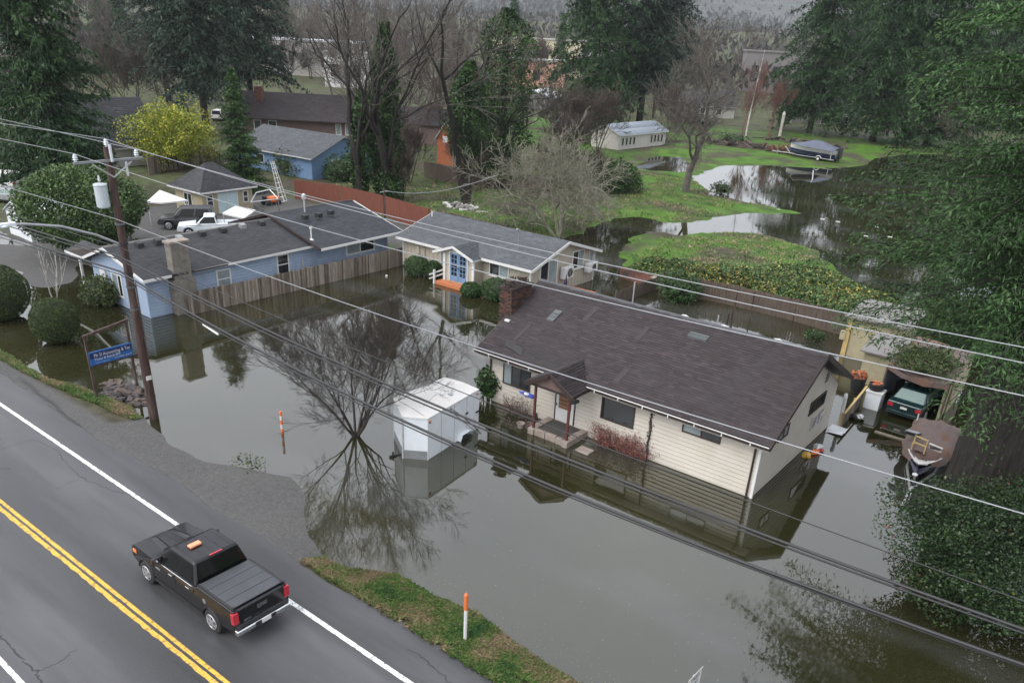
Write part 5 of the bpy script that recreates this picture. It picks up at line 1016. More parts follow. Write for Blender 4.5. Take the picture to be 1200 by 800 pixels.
def small_car(name, label, cat, loc, rot, paint, kind='sedan', glass=CAR_GLASS, W=1.78, group=None):
    D = dict(sedan=dict(r=.32, wb=2.62, x0=-.98, x1=3.55, zb=.3, W=W, belt=.92, roof=1.44, cab=(-.5, .12, 1.45, 2.25), top=[(-1.0, .5), (-.98, .95), (-.5, 1.0), (2.2, .94), (3.3, .78), (3.55, .6)]),
             wagon=dict(r=.38, wb=2.8, x0=-1.0, x1=3.7, zb=.42, W=1.9, belt=1.12, roof=1.85, cab=(-.95, -.8, 1.75, 2.4), top=[(-1.02, .6), (-1.0, 1.1), (2.4, 1.12), (3.5, 1.0), (3.7, .75)]),
             pickup=dict(r=.38, wb=3.1, x0=-1.1, x1=4.0, zb=.42, W=1.85, belt=1.08, roof=1.72, cab=(.75, .9, 1.75, 2.5), top=[(-1.1, .6), (-1.1, 1.08), (.7, 1.1), (2.5, 1.08), (3.85, .95), (4.0, .7)]))[kind]
    D['paint'] = paint; t = Thing(name, label, cat, loc, rot, group, local=True); bevel(t.part('body', car_body(D), paint), .06, 3); W2 = D['W'] / 2
    cab(t, D, glass, wins=((.1, .47), (.51, .88)) if kind != 'pickup' else ((.08, .9),))
    for s in (-1, 1):
        for x in (0, D['wb']): wheel(t, x, s * (W2 - .01), D['r'], .2, ALLOY)
        lamp(t, 'tail_light', D['x0'] - .03, D['x0'] + .1, min(s * W2 * .62, s * W2 * .95), max(s * W2 * .62, s * W2 * .95), .68 if kind == 'sedan' else .8, .86 if kind == 'sedan' else 1.0, TAIL_RED)
        lamp(t, 'headlight', D['x1'] - .2, D['x1'] - .02, min(s * W2 * .55, s * W2 * .85), max(s * W2 * .55, s * W2 * .85), .62, .76, CHROME)
        mb = MB(); mb.box(D['cab'][3] - .35, D['cab'][3] - .2, min(s * W2 * .95, s * W2 * 1.12), max(s * W2 * .95, s * W2 * 1.12), D['belt'] + .02, D['belt'] + .16); t.part('wing_mirror', mb, paint)
    mb = MB(); mb.box(D['x0'] - .1, D['x0'] + .05, -W2 * .92, W2 * .92, .34, .52); bevel(t.part('rear_bumper', mb, paint if kind == 'sedan' else BLACK_PLASTIC), .04)
    mb = MB(); mb.box(D['x0'] - .045, D['x0'] - .03, -.17, .17, .68, .8); t.part('number_plate', mb, WHITE)
    mb = MB(); mb.tube([(D['x0'] - .03, 0, .87), (D['x0'] - .045, 0, .87)], .05, 12); t.part('emblem', mb, CHROME)
    mb = MB(); mb.box(-.8, D['wb'] + .4, -W2 * .8, W2 * .8, .25, .6); t.part('chassis', mb, BLACK_PLASTIC); return t
small_car('green_sedan', 'dark green sedan parked tail outwards under the tarp shelter', 'car', (-6.98, 43.6, -.12), radians(86), mat('dark_green_car_paint', (.006, .022, .024), rough=.2, coat=.8), 'sedan', GREEN_GLASS)
small_car('black_wagon', 'black and grey sport utility car parked below the yellow garage', 'car', (-65.3, 39.6, .3), radians(233), mat('dusty_black_paint', (.03, .032, .036), rough=.4, coat=.3), 'wagon')
small_car('white_pickup', 'small white pickup parked behind the blue house roof', 'pickup truck', (-61.9, 39.7, .3), radians(236), WHITE_METAL, 'pickup')
p = at(12, 222, .3); small_car('white_van', 'white car at the left edge beyond the white shed', 'car', (p[0] + 1, p[1], .3), radians(200), WHITE, 'wagon', group=None)
p = at(8, 233, .3); small_car('silver_sedan', 'silver sedan with a pale windscreen in front of the white car', 'car', (p[0] + 3, p[1], .3), radians(200), GREY_METAL, 'sedan', GREEN_GLASS)
p = at(256, 142, .3); small_car('far_white_car', 'white car far off beside the thick dark trunk', 'car', tuple(p), radians(130), WHITE, 'wagon')

# ------------------------------------------------------------------ white cargo trailer standing in the water
tr = Thing('cargo_trailer', 'white vee nosed cargo trailer half sunk in the water beside the bare tree', 'trailer', (-23.1, 24.3, 0))
pl_ = [(-24.22, 22.98), (-22.6, 21.94), (-21.7, 22.56), (-22.2, 26.5), (-24.28, 26.42)]; ZT = 2.0
mb = MB(); n = 5; v = [(x, y, -.3) for x, y in pl_] + [(x, y, ZT) for x, y in pl_]; mb.add(v, [tuple(range(n - 1, -1, -1))] + [(i, (i+1) % n, n + (i+1) % n, n + i) for i in range(n)]); tr.part('wall', mb, WHITE_METAL)
cen = np.mean(np.array(pl_), 0)
rv = []; rf = []; rr = np.random.default_rng(4)          # rippled sheet on top
K = 7; A0, A1, A2, A3 = np.array(pl_[0]), np.array(pl_[2]), np.array(pl_[3]), np.array(pl_[4])
for j in range(K + 1):
    for i in range(K + 1): q = (A0*(1-i/K) + A1*i/K)*(1-j/K) + (A3*(1-i/K) + A2*i/K)*j/K; edge = (i in (0, K) or j in (0, K)); rv.append((*q, ZT + .03 + (.07 * sin(pi*i/K) + (0 if edge else rr.normal(0, .012)))))
for j in range(K):
    for i in range(K): a = j*(K+1)+i; rf.append((a, a+1, a+K+2, a+K+1))
mb = MB(); mb.add(rv, rf); ns = len(mb.v); mb.add([(*pl_[0], ZT + .03), (*pl_[1], ZT + .03), (*pl_[2], ZT + .03), (*((np.array(pl_[0]) + np.array(pl_[2])) / 2), ZT + .09)], [(0, 1, 3), (1, 2, 3)]); tr.part('roof', mb, TRAILER_TOP)
for i in range(5):
    a, b_ = np.array(pl_[i]), np.array(pl_[(i+1) % 5]); trim(tr, 'roof_rail', (*a, ZT + .0), (*b_, ZT + .0), .05, .07, WHITE)
    mb = MB(); mb.bar((*(a + (a - cen) * .004), -.2), (*(a + (a - cen) * .004), ZT - .04), .07 if i == 1 else .035); tr.part('corner_trim', mb, STEEL if i == 1 else WHITE)
for a, b_, lb in ((pl_[0], pl_[1], None), (pl_[1], pl_[2], None)):   # grey stone guard round the foot of the nose
    a, b_ = np.array(a), np.array(b_); d = (b_ - a) / np.linalg.norm(b_ - a); nn = np.array([d[1], -d[0]]) * .02; q = [(*(a + nn), -.1), (*(b_ + nn), -.1), (*(b_ + nn), .42), (*(a + nn), .42)]; mb = MB(); mb.hexa([(x - nn[0], y - nn[1], z) for x, y, z in q], q); tr.part('stone_guard', mb, GREY_METAL)
a, b_ = np.array(pl_[2]), np.array(pl_[3]); d = (b_ - a) / np.linalg.norm(b_ - a); nn = np.array([d[1], -d[0]])
for u in (1.0, 2.0, 3.0): q = a + d * u + nn * .004; mb = MB(); mb.bar((*q, .0), (*q, ZT - .05), .012); tr.part('panel_seam', mb, GREY_METAL)
q = a + d * 2.75; fv = [(*(q + nn * .02), .1), (*(q + nn * .2), .1), (*(q + nn * .2), .3), (*(q + d * .12 + nn * .2), .42), (*(q + d * .12), .42)]
mb = MB(); o_ = d * 1.0; fl = [q - d * .5, q - d * .34, q + d * .34, q + d * .5]; hz = [.02, .3, .3, .02]
mb.add([(*p, z) for p, z in zip(fl, hz)] + [(*(p + nn * .22), z) for p, z in zip(fl, hz)], [(0, 1, 5, 4), (1, 2, 6, 5), (2, 3, 7, 6)]); fd = tr.part('fender', mb, WHITE_METAL)
mb = MB(); mb.tube([(*(q + nn * .02), -.12), (*(q + nn * .2), -.12)], .33, 16); tr.part('tyre', mb, RUBBER, parent=fd)
for u, z, w in ((.1, 1.78, .1), (2.9, 1.15, .2), (3.75, .9, .25)): p = a + d * u + nn * .015; mb = MB(); mb.bar((*p, z), (*(p + d * w), z), .025, .09); tr.part('latch', mb, BLACK_PLASTIC)
mb = MB(); mb.bar((-22.9, 22.3, -.05), (-23.05, 21.55, .05), .09); tr.part('drawbar', mb, BLACK_PLASTIC); mb = MB(); mb.bar((-23.05, 21.75, -.2), (-23.05, 21.75, .22), .06); tr.part('jack', mb, BLACK_PLASTIC)
for p0, p1 in (((-22.6, 23.2), (-23.1, 24.6)), ((-22.9, 24.9), (-22.6, 25.2))): mb = MB(); mb.tube([(*p0, ZT + .085), (*p1, ZT + .125)], .014, 4); tr.part('roof_crease', mb, GREY_METAL)
for i_ in (2, 3):
    for z_ in (1.82,): p = np.array(pl_[i_]) + (np.array(pl_[5 - i_]) - np.array(pl_[i_])) * .04; mb = MB(); mb.box(p[0] + .02, p[0] + .06, p[1] - .05, p[1] + .05, z_, z_ + .05); tr.part('marker_lamp', mb, AMBER if i_ == 2 else TAIL_RED)
mb = MB(); mb.box(-22.72, -22.52, 24.9, 25.05, ZT + .07, ZT + .12); tr.part('roof_vent', mb, GREY_METAL)

# ------------------------------------------------------------------ boats
def hull_mesh(L_, W_, H_, nose=.9, n=14):
    v = []; f = []; k = 7
    for i in range(n + 1):
        u = i / n; w = W_ / 2 * (1 - max(0, (u - .45) / .55) ** 2.2); zk = .12 * H_ + .55 * H_ * max(0, (u - .6) / .4) ** 2; zt = H_ * (1 + .12 * u)
        for j in range(k): s = (j / (k - 1)) * 2 - 1; y = s * w * (1 - .0 * abs(s)); z = zk + (zt - zk) * abs(s) ** 1.7; v.append((L_ * u, y, z))
    for i in range(n):
        for j in range(k - 1): a = i*k+j; f.append((a, a+k, a+k+1, a+1))
    f.append(tuple(range(k))); return v, f
def cover_mesh(L_, W_, H_, peak, n=14, k=9, seed=0, x1=1.0, over=.06, wr=0):
    r = np.random.default_rng(seed); v = []; f = []
    for i in range(n + 1):
        u = i / n * x1; w = (W_ / 2 + over) * (1 - max(0, (u - .45) / .55) ** 2.2) + .02; zt = H_ * (1 + .12 * u)
        for j in range(k):
            s = (j / (k - 1)) * 2 - 1; hgt_ = peak(u) * (1 - abs(s) ** 1.8); z = zt - .12 + .15 * (1 - abs(s) ** 6) + hgt_ + (r.normal(0, .035) if 0 < j < k - 1 else 0); z += wr * (.05 * sin(13 * u + 4 * s) * sin(5 * s + 2) + .035 * sin(31 * u - 7 * s) + .03 * sin(17 * s + 6 * u)) * (1 - .5 * s * s) - wr * .25 * max(0, abs(s) - .8) * (1 + sin(19 * u)); v.append((L_ * u, s * w * (1 + wr * .03 * sin(27 * u)), z))
    for i in range(n):
        for j in range(k - 1): a = i*k+j; f.append((a, a+1, a+k+1, a+k))
    return v, f
def boat_trailer(t, L_, W_, m=STEEL, zh=.35):
    for s in (-1, 1):
        mb = MB(); mb.bar((0, s * W_ * .38, zh), (L_ * .72, s * W_ * .3, zh), .08); mb.bar((L_ * .72, s * W_ * .3, zh), (L_ * 1.12, 0, zh + .02), .08); t.part('trailer_rail', mb, m)
        mb = MB(); mb.tube([(L_ * .3, s * W_ * .36, .28), (L_ * .3, s * W_ * .5, .28)], .28, 14); w = t.part('wheel', mb, RUBBER); mb = MB(); mb.tube([(L_ * .3, s * W_ * .5, .28), (L_ * .3, s * (W_ * .5 + .01), .28)], .15, 12); t.part('rim', mb, WHITE, parent=w)
        mb = MB(); mb.tube([(L_ * .3 + .38 * cos(a), s * W_ * .44, .28 + .36 * sin(a)) for a in np.linspace(.2, pi - .2, 9)], .06, 5); t.part('mudguard', mb, WHITE)
        mb = MB(); mb.tube([(.3, s * W_ * .52, .3), (.3, s * W_ * .55, 1.3)], .035, 6); t.part('guide_post', mb, WHITE)
    mb = MB(); mb.bar((L_ * 1.05, 0, zh), (L_ * 1.38, 0, zh - .03), .1); t.part('tongue', mb, m); mb = MB(); mb.bar((L_ * .98, 0, zh), (L_ * 1.1, 0, 1.1), .08); mb.tube([(L_ * 1.1, -.1, 1.05), (L_ * 1.1, .1, 1.05)], .07, 8); t.part('winch_post', mb, m); mb = MB(); mb.tube([(L_ * 1.25, .12, -.1), (L_ * 1.25, .12, .6)], .04, 6); t.part('jack', mb, m)
# tarp covered boat by the big trunk: bow towards the viewer
b1 = Thing('tarp_covered_boat', 'blue and white motor boat under a crumpled brown tarp with junk on top', 'boat', (-5.05, 41.5, -.18), radians(-86), local=True)
v, f = hull_mesh(6.1, 2.0, .95); mb = MB(); mb.add(v, f); b1.part('hull', mb, NAVY, smooth=True)
v, f = cover_mesh(6.1, 2.0, 1.0, lambda u: .35 * sin(pi * min(1, u * 1.15)) ** .7 + .1 * sin(9 * u), x1=.88, over=.13, seed=3, n=30, k=17, wr=1); mb = MB(); mb.add(v, f); b1.part('tarp', mb, TARP_BROWN, smooth=True)
mb = MB(); vv = [(6.1 * u, s * (1.0 * (1 - max(0, (u - .45) / .55) ** 2.2)) * .97, 1.085 + .12 * u * .95) for u in (.74, .82, .9, .97) for s in (-1, 1)]; mb.add(vv, [(0, 2, 3, 1), (2, 4, 5, 3), (4, 6, 7, 5)]); b1.part('foredeck', mb, WHITE, smooth=False)
mb = MB(); mb.tube([(5.75, -.3, 1.22), (6.05, 0, 1.25), (5.75, .3, 1.22)], .03, 6); b1.part('bow_rail', mb, CHROME)
boat_trailer(b1, 6.1, 1.9, zh=.3)
def junk(name, label, cat, boxes, mats, loc=(0, 0, 0), names=None):
    t = Thing(name, label, cat, loc)
    for i, (b_, m_) in enumerate(zip(boxes, mats)):
        mb = MB(); (mb.box(*b_) if len(b_) == 6 else mb.bar(*b_)); t.part((names or ['panel'])[i % len(names or [1])], mb, m_)
    return t
junk('folded_chair', 'folded black and grey chair lying on the boat tarp', 'chair', [((-5.9, 37.85, 1.42), (-5.25, 37.6, 1.52), .3, .06), ((-5.85, 37.75, 1.52), (-5.3, 37.55, 1.6), .24, .04), ((-5.95, 37.65, 1.42), (-5.1, 37.4, 1.45), .05)], [BLACK_PLASTIC, GREY_METAL, BLACK_PLASTIC], (-5.6, 37.7, 1.4), ['seat', 'backrest', 'leg'])
junk('wire_crate', 'pale wire crate sitting on the boat tarp beside a folded chair', 'crate', [((-5.3, 36.9, 1.3), (-5.3, 36.9, 1.75), .05), ((-4.75, 36.75, 1.3), (-4.75, 36.75, 1.75), .05), ((-5.25, 36.4, 1.25), (-5.25, 36.4, 1.65), .05), ((-4.7, 36.3, 1.25), (-4.7, 36.3, 1.65), .05), ((-5.3, 36.9, 1.72), (-4.75, 36.75, 1.72), .05), ((-5.25, 36.4, 1.62), (-4.7, 36.3, 1.62), .05), ((-5.3, 36.9, 1.5), (-5.25, 36.4, 1.45), .05), ((-5.28, 36.65, 1.32), (-4.72, 36.52, 1.32), .5, .03)], [PLAIN_WOOD] * 7 + [BROWN_WALL], (-5.0, 36.6, 1.3), ['bar'])
junk('sun_lounger', 'white edged folded lounger leaning on the boat tarp', 'lounger', [((-4.65, 36.85, 1.4), (-4.1, 36.7, 1.4), .05), ((-4.65, 36.85, 1.4), (-4.6, 36.45, 1.75), .05), ((-4.1, 36.7, 1.4), (-4.05, 36.3, 1.75), .05), ((-4.6, 36.45, 1.75), (-4.05, 36.3, 1.75), .05), ((-4.37, 36.7, 1.44), (-4.33, 36.4, 1.7), .42, .02)], [WHITE] * 4 + [GREY_WALL], (-4.4, 36.6, 1.4), ['frame_bar'])
# covered boat across the pond
q = at(958, 188, .3); b2 = Thing('covered_speedboat', 'speedboat under a dark blue cover on a trailer on the lawn across the pond', 'boat', (q[0] + 3.0, q[1] + .3, .3), radians(172), local=True); b2.o.scale = (1.3, 1.3, 1.25)
v, f = hull_mesh(6.6, 2.4, 1.5); mb = MB(); mb.add(v, f); b2.part('hull', mb, WHITE, smooth=True)
v, f = hull_mesh(6.62, 2.43, 1.0); mb = MB(); mb.add(v, f); b2.part('lower_hull', mb, NAVY, smooth=True)
v, f = cover_mesh(6.6, 2.4, 1.55, lambda u: .75 * math.exp(-((u - .42) / .3) ** 2), over=.12, seed=5); mb = MB(); mb.add(v, f); b2.part('cover', mb, TARP_BLUE, smooth=True)
boat_trailer(b2, 6.6, 2.3); mb = MB(); mb.box(-.5, -.05, -.22, .22, .5, 1.9); bevel(b2.part('outboard_motor', mb, BLACK_PLASTIC), .08); mb = MB(); mb.tube([(-.25, 0, .1), (-.25, 0, .5)], .07, 8); b2.part('motor_leg', mb, BLACK_PLASTIC)
# small things by the tarp shelter
ck = Thing('white_chest', 'white chest appliance standing by the tarp shelter with a pot on top', 'chest', (-8.65, 43.1, 0)); mb = MB(); mb.box(-9.05, -8.25, 42.75, 43.5, -.2, .88); bevel(ck.part('cabinet', mb, WHITE_METAL), .03); mb = MB(); mb.box(-9.08, -8.22, 42.72, 43.53, .885, 1.0); bevel(ck.part('lid', mb, WHITE), .02)
pt = Thing('black_pot', 'big round black pot heaped with orange pieces on the white chest', 'pot', (-8.7, 43.1, 1.0)); mb = MB(); mb.lathe([(.3, 0), (.38, .1), (.4, .35), (.36, .36), (.33, .28)], 16, (-8.7, 43.1, 1.0)); pt.part('pot', mb, BLACK_PLASTIC)
for i in range(9): a = i * .7; mb = MB(); mb.blob((-8.7 + .2 * cos(a * 1.9) * (i % 3) / 2, 43.1 + .2 * sin(a * 1.9) * (i % 3) / 2, 1.36 + .03 * (i % 4)), (.13, .1, .06), 4, i); pt.part('orange_piece', mb, mat('rust_orange', (.4, .12, .05), rough=.7) if i == 0 else bpy.data.materials['rust_orange'])
pt = Thing('rusty_basket', 'dark basket with rusty leaves behind the white chest beside the eaves', 'basket', (-10.0, 44.6, 0)); mb = MB(); mb.lathe([(.25, 0), (.38, .5), (.42, .9), (.38, .9)], 12, (-10.0, 44.6, 0)); pt.part('basket', mb, BLACK_PLASTIC); v, t_ = mound(rng, 120, (.45, .45, .25), 3); lq = leaf_quads(v + np.array([-10.0, 44.6, 1.0]), .2, rng); pt.part('dry_leaves', None, None, me=mesh_of('dry_leaves', lq[0] - pt.off, lq[1], bpy.data.materials['rust_orange']))
gf = plank_fence('broken_gate', 'low broken slatted gate with a pale top rail standing in the flooded drive', [(-9.05, 39.3, 0), (-9.25, 43.3, 0)], .75, .42, OLD_WOOD, seed=12, lean=.05, postm=PLAIN_WOOD)
mb = MB(); mb.bar((-9.0, 39.2, .85), (-9.22, 43.4, .95), .1, .06); gf.part('top_rail', mb, PLAIN_WOOD)
pc = Thing('white_pipe', 'white plastic pipe bent along the far corner of the cream house', 'pipe', (-9.5, 39.4, 0)); mb = MB(); mb.tube([(-9.35, 39.9, 1.5), (-9.3, 39.75, 1.6), (-9.25, 39.6, 1.45), (-9.2, 39.4, .6), (-9.2, 39.35, .0)], .09, 8); pc.part('tube', mb, WHITE)
sc_ = Thing('plastic_sheet', 'crumpled clear white plastic sheet floating by the broken gate', 'sheet', (-9.3, 38.6, 0)); vv = []; ff = []
for j in range(6):
    for i in range(6): vv.append((-9.45 + .16 * i, 38.2 + .22 * j, .03 + .1 * abs(sin(3 * i + 2 * j))))
for j in range(5):
    for i in range(5): a = j*6+i; ff.append((a, a+1, a+7, a+6))
mb = MB(); mb.add(vv, ff); sc_.part('sheet', mb, mat('milky_plastic', (.6, .62, .66), rough=.3))
sp = Thing('chrome_bin', 'small chrome and black bundle afloat beside the broken gate', 'bundle', (-8.7, 41.0, 0)); mb = MB(); mb.blob((-8.75, 41.0, .12), (.35, .28, .2), 6, 1, .3); sp.part('bundle', mb, BLACK_PLASTIC); mb = MB(); mb.blob((-8.6, 40.85, .22), (.2, .16, .14), 5, 2, .3); sp.part('foil', mb, STEEL)
py_ = Thing('flood_junk', 'floating junk of yellow and orange plastic by the gable corner of the cream house', 'junk', (-9.1, 35.6, 0))
for x, y, m_, r_ in ((-9.2, 34.9, YELLOW_LINE, .2), (-9.0, 35.5, ORANGE_PLASTIC, .18), (-9.1, 36.1, STEEL, .22), (-8.85, 35.9, TAIL_RED, .12)): mb = MB(); mb.blob((x, y, .08), (r_, r_ * 1.5, r_ * .7), 5, int(abs(y * 10)), .3); py_.part('piece', mb, m_)
mo = Thing('motorbike', 'white and blue bicycle leaning beside the tarp shelter and the big trunk', 'bicycle', (-5.0, 45.4, 0)); 
for y in (45.0, 46.0): mb = MB(); mb.tube([(-5.1, y + .32 * cos(a), .75 + .32 * sin(a)) for a in np.linspace(0, 2*pi, 17)], .03, 5); mo.part('wheel', mb, BLACK_PLASTIC)
mb = MB(); mb.tube([(-5.1, 45.0, .75), (-5.1, 45.35, 1.2), (-5.1, 45.8, 1.15), (-5.1, 46.0, .75), (-5.1, 45.5, .7), (-5.1, 45.35, 1.2)], .035, 5); mo.part('frame', mb, WHITE); mb = MB(); mb.tube([(-5.4, 45.3, 1.35), (-4.8, 45.3, 1.35)], .025, 5); mo.part('handlebar', mb, BLACK_PLASTIC)
tag(solo('floating_board', 'pale plank floating in the water behind the green sedan', 'plank', MB().box(-7.6, -6.2, 39.9, 40.15, -.02, .05), OLD_WOOD, (-7, 40, 0)))

# ------------------------------------------------------------------ utility pole, wires, signs and posts
PX, PY = -33.86, 16.66
up = Thing('utility_pole', 'tall dark brown utility pole with a crossarm, transformer and street lamp at the water edge', 'utility pole', (PX, PY, 0))
mb = MB(); mb.tube([(PX, PY, -.3), (PX, PY, 4), (PX, PY, 8), (PX, PY, 12.1)], [.19, .175, .16, .14], 12); up.part('pole', mb, POLE_WOOD)
mb = MB(); mb.box(PX + .13, PX + .23, 15.15, 18.0, 11.55, 11.64); ca = up.part('crossarm', mb, GREY_METAL)
for s in (-.8, .8): mb = MB(); mb.bar((PX + .26, PY + s, 11.5), (PX + .2, PY, 10.95), .03, .05); up.part('brace', mb, STEEL, parent=ca)
INS = [(PX + .18, 15.25, 11.64), (PX + .18, 17.75, 11.64), (PX, PY, 12.1)]
for x, y, z in INS:
    mb = MB(); mb.lathe([(.05, 0), (.05, .06), (.1, .08), (.06, .14), (.1, .16), (.06, .22), (.08, .24), (.03, .3)], 10, (x, y, z)); up.part('insulator', mb, PORCELAIN)
mb = MB(); mb.tube([(PX + .26, PY, 11.55), (PX + .26, PY, 12.2)], .06, 8); up.part('bracket', mb, PORCELAIN)
mb = MB(); mb.lathe([(.05, 0), (.05, .55)], 8, (PX + .2, 17.25, 10.95)); up.part('fuse_cutout', mb, PORCELAIN)
tc = (PX - .1, 16.17, 9.75); mb = MB(); mb.lathe([(.23, 0), (.26, .04), (.26, .86), (.275, .88), (.26, .94), (.1, .98)], 18, tc); tx = up.part('transformer', mb, mat('pale_grey_enamel', (.4, .44, .47), rough=.4), smooth=False)
mb = MB(); mb.lathe([(.05, 0), (.06, .05), (.03, .25)], 8, (tc[0], tc[1], tc[2] + 1.03)); up.part('bushing', mb, PORCELAIN, parent=tx)
arm = [aty(*q, Y_) for q, Y_ in (((143, 288), 16.6), ((110, 277), 15.6), ((70, 268.5), 14.3), ((30, 262.5), 13.0), ((14, 263), 12.5))]
arm = [np.array([PX, p[1], z]) for p, z in zip(arm, (8.15, 8.72, 9.25, 9.52, 9.58))]
mb = MB(); mb.tube(arm, .055, 8); la = up.part('lamp_arm', mb, GREY_METAL); mb = MB(); mb.lathe([(.02, 0), (.14, .03), (.18, .1), (.1, .18)], 12, (PX, 12.2, 9.46)); mb.box(PX - .12, PX + .12, 12.0, 12.65, 9.53, 9.66); bevel(up.part('street_lamp_head', mb, WHITE_METAL, parent=la), .02)
for z, m_ in ((9.0, DULL_METAL), (8.2, BLACK_PLASTIC), (6.9, BLACK_PLASTIC), (6.3, DULL_METAL), (5.3, DULL_METAL)): mb = MB(); mb.tube([(PX, PY, z), (PX, PY, z + .08)], .2, 12); up.part('pole_band', mb, m_)
mb = MB(); mb.box(PX + .17, PX + .2, 16.55, 16.8, 2.0, 2.2); up.part('tag', mb, WHITE)
mb = MB(); mb.tube([(PX + .1, 16.84, 0), (PX + .1, 16.84, 6.5)], .035, 6); up.part('conduit', mb, DARK_WOOD)
up2 = Thing('far_utility_pole', 'slim grey utility pole far back in front of the dark cypress', 'utility pole', tuple(at(636, 92, .3))); q = at(636, 92, .3); mb = MB(); mb.tube([(q[0], q[1], 0), (q[0], q[1], 14)], [.2, .14], 8); up2.part('pole', mb, TWIG_GREY); mb = MB(); mb.bar((q[0] - 1.6, q[1] + .8, 12.5), (q[0] + 1.6, q[1] - .8, 12.5), .14); up2.part('crossarm', mb, TWIG_GREY)
up3 = Thing('drop_pole', 'thin brown service pole between the blue house and the tan cottage', 'utility pole', tuple(at(452, 292, 0))); q = at(452, 297, 0); mb = MB(); mb.tube([(q[0], q[1], -.2), (q[0], q[1], 5.3)], [.09, .07], 8); up3.part('pole', mb, POLE_WOOD); mb = MB(); mb.bar((q[0], q[1] - .4, 5.0), (q[0], q[1] + .4, 5.0), .06); up3.part('bracket', mb, STEEL)
def span(pts, x0, x1, n=40, anchor=None):
    P = np.array(pts); Y_ = P[:, 1].mean(); X_ = P[:, 0]; Z_ = P[:, 2]; w = np.ones(len(X_))
    if anchor is not None: X_ = np.append(X_, anchor[0]); Z_ = np.append(Z_, anchor[2]); w = np.append(w, 4)
    c = np.polyfit(X_, Z_, 2 if len(X_) > 2 else 1, w=w); xs = np.linspace(x0, x1, n); ys = np.full(n, Y_)
    if anchor is not None: k = np.clip((xs - anchor[0]) / 6.0, -1, 1); ys = anchor[1] + (Y_ - anchor[1]) * np.abs(k)
    return np.stack([xs, ys, np.polyval(c, xs)], 1)
def wire(label, Y_, px_right, px_left, anchor, r, m, group):
    right = span([aty(*p, Y_) for p in px_right], anchor[0], 14, 60, anchor); left = span([aty(*p, Y_) for p in px_left], -95, anchor[0], 40, anchor)
    mb = MB(); mb.tube(np.concatenate([left, right[1:]]), r, 6); o = tag(link('power_line' if m is ALU_WIRE else 'cable', mesh_of('power_line', np.array(mb.v) - np.array(anchor), mb.f, m, True)), label, 'power line' if m is ALU_WIRE else 'cable', group); o.location = anchor; return o
GP, GC = 'bare power lines on the utility pole', 'dark cables slung below the power lines'
wire('bare power line on the insulator at the road end of the crossarm', 15.25, [(129, 197.5), (240, 229.5), (298, 246.5), (460, 291.5), (593, 326), (740, 361), (971, 412.5), (1160, 455), (1200, 465)], [(0, 162.5)], (PX + .18, 15.25, 11.95), .0115, ALU_WIRE, GP)
wire('bare power line on the insulator at the house end of the crossarm', 17.75, [(240, 199), (400, 238), (560, 276), (724, 315), (1058, 380), (1200, 406)], [(0, 139.5)], (PX + .18, 17.75, 11.95), .0115, ALU_WIRE, GP)
wire('bare power line tied to the very top of the utility pole', 16.66, [(240, 202), (400, 243), (560, 282), (740, 324), (980, 380), (1160, 417.5), (1200, 426)], [(0, 144.5)], (PX, 16.66, 12.4), .0115, ALU_WIRE, GP)
wire('pale neutral wire clipped below the transformer on the pole', 16.4, [(300, 317), (400, 350), (594, 421), (687, 451.5), (850, 497.5), (1030, 551), (1200, 600)], [(0, 217)], (PX + .2, 16.4, aty(134, 256, 16.4)[2]), .014, ALU_WIRE, GP)
wire('thin dark cable fixed highest of the dark cables on the pole', 16.4, [(250, 340), (496, 420), (610, 485), (760, 514), (880, 552), (1009, 593), (1200, 668)][0:1] + [(560, 467), (610, 485.5), (702, 494 + 25), (880, 581), (1009, 628), (1200, 700)][0:2] + [(914, 600), (1200, 705)], [(0, 248)], (PX + .2, 16.4, aty(144, 291, 16.4)[2]), .014, CABLE, GC)
wire('paired dark cable sagging over the front of the cream house', 16.3, [(330, 400), (395, 424), (460, 450), (600, 511), (832, 600), (1058, 688), (1200, 738)], [(0, 258)], (PX + .22, 16.3, aty(147, 303, 16.3)[2]), .036, CABLE, GC)
wire('second strand of the paired dark cable, hanging just below it', 16.3, [(330, 404.5), (395, 428.5), (460, 454.5), (600, 516), (832, 605), (1058, 692.5), (1200, 743)], [(0, 262)], (PX + .22, 16.3, aty(147.5, 307, 16.3)[2]), .026, CABLE, GC)
wire('thick lowest dark cable sagging across the front of the white trailer', 16.2, [(175, 346), (275, 398), (300, 411), (460, 484), (600, 547), (725, 600), (900, 669), (1050, 724), (1200, 783)], [(0, 274)], (PX + .22, 16.2, aty(151, 322, 16.2)[2]), .043, CABLE, GC)
wire('thin strand beneath the thick lowest dark cable', 16.2, [(175, 349), (275, 401.5), (300, 415), (460, 488.5), (600, 551.5), (725, 604), (900, 672), (1050, 727), (1200, 786)], [(0, 278)], (PX + .22, 16.2, aty(151.5, 326, 16.2)[2]), .022, CABLE, GC)
p0 = aty(487, 422, 16.3)
def loop(name, label, px, Y_, sx, sz, thick):
    c = aty(*px, Y_); mb = MB(); mb.tube([c + np.array([sx * cos(a), 0, sz * sin(a) - .33 * sx * cos(a)]) for a in np.linspace(0, 2 * pi, 25)], thick, 5); o = solo(name, label, 'cable', mb, CABLE, tuple(c)); return o
loop('slack_loop', 'slack storage loop of cable hung from the dark cables above the white trailer', (545, 493), 16.3, .62, .07, .016)
loop('slack_loop', 'flat coil of spare cable hung from the dark cables over the bare tree', (428, 421), 16.3, .26, .09, .03)
mb = MB(); a, b_ = aty(238, 380, 16.2), aty(256, 392, 16.2); mb.tube([a, b_], .04, 8); solo('splice_sleeve', 'whitish splice sleeve on the lowest dark cable over the fence', 'sleeve', mb, WHITE, tuple(a))
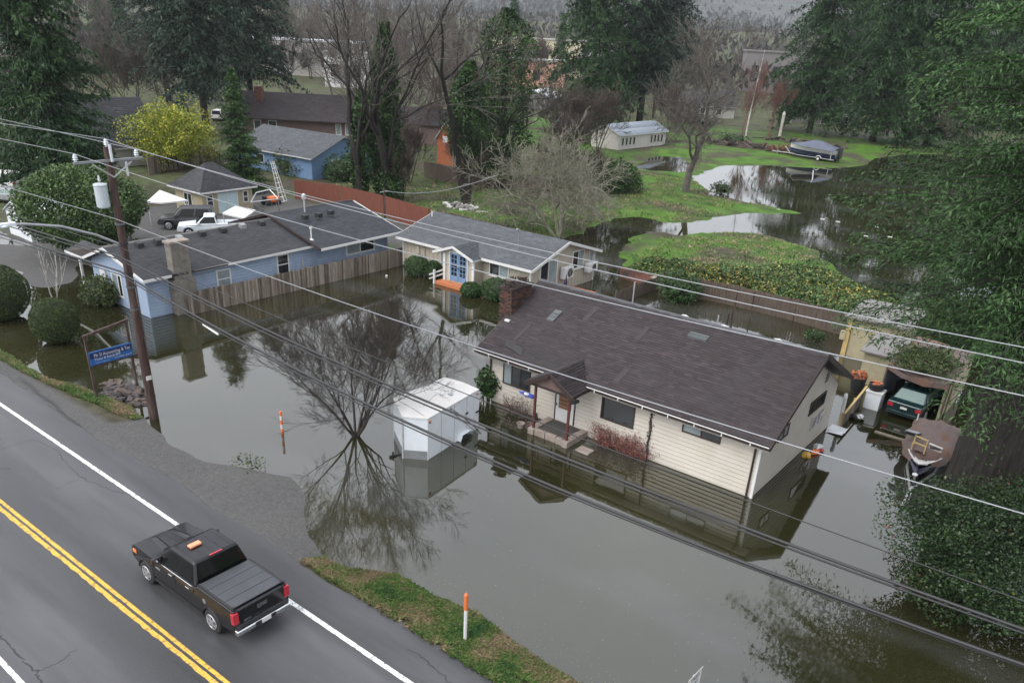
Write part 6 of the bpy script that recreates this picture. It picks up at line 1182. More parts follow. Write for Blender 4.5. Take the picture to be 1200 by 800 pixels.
mb = MB(); q = at(452, 297, 0); a = np.array([q[0], q[1], 5.1]); b_ = at(583, 205, 9.5); mb.tube([a + (b_ - a) * u + np.array([0, 0, -1.4 * u * (1 - u) * 4 * .4]) for u in np.linspace(0, 1, 14)], .02, 5); solo('service_wire', 'thin pale service wire from the drop pole towards the ivy trees', 'wire', mb, ALU_WIRE, tuple(a))
# business sign
SX = -37.55; c4 = [atx(*q, SX) for q in ((104, 417.7), (152.7, 396.7), (158, 411), (108.5, 432.7))]; y0, y1 = c4[0][1], c4[1][1]; z0, z1 = (c4[2][2] + c4[3][2]) / 2, (c4[0][2] + c4[1][2]) / 2
sg = Thing('business_sign', 'blue business sign board hung in a brown timber frame beside the utility pole', 'sign', (SX, (y0 + y1) / 2, 0))
mb = MB(); mb.box(SX - .03, SX + .03, y0, y1, z0, z1); bd = sg.part('sign_board', mb, SIGN_BLUE); hh = z1 - z0
mb = MB(); mb.box(SX + .031, SX + .036, y0 + .02, y1 - .02, z0 + hh * .5, z1 - hh * .1); sg.part('dark_band', mb, SIGN_NAVY, parent=bd)
fw_ = (y1 - y0)
def stext(txt, size, yy, zz, m, w): 
    o = text3d(txt, size, m, bd, (SX + .042, yy, zz), (pi/2, 0, pi/2), 'lettering', .002, 'LEFT', sg.off); bpy.context.view_layer.update(); k = w / max(.01, o.dimensions[0]); o.scale = (k, 1, 1); return o
stext('Mr SI Accounting & Tax', hh * .36, y0 + fw_ * .1, z0 + hh * .58, WHITE, fw_ * .84); stext('Taxes & Retail EFS', hh * .25, y0 + fw_ * .1, z0 + hh * .32, WHITE, fw_ * .6); stext('walk ins welcome', hh * .14, y0 + fw_ * .1, z0 + hh * .1, mat('pale_blue_print', (.3, .4, .75), rough=.5), fw_ * .34); stext('accounting - payroll', hh * .14, y0 + fw_ * .56, z0 + hh * .16, WHITE, fw_ * .4)
tops = [atx(99.5, 396, SX - .06), atx(147.5, 376.5, SX - .06)]
for k, tp_ in enumerate(tops): mb = MB(); mb.bar((SX - .09, tp_[1], -.3), (SX - .09, tp_[1], tp_[2]), .11); sg.part('post', mb, POLE_WOOD)
mb = MB(); mb.bar((SX - .09, tops[0][1] - .1, tops[0][2] + .05), (SX - .09, tops[1][1] + .1, tops[1][2] + .05), .12); sg.part('top_beam', mb, POLE_WOOD)
mb = MB(); mb.bar((SX - .06, y0 - .05, z0 - .06), (SX - .06, y1 + .75, z0 - .04), .1); sg.part('bottom_beam', mb, POLE_WOOD)
# verge posts and road sign
mp_ = Thing('utility_marker', 'white marker post with an orange cap standing in the grass verge', 'marker post', (-11.85, 13.85, .2)); q = at(545, 750, .25); mp_.o.location = tuple(q); mp_.off = q
mb = MB(); mb.tube([(q[0], q[1], q[2] - .3), (q[0], q[1], q[2] + 1.2)], .055, 10); mp_.part('post', mb, WHITE); mb = MB(); mb.tube([(q[0], q[1], q[2] + 1.2), (q[0], q[1], q[2] + 1.75), (q[0], q[1], q[2] + 1.82)], [.068, .068, .02], 10); mp_.part('cap', mb, mat('rust_orange_cap', (.55, .14, .04), rough=.5))
dl = Thing('delineator', 'orange and white banded delineator post standing out of the water', 'delineator', tuple(at(331, 507, 0))); q = at(331, 507, 0)
for k in range(5): mb = MB(); mb.tube([(q[0], q[1], .22 * k - (.3 if k == 0 else 0)), (q[0], q[1], .22 * (k + 1) - .005)], .06, 10); dl.part('band', mb, ORANGE_PLASTIC if k % 2 == 0 else WHITE)
rs = Thing('road_sign', 'white road sign seen from above at the bottom edge of the flood water', 'sign', (-5.6, 15.7, 0))
A_, B_ = at(807.5, 797, 2.2), at(824, 780, 2.2); d = B_ - A_; d /= np.linalg.norm(d); ctr = (A_ + B_) / 2; w_ = np.linalg.norm(B_ - A_); rs.o.location = (ctr[0], ctr[1], 0); rs.o.rotation_euler = (0, 0, math.atan2(d[1], d[0])); rs.off = np.zeros(3)
w_ = max(.6, w_); mb = MB(); mb.box(-w_/2, w_/2, -.006, .006, 1.4, 2.2); bevel(rs.part('plate', mb, WHITE), .004); mb = MB(); mb.bar((0, .04, -.3), (0, .04, 2.1), .06); rs.part('post', mb, STEEL)
for k, (tx_, sz) in enumerate((('SPEED', .17), ('LIMIT', .17), ('35', .32))): o = text3d(tx_, sz, BLACK_PLASTIC, rs.o, (0, -.008, 2.0 - .2 * k - (.14 if k == 2 else 0)), (pi/2, 0, 0), 'lettering', .002, 'CENTER')
for zz in (2.17, 1.43): mb = MB(); mb.box(-w_/2 + .03, w_/2 - .03, -.009, -.007, zz - .008, zz + .008); rs.part('border_line', mb, BLACK_PLASTIC)
for zx in (-w_/2 + .03, w_/2 - .03): mb = MB(); mb.box(zx - .008, zx + .008, -.009, -.007, 1.45, 2.15); rs.part('border_line', mb, BLACK_PLASTIC)
# pots and things by the porch
bn = Thing('blue_bundle', 'blue and white cloth bundle tied to the left porch post', 'bundle', (-20.3, 28.1, 1.6)); q = aty(620, 463, 28.1); mb = MB(); mb.blob(tuple(q), (.5, .12, .11), 6, 5, .35); bn.part('cloth', mb, mat('blue_cloth', (.03, .06, .3), rough=.8)); mb = MB(); mb.blob((q[0] - .1, q[1] - .08, q[2] + .05), (.16, .08, .07), 5, 6, .3); bn.part('white_patch', mb, WHITE)
for i, (x, y, lb) in enumerate(((-20.75, 28.0, 'clay planter ring just left of the porch'), (-20.4, 28.2, 'second clay planter tucked against the porch stones'))):
    pt = Thing('clay_pot', lb, 'pot', (x, y, .02)); mb = MB(); mb.lathe([(.14, -.05), (.2, .2), (.22, .22), (.18, .22), (.15, .1)], 14, (x, y, .02)); pt.part('pot', mb, CONCRETE if i == 0 else BROWN_WALL)
st = Thing('stepping_stone', 'single square pink paving stone standing proud of the water by the porch', 'stone', (-17.1, 28.0, 0)); mb = MB(); mb.box(-17.45, -16.75, 27.85, 28.4, -.2, .07); bevel(st.part('slab', mb, CONCRETE), .03)
bs = Thing('duck_ornament', 'small dark bird shaped ornament beside the porch', 'ornament', (-19.75, 28.3, .3)); mb = MB(); mb.blob((-20.3, 28.6, .45), (.09, .09, .28), 6, 4, .2); bs.part('body', mb, BLACK_PLASTIC)
# ------------------------------------------------------------------ vegetation
def leaf_obj(name, label, cat, pts, tint, size, m, loc, group=None, aspect=.6, stem=None, flat=0.0, kind=None, seed=1, extra=None):
    r = np.random.default_rng(seed); v, f, t_ = leaf_quads(pts, size, r, flat, aspect, tint=tint)
    T = Thing(name, label, cat, loc, group=group); T.part('foliage', None, None, me=mesh_of('foliage', v - T.off, f, m, tint=t_), kind=kind)
    if stem is not None: T.part('stem', stem[0], stem[1])
    return T
def bush(name, label, cat, px, rad, m, n=1500, size=.14, z=0.0, seed=0, group=None, lump=.2, cz=.8, shell=.8, stemm=BARK, zfix=None, core=True):
    p = at(*px, z); r = np.random.default_rng(seed); q, t_ = mound(r, n, rad, seed, lump, shell); q = q + p + np.array([0, 0, rad[2] * cz]); q[:, 2] = np.maximum(q[:, 2], z - .05)
    mb = MB(); mb.tube([p + np.array([0, 0, -.3]), p + np.array([0, 0, rad[2] * .6])], [.08, .05], 6)
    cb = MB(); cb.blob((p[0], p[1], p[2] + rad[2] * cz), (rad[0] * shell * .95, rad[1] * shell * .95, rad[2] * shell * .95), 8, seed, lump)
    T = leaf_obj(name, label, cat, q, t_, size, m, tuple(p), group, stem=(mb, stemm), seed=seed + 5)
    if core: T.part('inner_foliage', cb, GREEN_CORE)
    return T
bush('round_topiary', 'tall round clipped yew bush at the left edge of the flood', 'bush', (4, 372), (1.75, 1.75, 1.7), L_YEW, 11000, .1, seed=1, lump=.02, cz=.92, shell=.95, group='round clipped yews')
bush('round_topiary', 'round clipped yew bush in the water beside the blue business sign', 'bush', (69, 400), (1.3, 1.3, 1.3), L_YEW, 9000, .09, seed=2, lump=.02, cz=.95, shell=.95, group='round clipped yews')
bush('porch_shrub', 'rounded green shrub under the porch window of the blue house', 'bush', (119, 356), (1.5, 1.1, 1.05), L_BUSH, 2200, .15, seed=3)
for px_, rad, lb, sd in (((489, 322), (1.15, .9, .85), 'larger clipped green bush at the left front wall of the tan cottage', 4), ((508, 324), (.75, .75, .7), 'smaller clipped bush next to the white handrail of the tan cottage', 5), ((552, 346), (.85, .75, .55), 'bright low clipped bush right of the orange step', 6), ((583, 350), (1.35, 1.1, .85), 'wide clipped bush under the cottage window near the brick chimney', 7)):
    bush('clipped_bush', lb, 'bush', px_, rad, L_BOX, 2800, .11, seed=sd, lump=.08, cz=.75, shell=.88, group='clipped bushes along the tan cottage')
bush('green_shrub', 'leafy green shrub at the left corner of the cream house behind the trailer', 'bush', (574, 466), (.75, .65, .8), L_BOX, 700, .22, seed=8, lump=.3, cz=1.1)
p = at(574, 470, 0); fl_ = Thing('white_flowers', 'pale white flower spikes below the green shrub by the trailer', 'flowers', tuple(p)); r_ = np.random.default_rng(3)
for k in range(7): x, y = r_.uniform(-.4, .4, 2); mb = MB(); mb.tube([(p[0] + x, p[1] + y - .3, .0), (p[0] + x * 1.1, p[1] + y - .35, .35)], [.04, .015], 5); fl_.part('flower', mb, WHITE)
# twiggy hedges along the front of the cream house
def twig_hedge(name, label, x0, x1, y0, y1, h, m, lm, n, nl, seed, lsz=.07):
    r = np.random.default_rng(seed); S_ = []; L_ = []
    for i in range(n):
        p = np.array([r.uniform(x0, x1), r.uniform(y0, y1), -.1]); d = np.array([r.normal(0, .35), r.normal(0, .3), 1.0]); k = 4; ra = r.uniform(.008, .014)
        for j in range(k):
            q = p + d / np.linalg.norm(d) * h / k * r.uniform(.7, 1.15); S_.append((p, q, ra, ra * .8)); p = q; ra *= .8; d = d + r.normal(0, .35, 3) * np.array([1, 1, .3])
            e = p + np.array([r.normal(0, .2), r.normal(0, .15), r.uniform(.02, .2)]); S_.append((p, e, ra, ra * .5)); L_.append(e); L_.append(p)
    v, f = seg_mesh(S_, 3); T = Thing(name, label, 'hedge', ((x0 + x1) / 2, (y0 + y1) / 2, 0)); T.part('twigs', None, None, me=mesh_of('twigs', v - T.off, f, m))
    c = np.array(L_)[r.integers(0, len(L_), nl)] + r.normal(0, .07, (nl, 3)); c[:, 2] = np.maximum(c[:, 2], .02); v, f, t_ = leaf_quads(c, lsz, r); T.part('foliage', None, None, me=mesh_of('foliage', v - T.off, f, lm, tint=t_))
twig_hedge('red_hedge', 'reddish twiggy barberry hedge under the picture window of the cream house', -17.1, -14.55, 28.95, 29.4, 1.15, TWIG_RED, L_REDTWIG, 150, 2600, 1)
twig_hedge('brown_shrub', 'half bare brownish shrub left of the porch under the front window', -22.5, -20.9, 28.7, 29.4, 1.05, TWIG_GREY, L_REDTWIG, 70, 420, 2)
mb = MB(); r_ = np.random.default_rng(5)
for k in range(3): mb.tube([(-14.62 + .05 * sin(z * 5 + k), YF - .06 - .02 * k, z) for z in np.linspace(.0, 2.4, 12)], .02, 4)
vn = Thing('dead_vine', 'dark dead vine climbing the cream wall between two windows', 'vine', (-14.6, 29.4, 0)); vn.part('stem', mb, TWIG_DARK); c = np.stack([-14.62 + r_.normal(0, .07, 130), np.full(130, YF - .08), r_.uniform(.3, 2.4, 130)], 1); lq = leaf_quads(c, .09, r_); vn.part('foliage', None, None, me=mesh_of('foliage', lq[0] - vn.off, lq[1], TWIG_DARK))

# bare tree standing in the flood
put_tree('bare_flood_tree', 'dark many stemmed bare tree standing in the flood water beside the white trailer', 'tree', tree_meshes(11, 7.7, .11, 7, TWIG_DARK, TWIG_DARK, stems=8, splay=.62, spread=.5, up=.16, clear=.27, nch=(3, 4), shrink=.70, wig=.1, tip=.0045), (-25.7, 21.95, -.05))
put_tree('pale_sapling', 'small pale barked bare sapling with upright stems behind the round yew', 'tree', tree_meshes(12, 4.2, .09, 4, BIRCH, BIRCH, stems=3, splay=.28, spread=.4, up=.5, clear=.35, nch=(2, 2), shrink=.7, wig=.08, tip=.012), tuple(at(68, 362, 0)))
# mossy bare tree behind the tan cottage and the taller one on the lawn
put_tree('mossy_bare_tree', 'wide pale mossy bare tree standing at the pond edge behind the tan cottage', 'tree', tree_meshes(13, 11.5, .3, 6, TWIG_MOSS, TWIG_MOSS, stems=4, splay=.65, spread=.85, up=.02, clear=.2, nch=(3, 5), shrink=.74, wig=.24, tip=.019), tuple(at(655, 280, 0)), .6)
put_tree('lawn_bare_tree', 'tall dark trunked bare tree with pale crooked limbs on the lawn by the pond', 'tree', tree_meshes(23, 20.5, .45, 6, TWIG_GREY, TWIG_GREY, stems=1, spread=.8, up=.16, clear=.32, nch=(4, 5), shrink=.7, wig=.17, tip=.024), tuple(at(803, 226, .1)), 1.0)
def ivy_tree(label, px, h, ri, hi, seed, zlo=0.0, n=5200, bare=True, rot=0):
    p = at(*px, .2); r = np.random.default_rng(seed); M1, M2 = tree_meshes(seed, h, .5, 6, BARK, TWIG_GREY, spread=.6, up=.22, clear=.3, nch=(2, 4), shrink=.72, wig=.14, tip=.02)
    T = put_tree('ivy_clad_tree', label, 'tree', (M1, M2), tuple(p), rot); z = r.uniform(zlo, hi, n); a = r.uniform(0, 2 * pi, n)
    rad = ri * np.clip((hi - z) / (hi * .16), .15, 1) ** .5 * (.7 + .55 * vnoise(z, np.full(n, seed * 1.0), seed, 1.9)) * (.55 + .45 * np.sin(pi * np.clip((z - zlo) / (hi - zlo) * .85 + .12, 0, 1))) * (1 + .3 * np.sin(3 * a + z * .9) * np.sin(z * 1.3 + a)) * r.uniform(.6, 1.05, n)
    bx = .5 * np.sin(z * .25 + seed); c = np.stack([rad * np.cos(a) + bx * .6, rad * np.sin(a), z], 1); v, f, t_ = leaf_quads(c, .24, r, aspect=.7, tint=.35 + .25 * np.sin(2*a + z * 1.7) + r.normal(0, .15, n)); T.part('ivy', None, None, me=mesh_of('ivy', v, f, L_IVY, tint=t_))
    mb = MB(); mb.tube([(0, 0, 0), (0, 0, hi * .5), (bx.mean() * .6, 0, hi)], [.5, .45, .3], 9); T.part('lower_trunk', mb, BARK); return T
ivy_tree('tall tree wrapped in dark ivy behind the red fence, left of the pair', (455, 238), 24, 1.7, 17, 21, n=15000)
ivy_tree('tall ivy hung tree with a clear thick trunk on the lawn above the white rubble', (547, 240), 24, 2.0, 14, 22, zlo=5.0, n=9500)
ivy_tree('dense column of dark ivy on a trunk just beyond the brown fence', (586, 222), 21, 3.3, 19, 23, zlo=1.5, n=18000)
ivy_tree('slender ivy draped tree left of the tall ivy wrapped one', (425, 238), 23, 1.2, 11, 24, n=6000)

# conifers
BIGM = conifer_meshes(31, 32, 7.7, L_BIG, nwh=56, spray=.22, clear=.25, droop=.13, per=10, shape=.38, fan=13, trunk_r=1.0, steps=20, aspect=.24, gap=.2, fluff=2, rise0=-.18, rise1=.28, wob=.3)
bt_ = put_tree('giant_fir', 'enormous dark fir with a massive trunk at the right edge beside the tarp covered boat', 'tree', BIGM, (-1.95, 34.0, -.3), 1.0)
nr, na = 60, 72; bv = []; bf2 = []          # furrowed bark: ridges run up the trunk
for i in range(nr + 1):
    z = -.3 + 18 * (i / nr) ** 1.3; rb0 = np.interp(z, [-.3, .5, 1.5, 4, 9, 18], [2.0, 1.6, 1.36, 1.25, 1.1, .7])
    for j in range(na):
        a = 2 * pi * j / na; rid = abs(sin(a * 13 + 1.3 * sin(z * .9 + 2 * a))) ** .6 * (.7 + .6 * vnoise(np.array([a * 6]), np.array([z * 1.1]), 3, 1.0)[0]) + .25 * sin(3 * a + .2) * math.exp(-max(z, 0) * .8)
        bv.append(((rb0 + .13 * rid) * cos(a), (rb0 + .13 * rid) * sin(a), z))
for i in range(nr):
    for j in range(na): bf2.append((i*na+j, i*na+(j+1)%na, (i+1)*na+(j+1)%na, (i+1)*na+j))
bt_.part('butt', None, None, me=mesh_of('butt', bv, bf2, BARK))
r_ = np.random.default_rng(71); a = r_.uniform(-3.0, .4, 1500); z = r_.uniform(.2, 12, 1500); kk = vnoise(a * 2, z * .5, 5, 1.0) > .45; a, z = a[kk], z[kk]; rr_ = np.interp(z, [-.3, .5, 1.5, 4, 9, 18], [2.0, 1.6, 1.36, 1.25, 1.1, .7]) + r_.uniform(.1, .3, len(a)); v, f, t_ = leaf_quads(np.stack([rr_ * np.cos(a), rr_ * np.sin(a), z], 1), .13, r_); bt_.part('ivy', None, None, me=mesh_of('ivy', v, f, L_IVY, tint=t_))
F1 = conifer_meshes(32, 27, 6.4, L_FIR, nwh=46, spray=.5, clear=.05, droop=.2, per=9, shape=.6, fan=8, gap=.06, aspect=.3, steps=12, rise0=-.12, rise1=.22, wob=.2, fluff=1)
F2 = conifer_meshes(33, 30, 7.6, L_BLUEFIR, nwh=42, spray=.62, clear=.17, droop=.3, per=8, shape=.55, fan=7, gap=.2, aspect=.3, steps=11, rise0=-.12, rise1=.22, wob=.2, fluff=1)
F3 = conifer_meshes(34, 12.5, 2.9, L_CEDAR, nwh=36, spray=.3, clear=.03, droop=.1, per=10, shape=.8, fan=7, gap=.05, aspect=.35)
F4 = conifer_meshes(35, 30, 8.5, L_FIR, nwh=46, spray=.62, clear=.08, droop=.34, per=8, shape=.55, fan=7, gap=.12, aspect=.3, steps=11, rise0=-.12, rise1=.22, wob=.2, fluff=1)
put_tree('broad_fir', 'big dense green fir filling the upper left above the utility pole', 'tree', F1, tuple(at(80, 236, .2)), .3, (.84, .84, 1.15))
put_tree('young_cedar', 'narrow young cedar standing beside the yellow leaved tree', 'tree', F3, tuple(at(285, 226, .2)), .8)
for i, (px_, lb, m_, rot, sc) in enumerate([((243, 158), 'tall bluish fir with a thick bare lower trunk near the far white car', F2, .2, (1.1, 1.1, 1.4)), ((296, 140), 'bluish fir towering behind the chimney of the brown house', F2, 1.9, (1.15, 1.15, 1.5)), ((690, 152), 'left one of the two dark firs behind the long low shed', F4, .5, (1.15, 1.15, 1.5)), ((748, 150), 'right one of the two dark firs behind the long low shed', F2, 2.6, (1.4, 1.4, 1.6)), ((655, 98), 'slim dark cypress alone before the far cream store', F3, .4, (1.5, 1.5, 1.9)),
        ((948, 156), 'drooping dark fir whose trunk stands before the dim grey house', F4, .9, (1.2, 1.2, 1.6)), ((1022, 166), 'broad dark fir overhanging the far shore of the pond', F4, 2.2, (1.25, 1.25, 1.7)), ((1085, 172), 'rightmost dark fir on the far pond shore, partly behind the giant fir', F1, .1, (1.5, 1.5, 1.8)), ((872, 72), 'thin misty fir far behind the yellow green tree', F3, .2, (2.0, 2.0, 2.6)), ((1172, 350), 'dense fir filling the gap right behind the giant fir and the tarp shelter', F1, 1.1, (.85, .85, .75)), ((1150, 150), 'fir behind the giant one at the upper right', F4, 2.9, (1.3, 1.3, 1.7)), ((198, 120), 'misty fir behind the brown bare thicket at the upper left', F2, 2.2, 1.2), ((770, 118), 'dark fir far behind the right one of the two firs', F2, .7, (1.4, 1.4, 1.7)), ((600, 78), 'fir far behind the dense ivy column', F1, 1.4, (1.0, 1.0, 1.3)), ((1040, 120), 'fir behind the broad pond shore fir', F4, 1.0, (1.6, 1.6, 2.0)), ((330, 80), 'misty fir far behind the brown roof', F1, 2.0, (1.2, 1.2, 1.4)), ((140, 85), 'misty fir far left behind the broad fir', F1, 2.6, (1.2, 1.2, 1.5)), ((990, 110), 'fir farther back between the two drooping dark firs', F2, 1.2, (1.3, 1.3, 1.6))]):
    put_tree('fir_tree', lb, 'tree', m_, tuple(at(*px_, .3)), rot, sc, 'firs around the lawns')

# broad leaved evergreens and coloured shrubs
def leafy_tree(name, label, px, h, rad, m, n, size, seed, z=.3, trunk=.2, low=.25, lump=.3, shell=.55, at_xyz=None, group=None):
    p = at(*px, z) if at_xyz is None else np.array(at_xyz); r = np.random.default_rng(seed); q, t_ = mound(r, n, (rad, rad, h * (1 - low) / 2), seed, lump, shell); q = q + np.array([0, 0, h * (1 + low) / 2]); v, f, tt = leaf_quads(q, size, r, .2, .6, tint=t_)
    T = Thing(name, label, 'tree', tuple(p), group=group, local=True); T.part('crown', None, None, me=mesh_of('crown', v, f, m, tint=tt))
    a, b_ = branch_segs(r, h * .8, trunk, 4, spread=.7, clear=.3, nch=(3, 4)); v, f = seg_mesh(a + b_, 5); T.part('trunk', None, None, me=mesh_of('trunk', v, f, BARK)); return T
leafy_tree('broadleaf_evergreen', 'wide domed broad leaved evergreen tree behind the utility pole', (105, 298), 6.6, 4.6, L_MAGNOLIA, 32000, .21, 41, z=.1, lump=.16, shell=.7, low=.08)
leafy_tree('yellow_leaved_tree', 'bright yellow green leaved tree beside the grey house', (208, 198), 7.2, 4.6, L_YELLOW, 18000, .24, 42, lump=.55, shell=.4, low=.1)
leafy_tree('yellow_green_tree', 'pale yellow green tree far off under the grey building', (887, 100), 13, 7.5, L_YELLOW, 4200, .8, 43, low=.3)
leafy_tree('holly_tree', 'big dark holly with red berries in the lower right corner', (1165, 705), 4.1, 3.7, L_HOLLY, 52000, .105, 44, z=-.1, lump=.42, shell=.55, low=.02)
leafy_tree('holly_tree', 'smaller dark holly under the giant fir trunk at the right edge', (1240, 600), 3.6, 3.0, L_HOLLY, 26000, .105, 45, z=-.1, lump=.42, shell=.5, low=.02)
for px_, rad, m_, lb, sd, n_, sz in (((718, 226), (3.6, 3.2, 2.3), L_IVY, 'dark laurel mound beside the mossy bare tree', 51, 3800, .3), ((400, 214), (2.4, 2.0, 1.9), L_BOX, 'green bush before the bright blue gable', 52, 1600, .26), ((342, 206), (3.2, 2.2, 1.9), L_BUSH, 'olive bush below the roof of the blue gabled house', 53, 2000, .28), ((845, 227), (1.5, 1.3, .9), L_BUSH, 'small lone reddish green bush at the pond edge', 54, 700, .2),
        ((430, 200), (2.2, 1.8, 1.3), L_BOX, 'low green bush at the right end of the bright blue gable', 55, 1200, .26), ((795, 350), (1.8, 1.3, 1.2), L_BOX, 'leafy green shrub growing through the dark fence', 56, 1500, .2), ((955, 397), (.8, .6, .35), L_BOX, 'tiny green shrub in the water behind the brown roof', 57, 300, .14), ((20, 205), (5, 4, 3.4), L_IVY, 'dark hedge bush behind the parked white car', 58, 2600, .4), ((925, 182), (3.8, 2.0, 1.0), TWIG_RED, 'low brown brush behind the covered speedboat', 59, 900, .3), ((860, 168), (3.4, 2.0, 1.0), L_IVY, 'dark round shrub beside the pile of debris', 60, 800, .3),
        ((700, 128), (9, 6, 6), L_CEDAR, 'green bushy tree left of the two dark firs', 61, 2600, .7), ((1130, 420), (2.2, 2, 1.6), L_HOLLY, 'dark undergrowth at the back of the tarp shelter', 62, 2200, .2), ((1105, 398), (2.2, 2.0, 1.8), L_BUSH, 'olive undergrowth behind the tarp shelter', 63, 2600, .2), ((820, 148), (4, 3, 1.6), L_IVY, 'low dark hedge in front of the pale blue house', 64, 900, .35), ((160, 300), (1.0, 1.0, .8), L_BUSH, 'small bush by the white shed wall', 65, 500, .18)):
    if m_ is TWIG_RED: m_ = L_REDTWIG
    bush('bush', lb, 'bush', px_, rad, m_, n_, sz, z=.1, seed=sd, lump=.3, cz=.7, shell=.6)

# background bare trees: four kinds, copied
BT = [tree_meshes(61, 17, .28, 6, TWIG_GREY, TWIG_GREY, spread=.55, up=.3, clear=.26, nch=(3, 4), shrink=.7, wig=.13, tip=.02),
      tree_meshes(62, 15, .25, 6, BARK, TWIG, spread=.65, up=.22, clear=.2, nch=(3, 4), shrink=.72, wig=.16, tip=.02, stems=2, splay=.25),
      tree_meshes(63, 9, .14, 6, TWIG, TWIG, spread=.6, up=.3, clear=.14, nch=(3, 4), shrink=.72, wig=.14, tip=.018, stems=4, splay=.5),
      tree_meshes(64, 14, .2, 6, TWIG_RED, TWIG_RED, spread=.45, up=.4, clear=.2, nch=(3, 4), shrink=.72, wig=.1, tip=.02, stems=2, splay=.2)]
BL = [((160, 135), 2, 1.5, 'brown bare thicket between the broad fir and the yellow leaved tree'), ((185, 110), 1, 1.1, 'bare tree left of the thick dark trunk'), ((222, 150), 1, 1.0, 'bare tree in front of the thick dark trunk'), ((335, 112), 0, 1.3, 'bare tree rising behind the left end of the brown roof'), ((365, 95), 1, 1.3, 'bare tree far behind the middle of the brown roof'), ((390, 120), 0, 1.25, 'bare tree behind the right end of the brown roof'), ((408, 205), 0, 1.2, 'crooked bare tree in front of the bright blue gable'), ((440, 160), 1, 1.5, 'bare tree behind the tall ivy wrapped tree'), ((480, 195), 1, 1.2, 'brown bare tree between the two ivy trees, nearer the red fence'), ((497, 165), 0, 1.45, 'tall brown bare tree left of the orange outbuilding'), ((512, 130), 1, 1.4, 'misty bare tree behind the orange outbuilding'), ((565, 150), 0, 1.3, 'bare tree behind the ivy hung trunk'), ((615, 150), 1, 1.1, 'brown bare tree left of the white roofed shed'), ((668, 185), 2, 1.3, 'twiggy brown thicket left of the long low shed'), ((700, 180), 2, 1.25, 'twiggy bare shrub touching the end of the long low shed'), ((690, 150), 1, 1.0, 'brown bare tree just behind the long low shed'), ((780, 168), 2, 1.25, 'bare thicket at the right end of the long low shed'), ((765, 140), 1, 1.2, 'bare tree beside the right one of the two dark firs'), ((830, 130), 1, 1.2, 'bare tree in front of the pale blue house'), ((868, 165), 3, .9, 'reddish bare tree left of the white birch'), ((900, 160), 3, .85, 'reddish bare tree right of the white birch'), ((890, 125), 3, 1.0, 'reddish bare tree far behind the white birch'), ((915, 150), 2, 1.3, 'bare thicket behind the covered speedboat'), ((60, 150), 2, 1.4, 'dark bare thicket below the grey roofed house'), ((18, 165), 2, 1.6, 'bare brown thicket at the left edge above the parked cars'), ((1105, 190), 1, .9, 'bare tree behind the giant fir above the pond'), ((600, 95), 0, 1.4, 'misty bare tree before the salmon building'), ((560, 70), 1, 1.6, 'far misty bare tree at the top centre'), ((655, 70), 0, 1.5, 'thin misty bare tree before the far cream store'), ((470, 80), 1, 1.6, 'misty bare tree at the top left of centre'), ((820, 90), 0, 1.4, 'misty bare tree far behind the lawn tree'), ((540, 222), 2, .8, 'low bare thicket at the foot of the brown fence'), ((640, 225), 2, .75, 'low dark bare scrub against the right end of the brown fence'), ((690, 232), 2, .7, 'low scrub beside the dark laurel mound'), ((470, 238), 2, .7, 'brown scrub at the end of the red fence'), ((520, 175), 1, 1.3, 'bare tree hard against the left side of the orange outbuilding'), ((450, 110), 0, 1.5, 'bare tree far behind the dark cottage'), ((425, 85), 1, 1.7, 'second far bare tree behind the dark cottage, more to the left'), ((300, 95), 1, 1.6, 'bare tree behind the bluish fir of the brown house'), ((345, 75), 0, 1.7, 'far bare tree above the brown roof, nearest the fir'), ((385, 70), 1, 1.8, 'far bare tree above the right end of the brown roof'), ((500, 70), 0, 1.8, 'far bare tree above the orange outbuilding'), ((535, 95), 1, 1.5, 'bare tree behind the twin ivy trees'), ((580, 110), 1, 1.4, 'bare tree right of the dense ivy column'), ((630, 100), 2, 2.0, 'brown thicket before the white roofed shed'), ((645, 112), 1, 1.2, 'bare tree behind the white roofed shed'), ((710, 95), 0, 1.7, 'bare tree between the cypress and the two dark firs'), ((790, 118), 1, 1.6, 'bare tree close to the right of the two dark firs'), ((812, 105), 1, 1.7, 'bare tree left of the pale blue house'), ((850, 108), 0, 1.6, 'bare tree right of the pale blue house'), ((880, 90), 1, 1.6, 'bare tree under the grey far building, left'), ((915, 95), 1, 1.7, 'bare tree under the grey far building, right'), ((250, 100), 1, 1.6, 'bare tree behind the tall bluish fir'), ((160, 95), 0, 1.5, 'bare tree far behind the grey house'), ((110, 100), 1, 1.5, 'bare tree right behind the broad fir'), ((40, 80), 1, 1.3, 'bare tree above the cream townhouse roof'), ((575, 190), 2, 1.2, 'brown scrub right behind the brown fence'), ((660, 205), 2, 1.0, 'scrub behind the mossy bare tree'), ((480, 215), 2, 0.9, 'scrub left of the brown fence')]
for i, (px_, k, sc, lb) in enumerate(BL):
    r_ = np.random.default_rng(500 + i); put_tree('bare_tree', lb, 'tree', BT[k], tuple(at(*px_, .2)), r_.uniform(0, 6.28), (sc * r_.uniform(.9, 1.1), sc * r_.uniform(.9, 1.1), sc), 'bare trees behind the houses')
p = at(872, 168, .2); bt3 = Thing('white_birch', 'thin straight white trunked birch on the lawn beyond the pond', 'tree', tuple(p), local=True); mb = MB(); mb.tube([(0, 0, 0), (.15, 0, 5), (.5, .1, 11), (.9, .1, 16)], [.17, .15, .1, .04], 7); bt3.part('trunk', mb, BIRCH)
r_ = np.random.default_rng(9); S_ = []
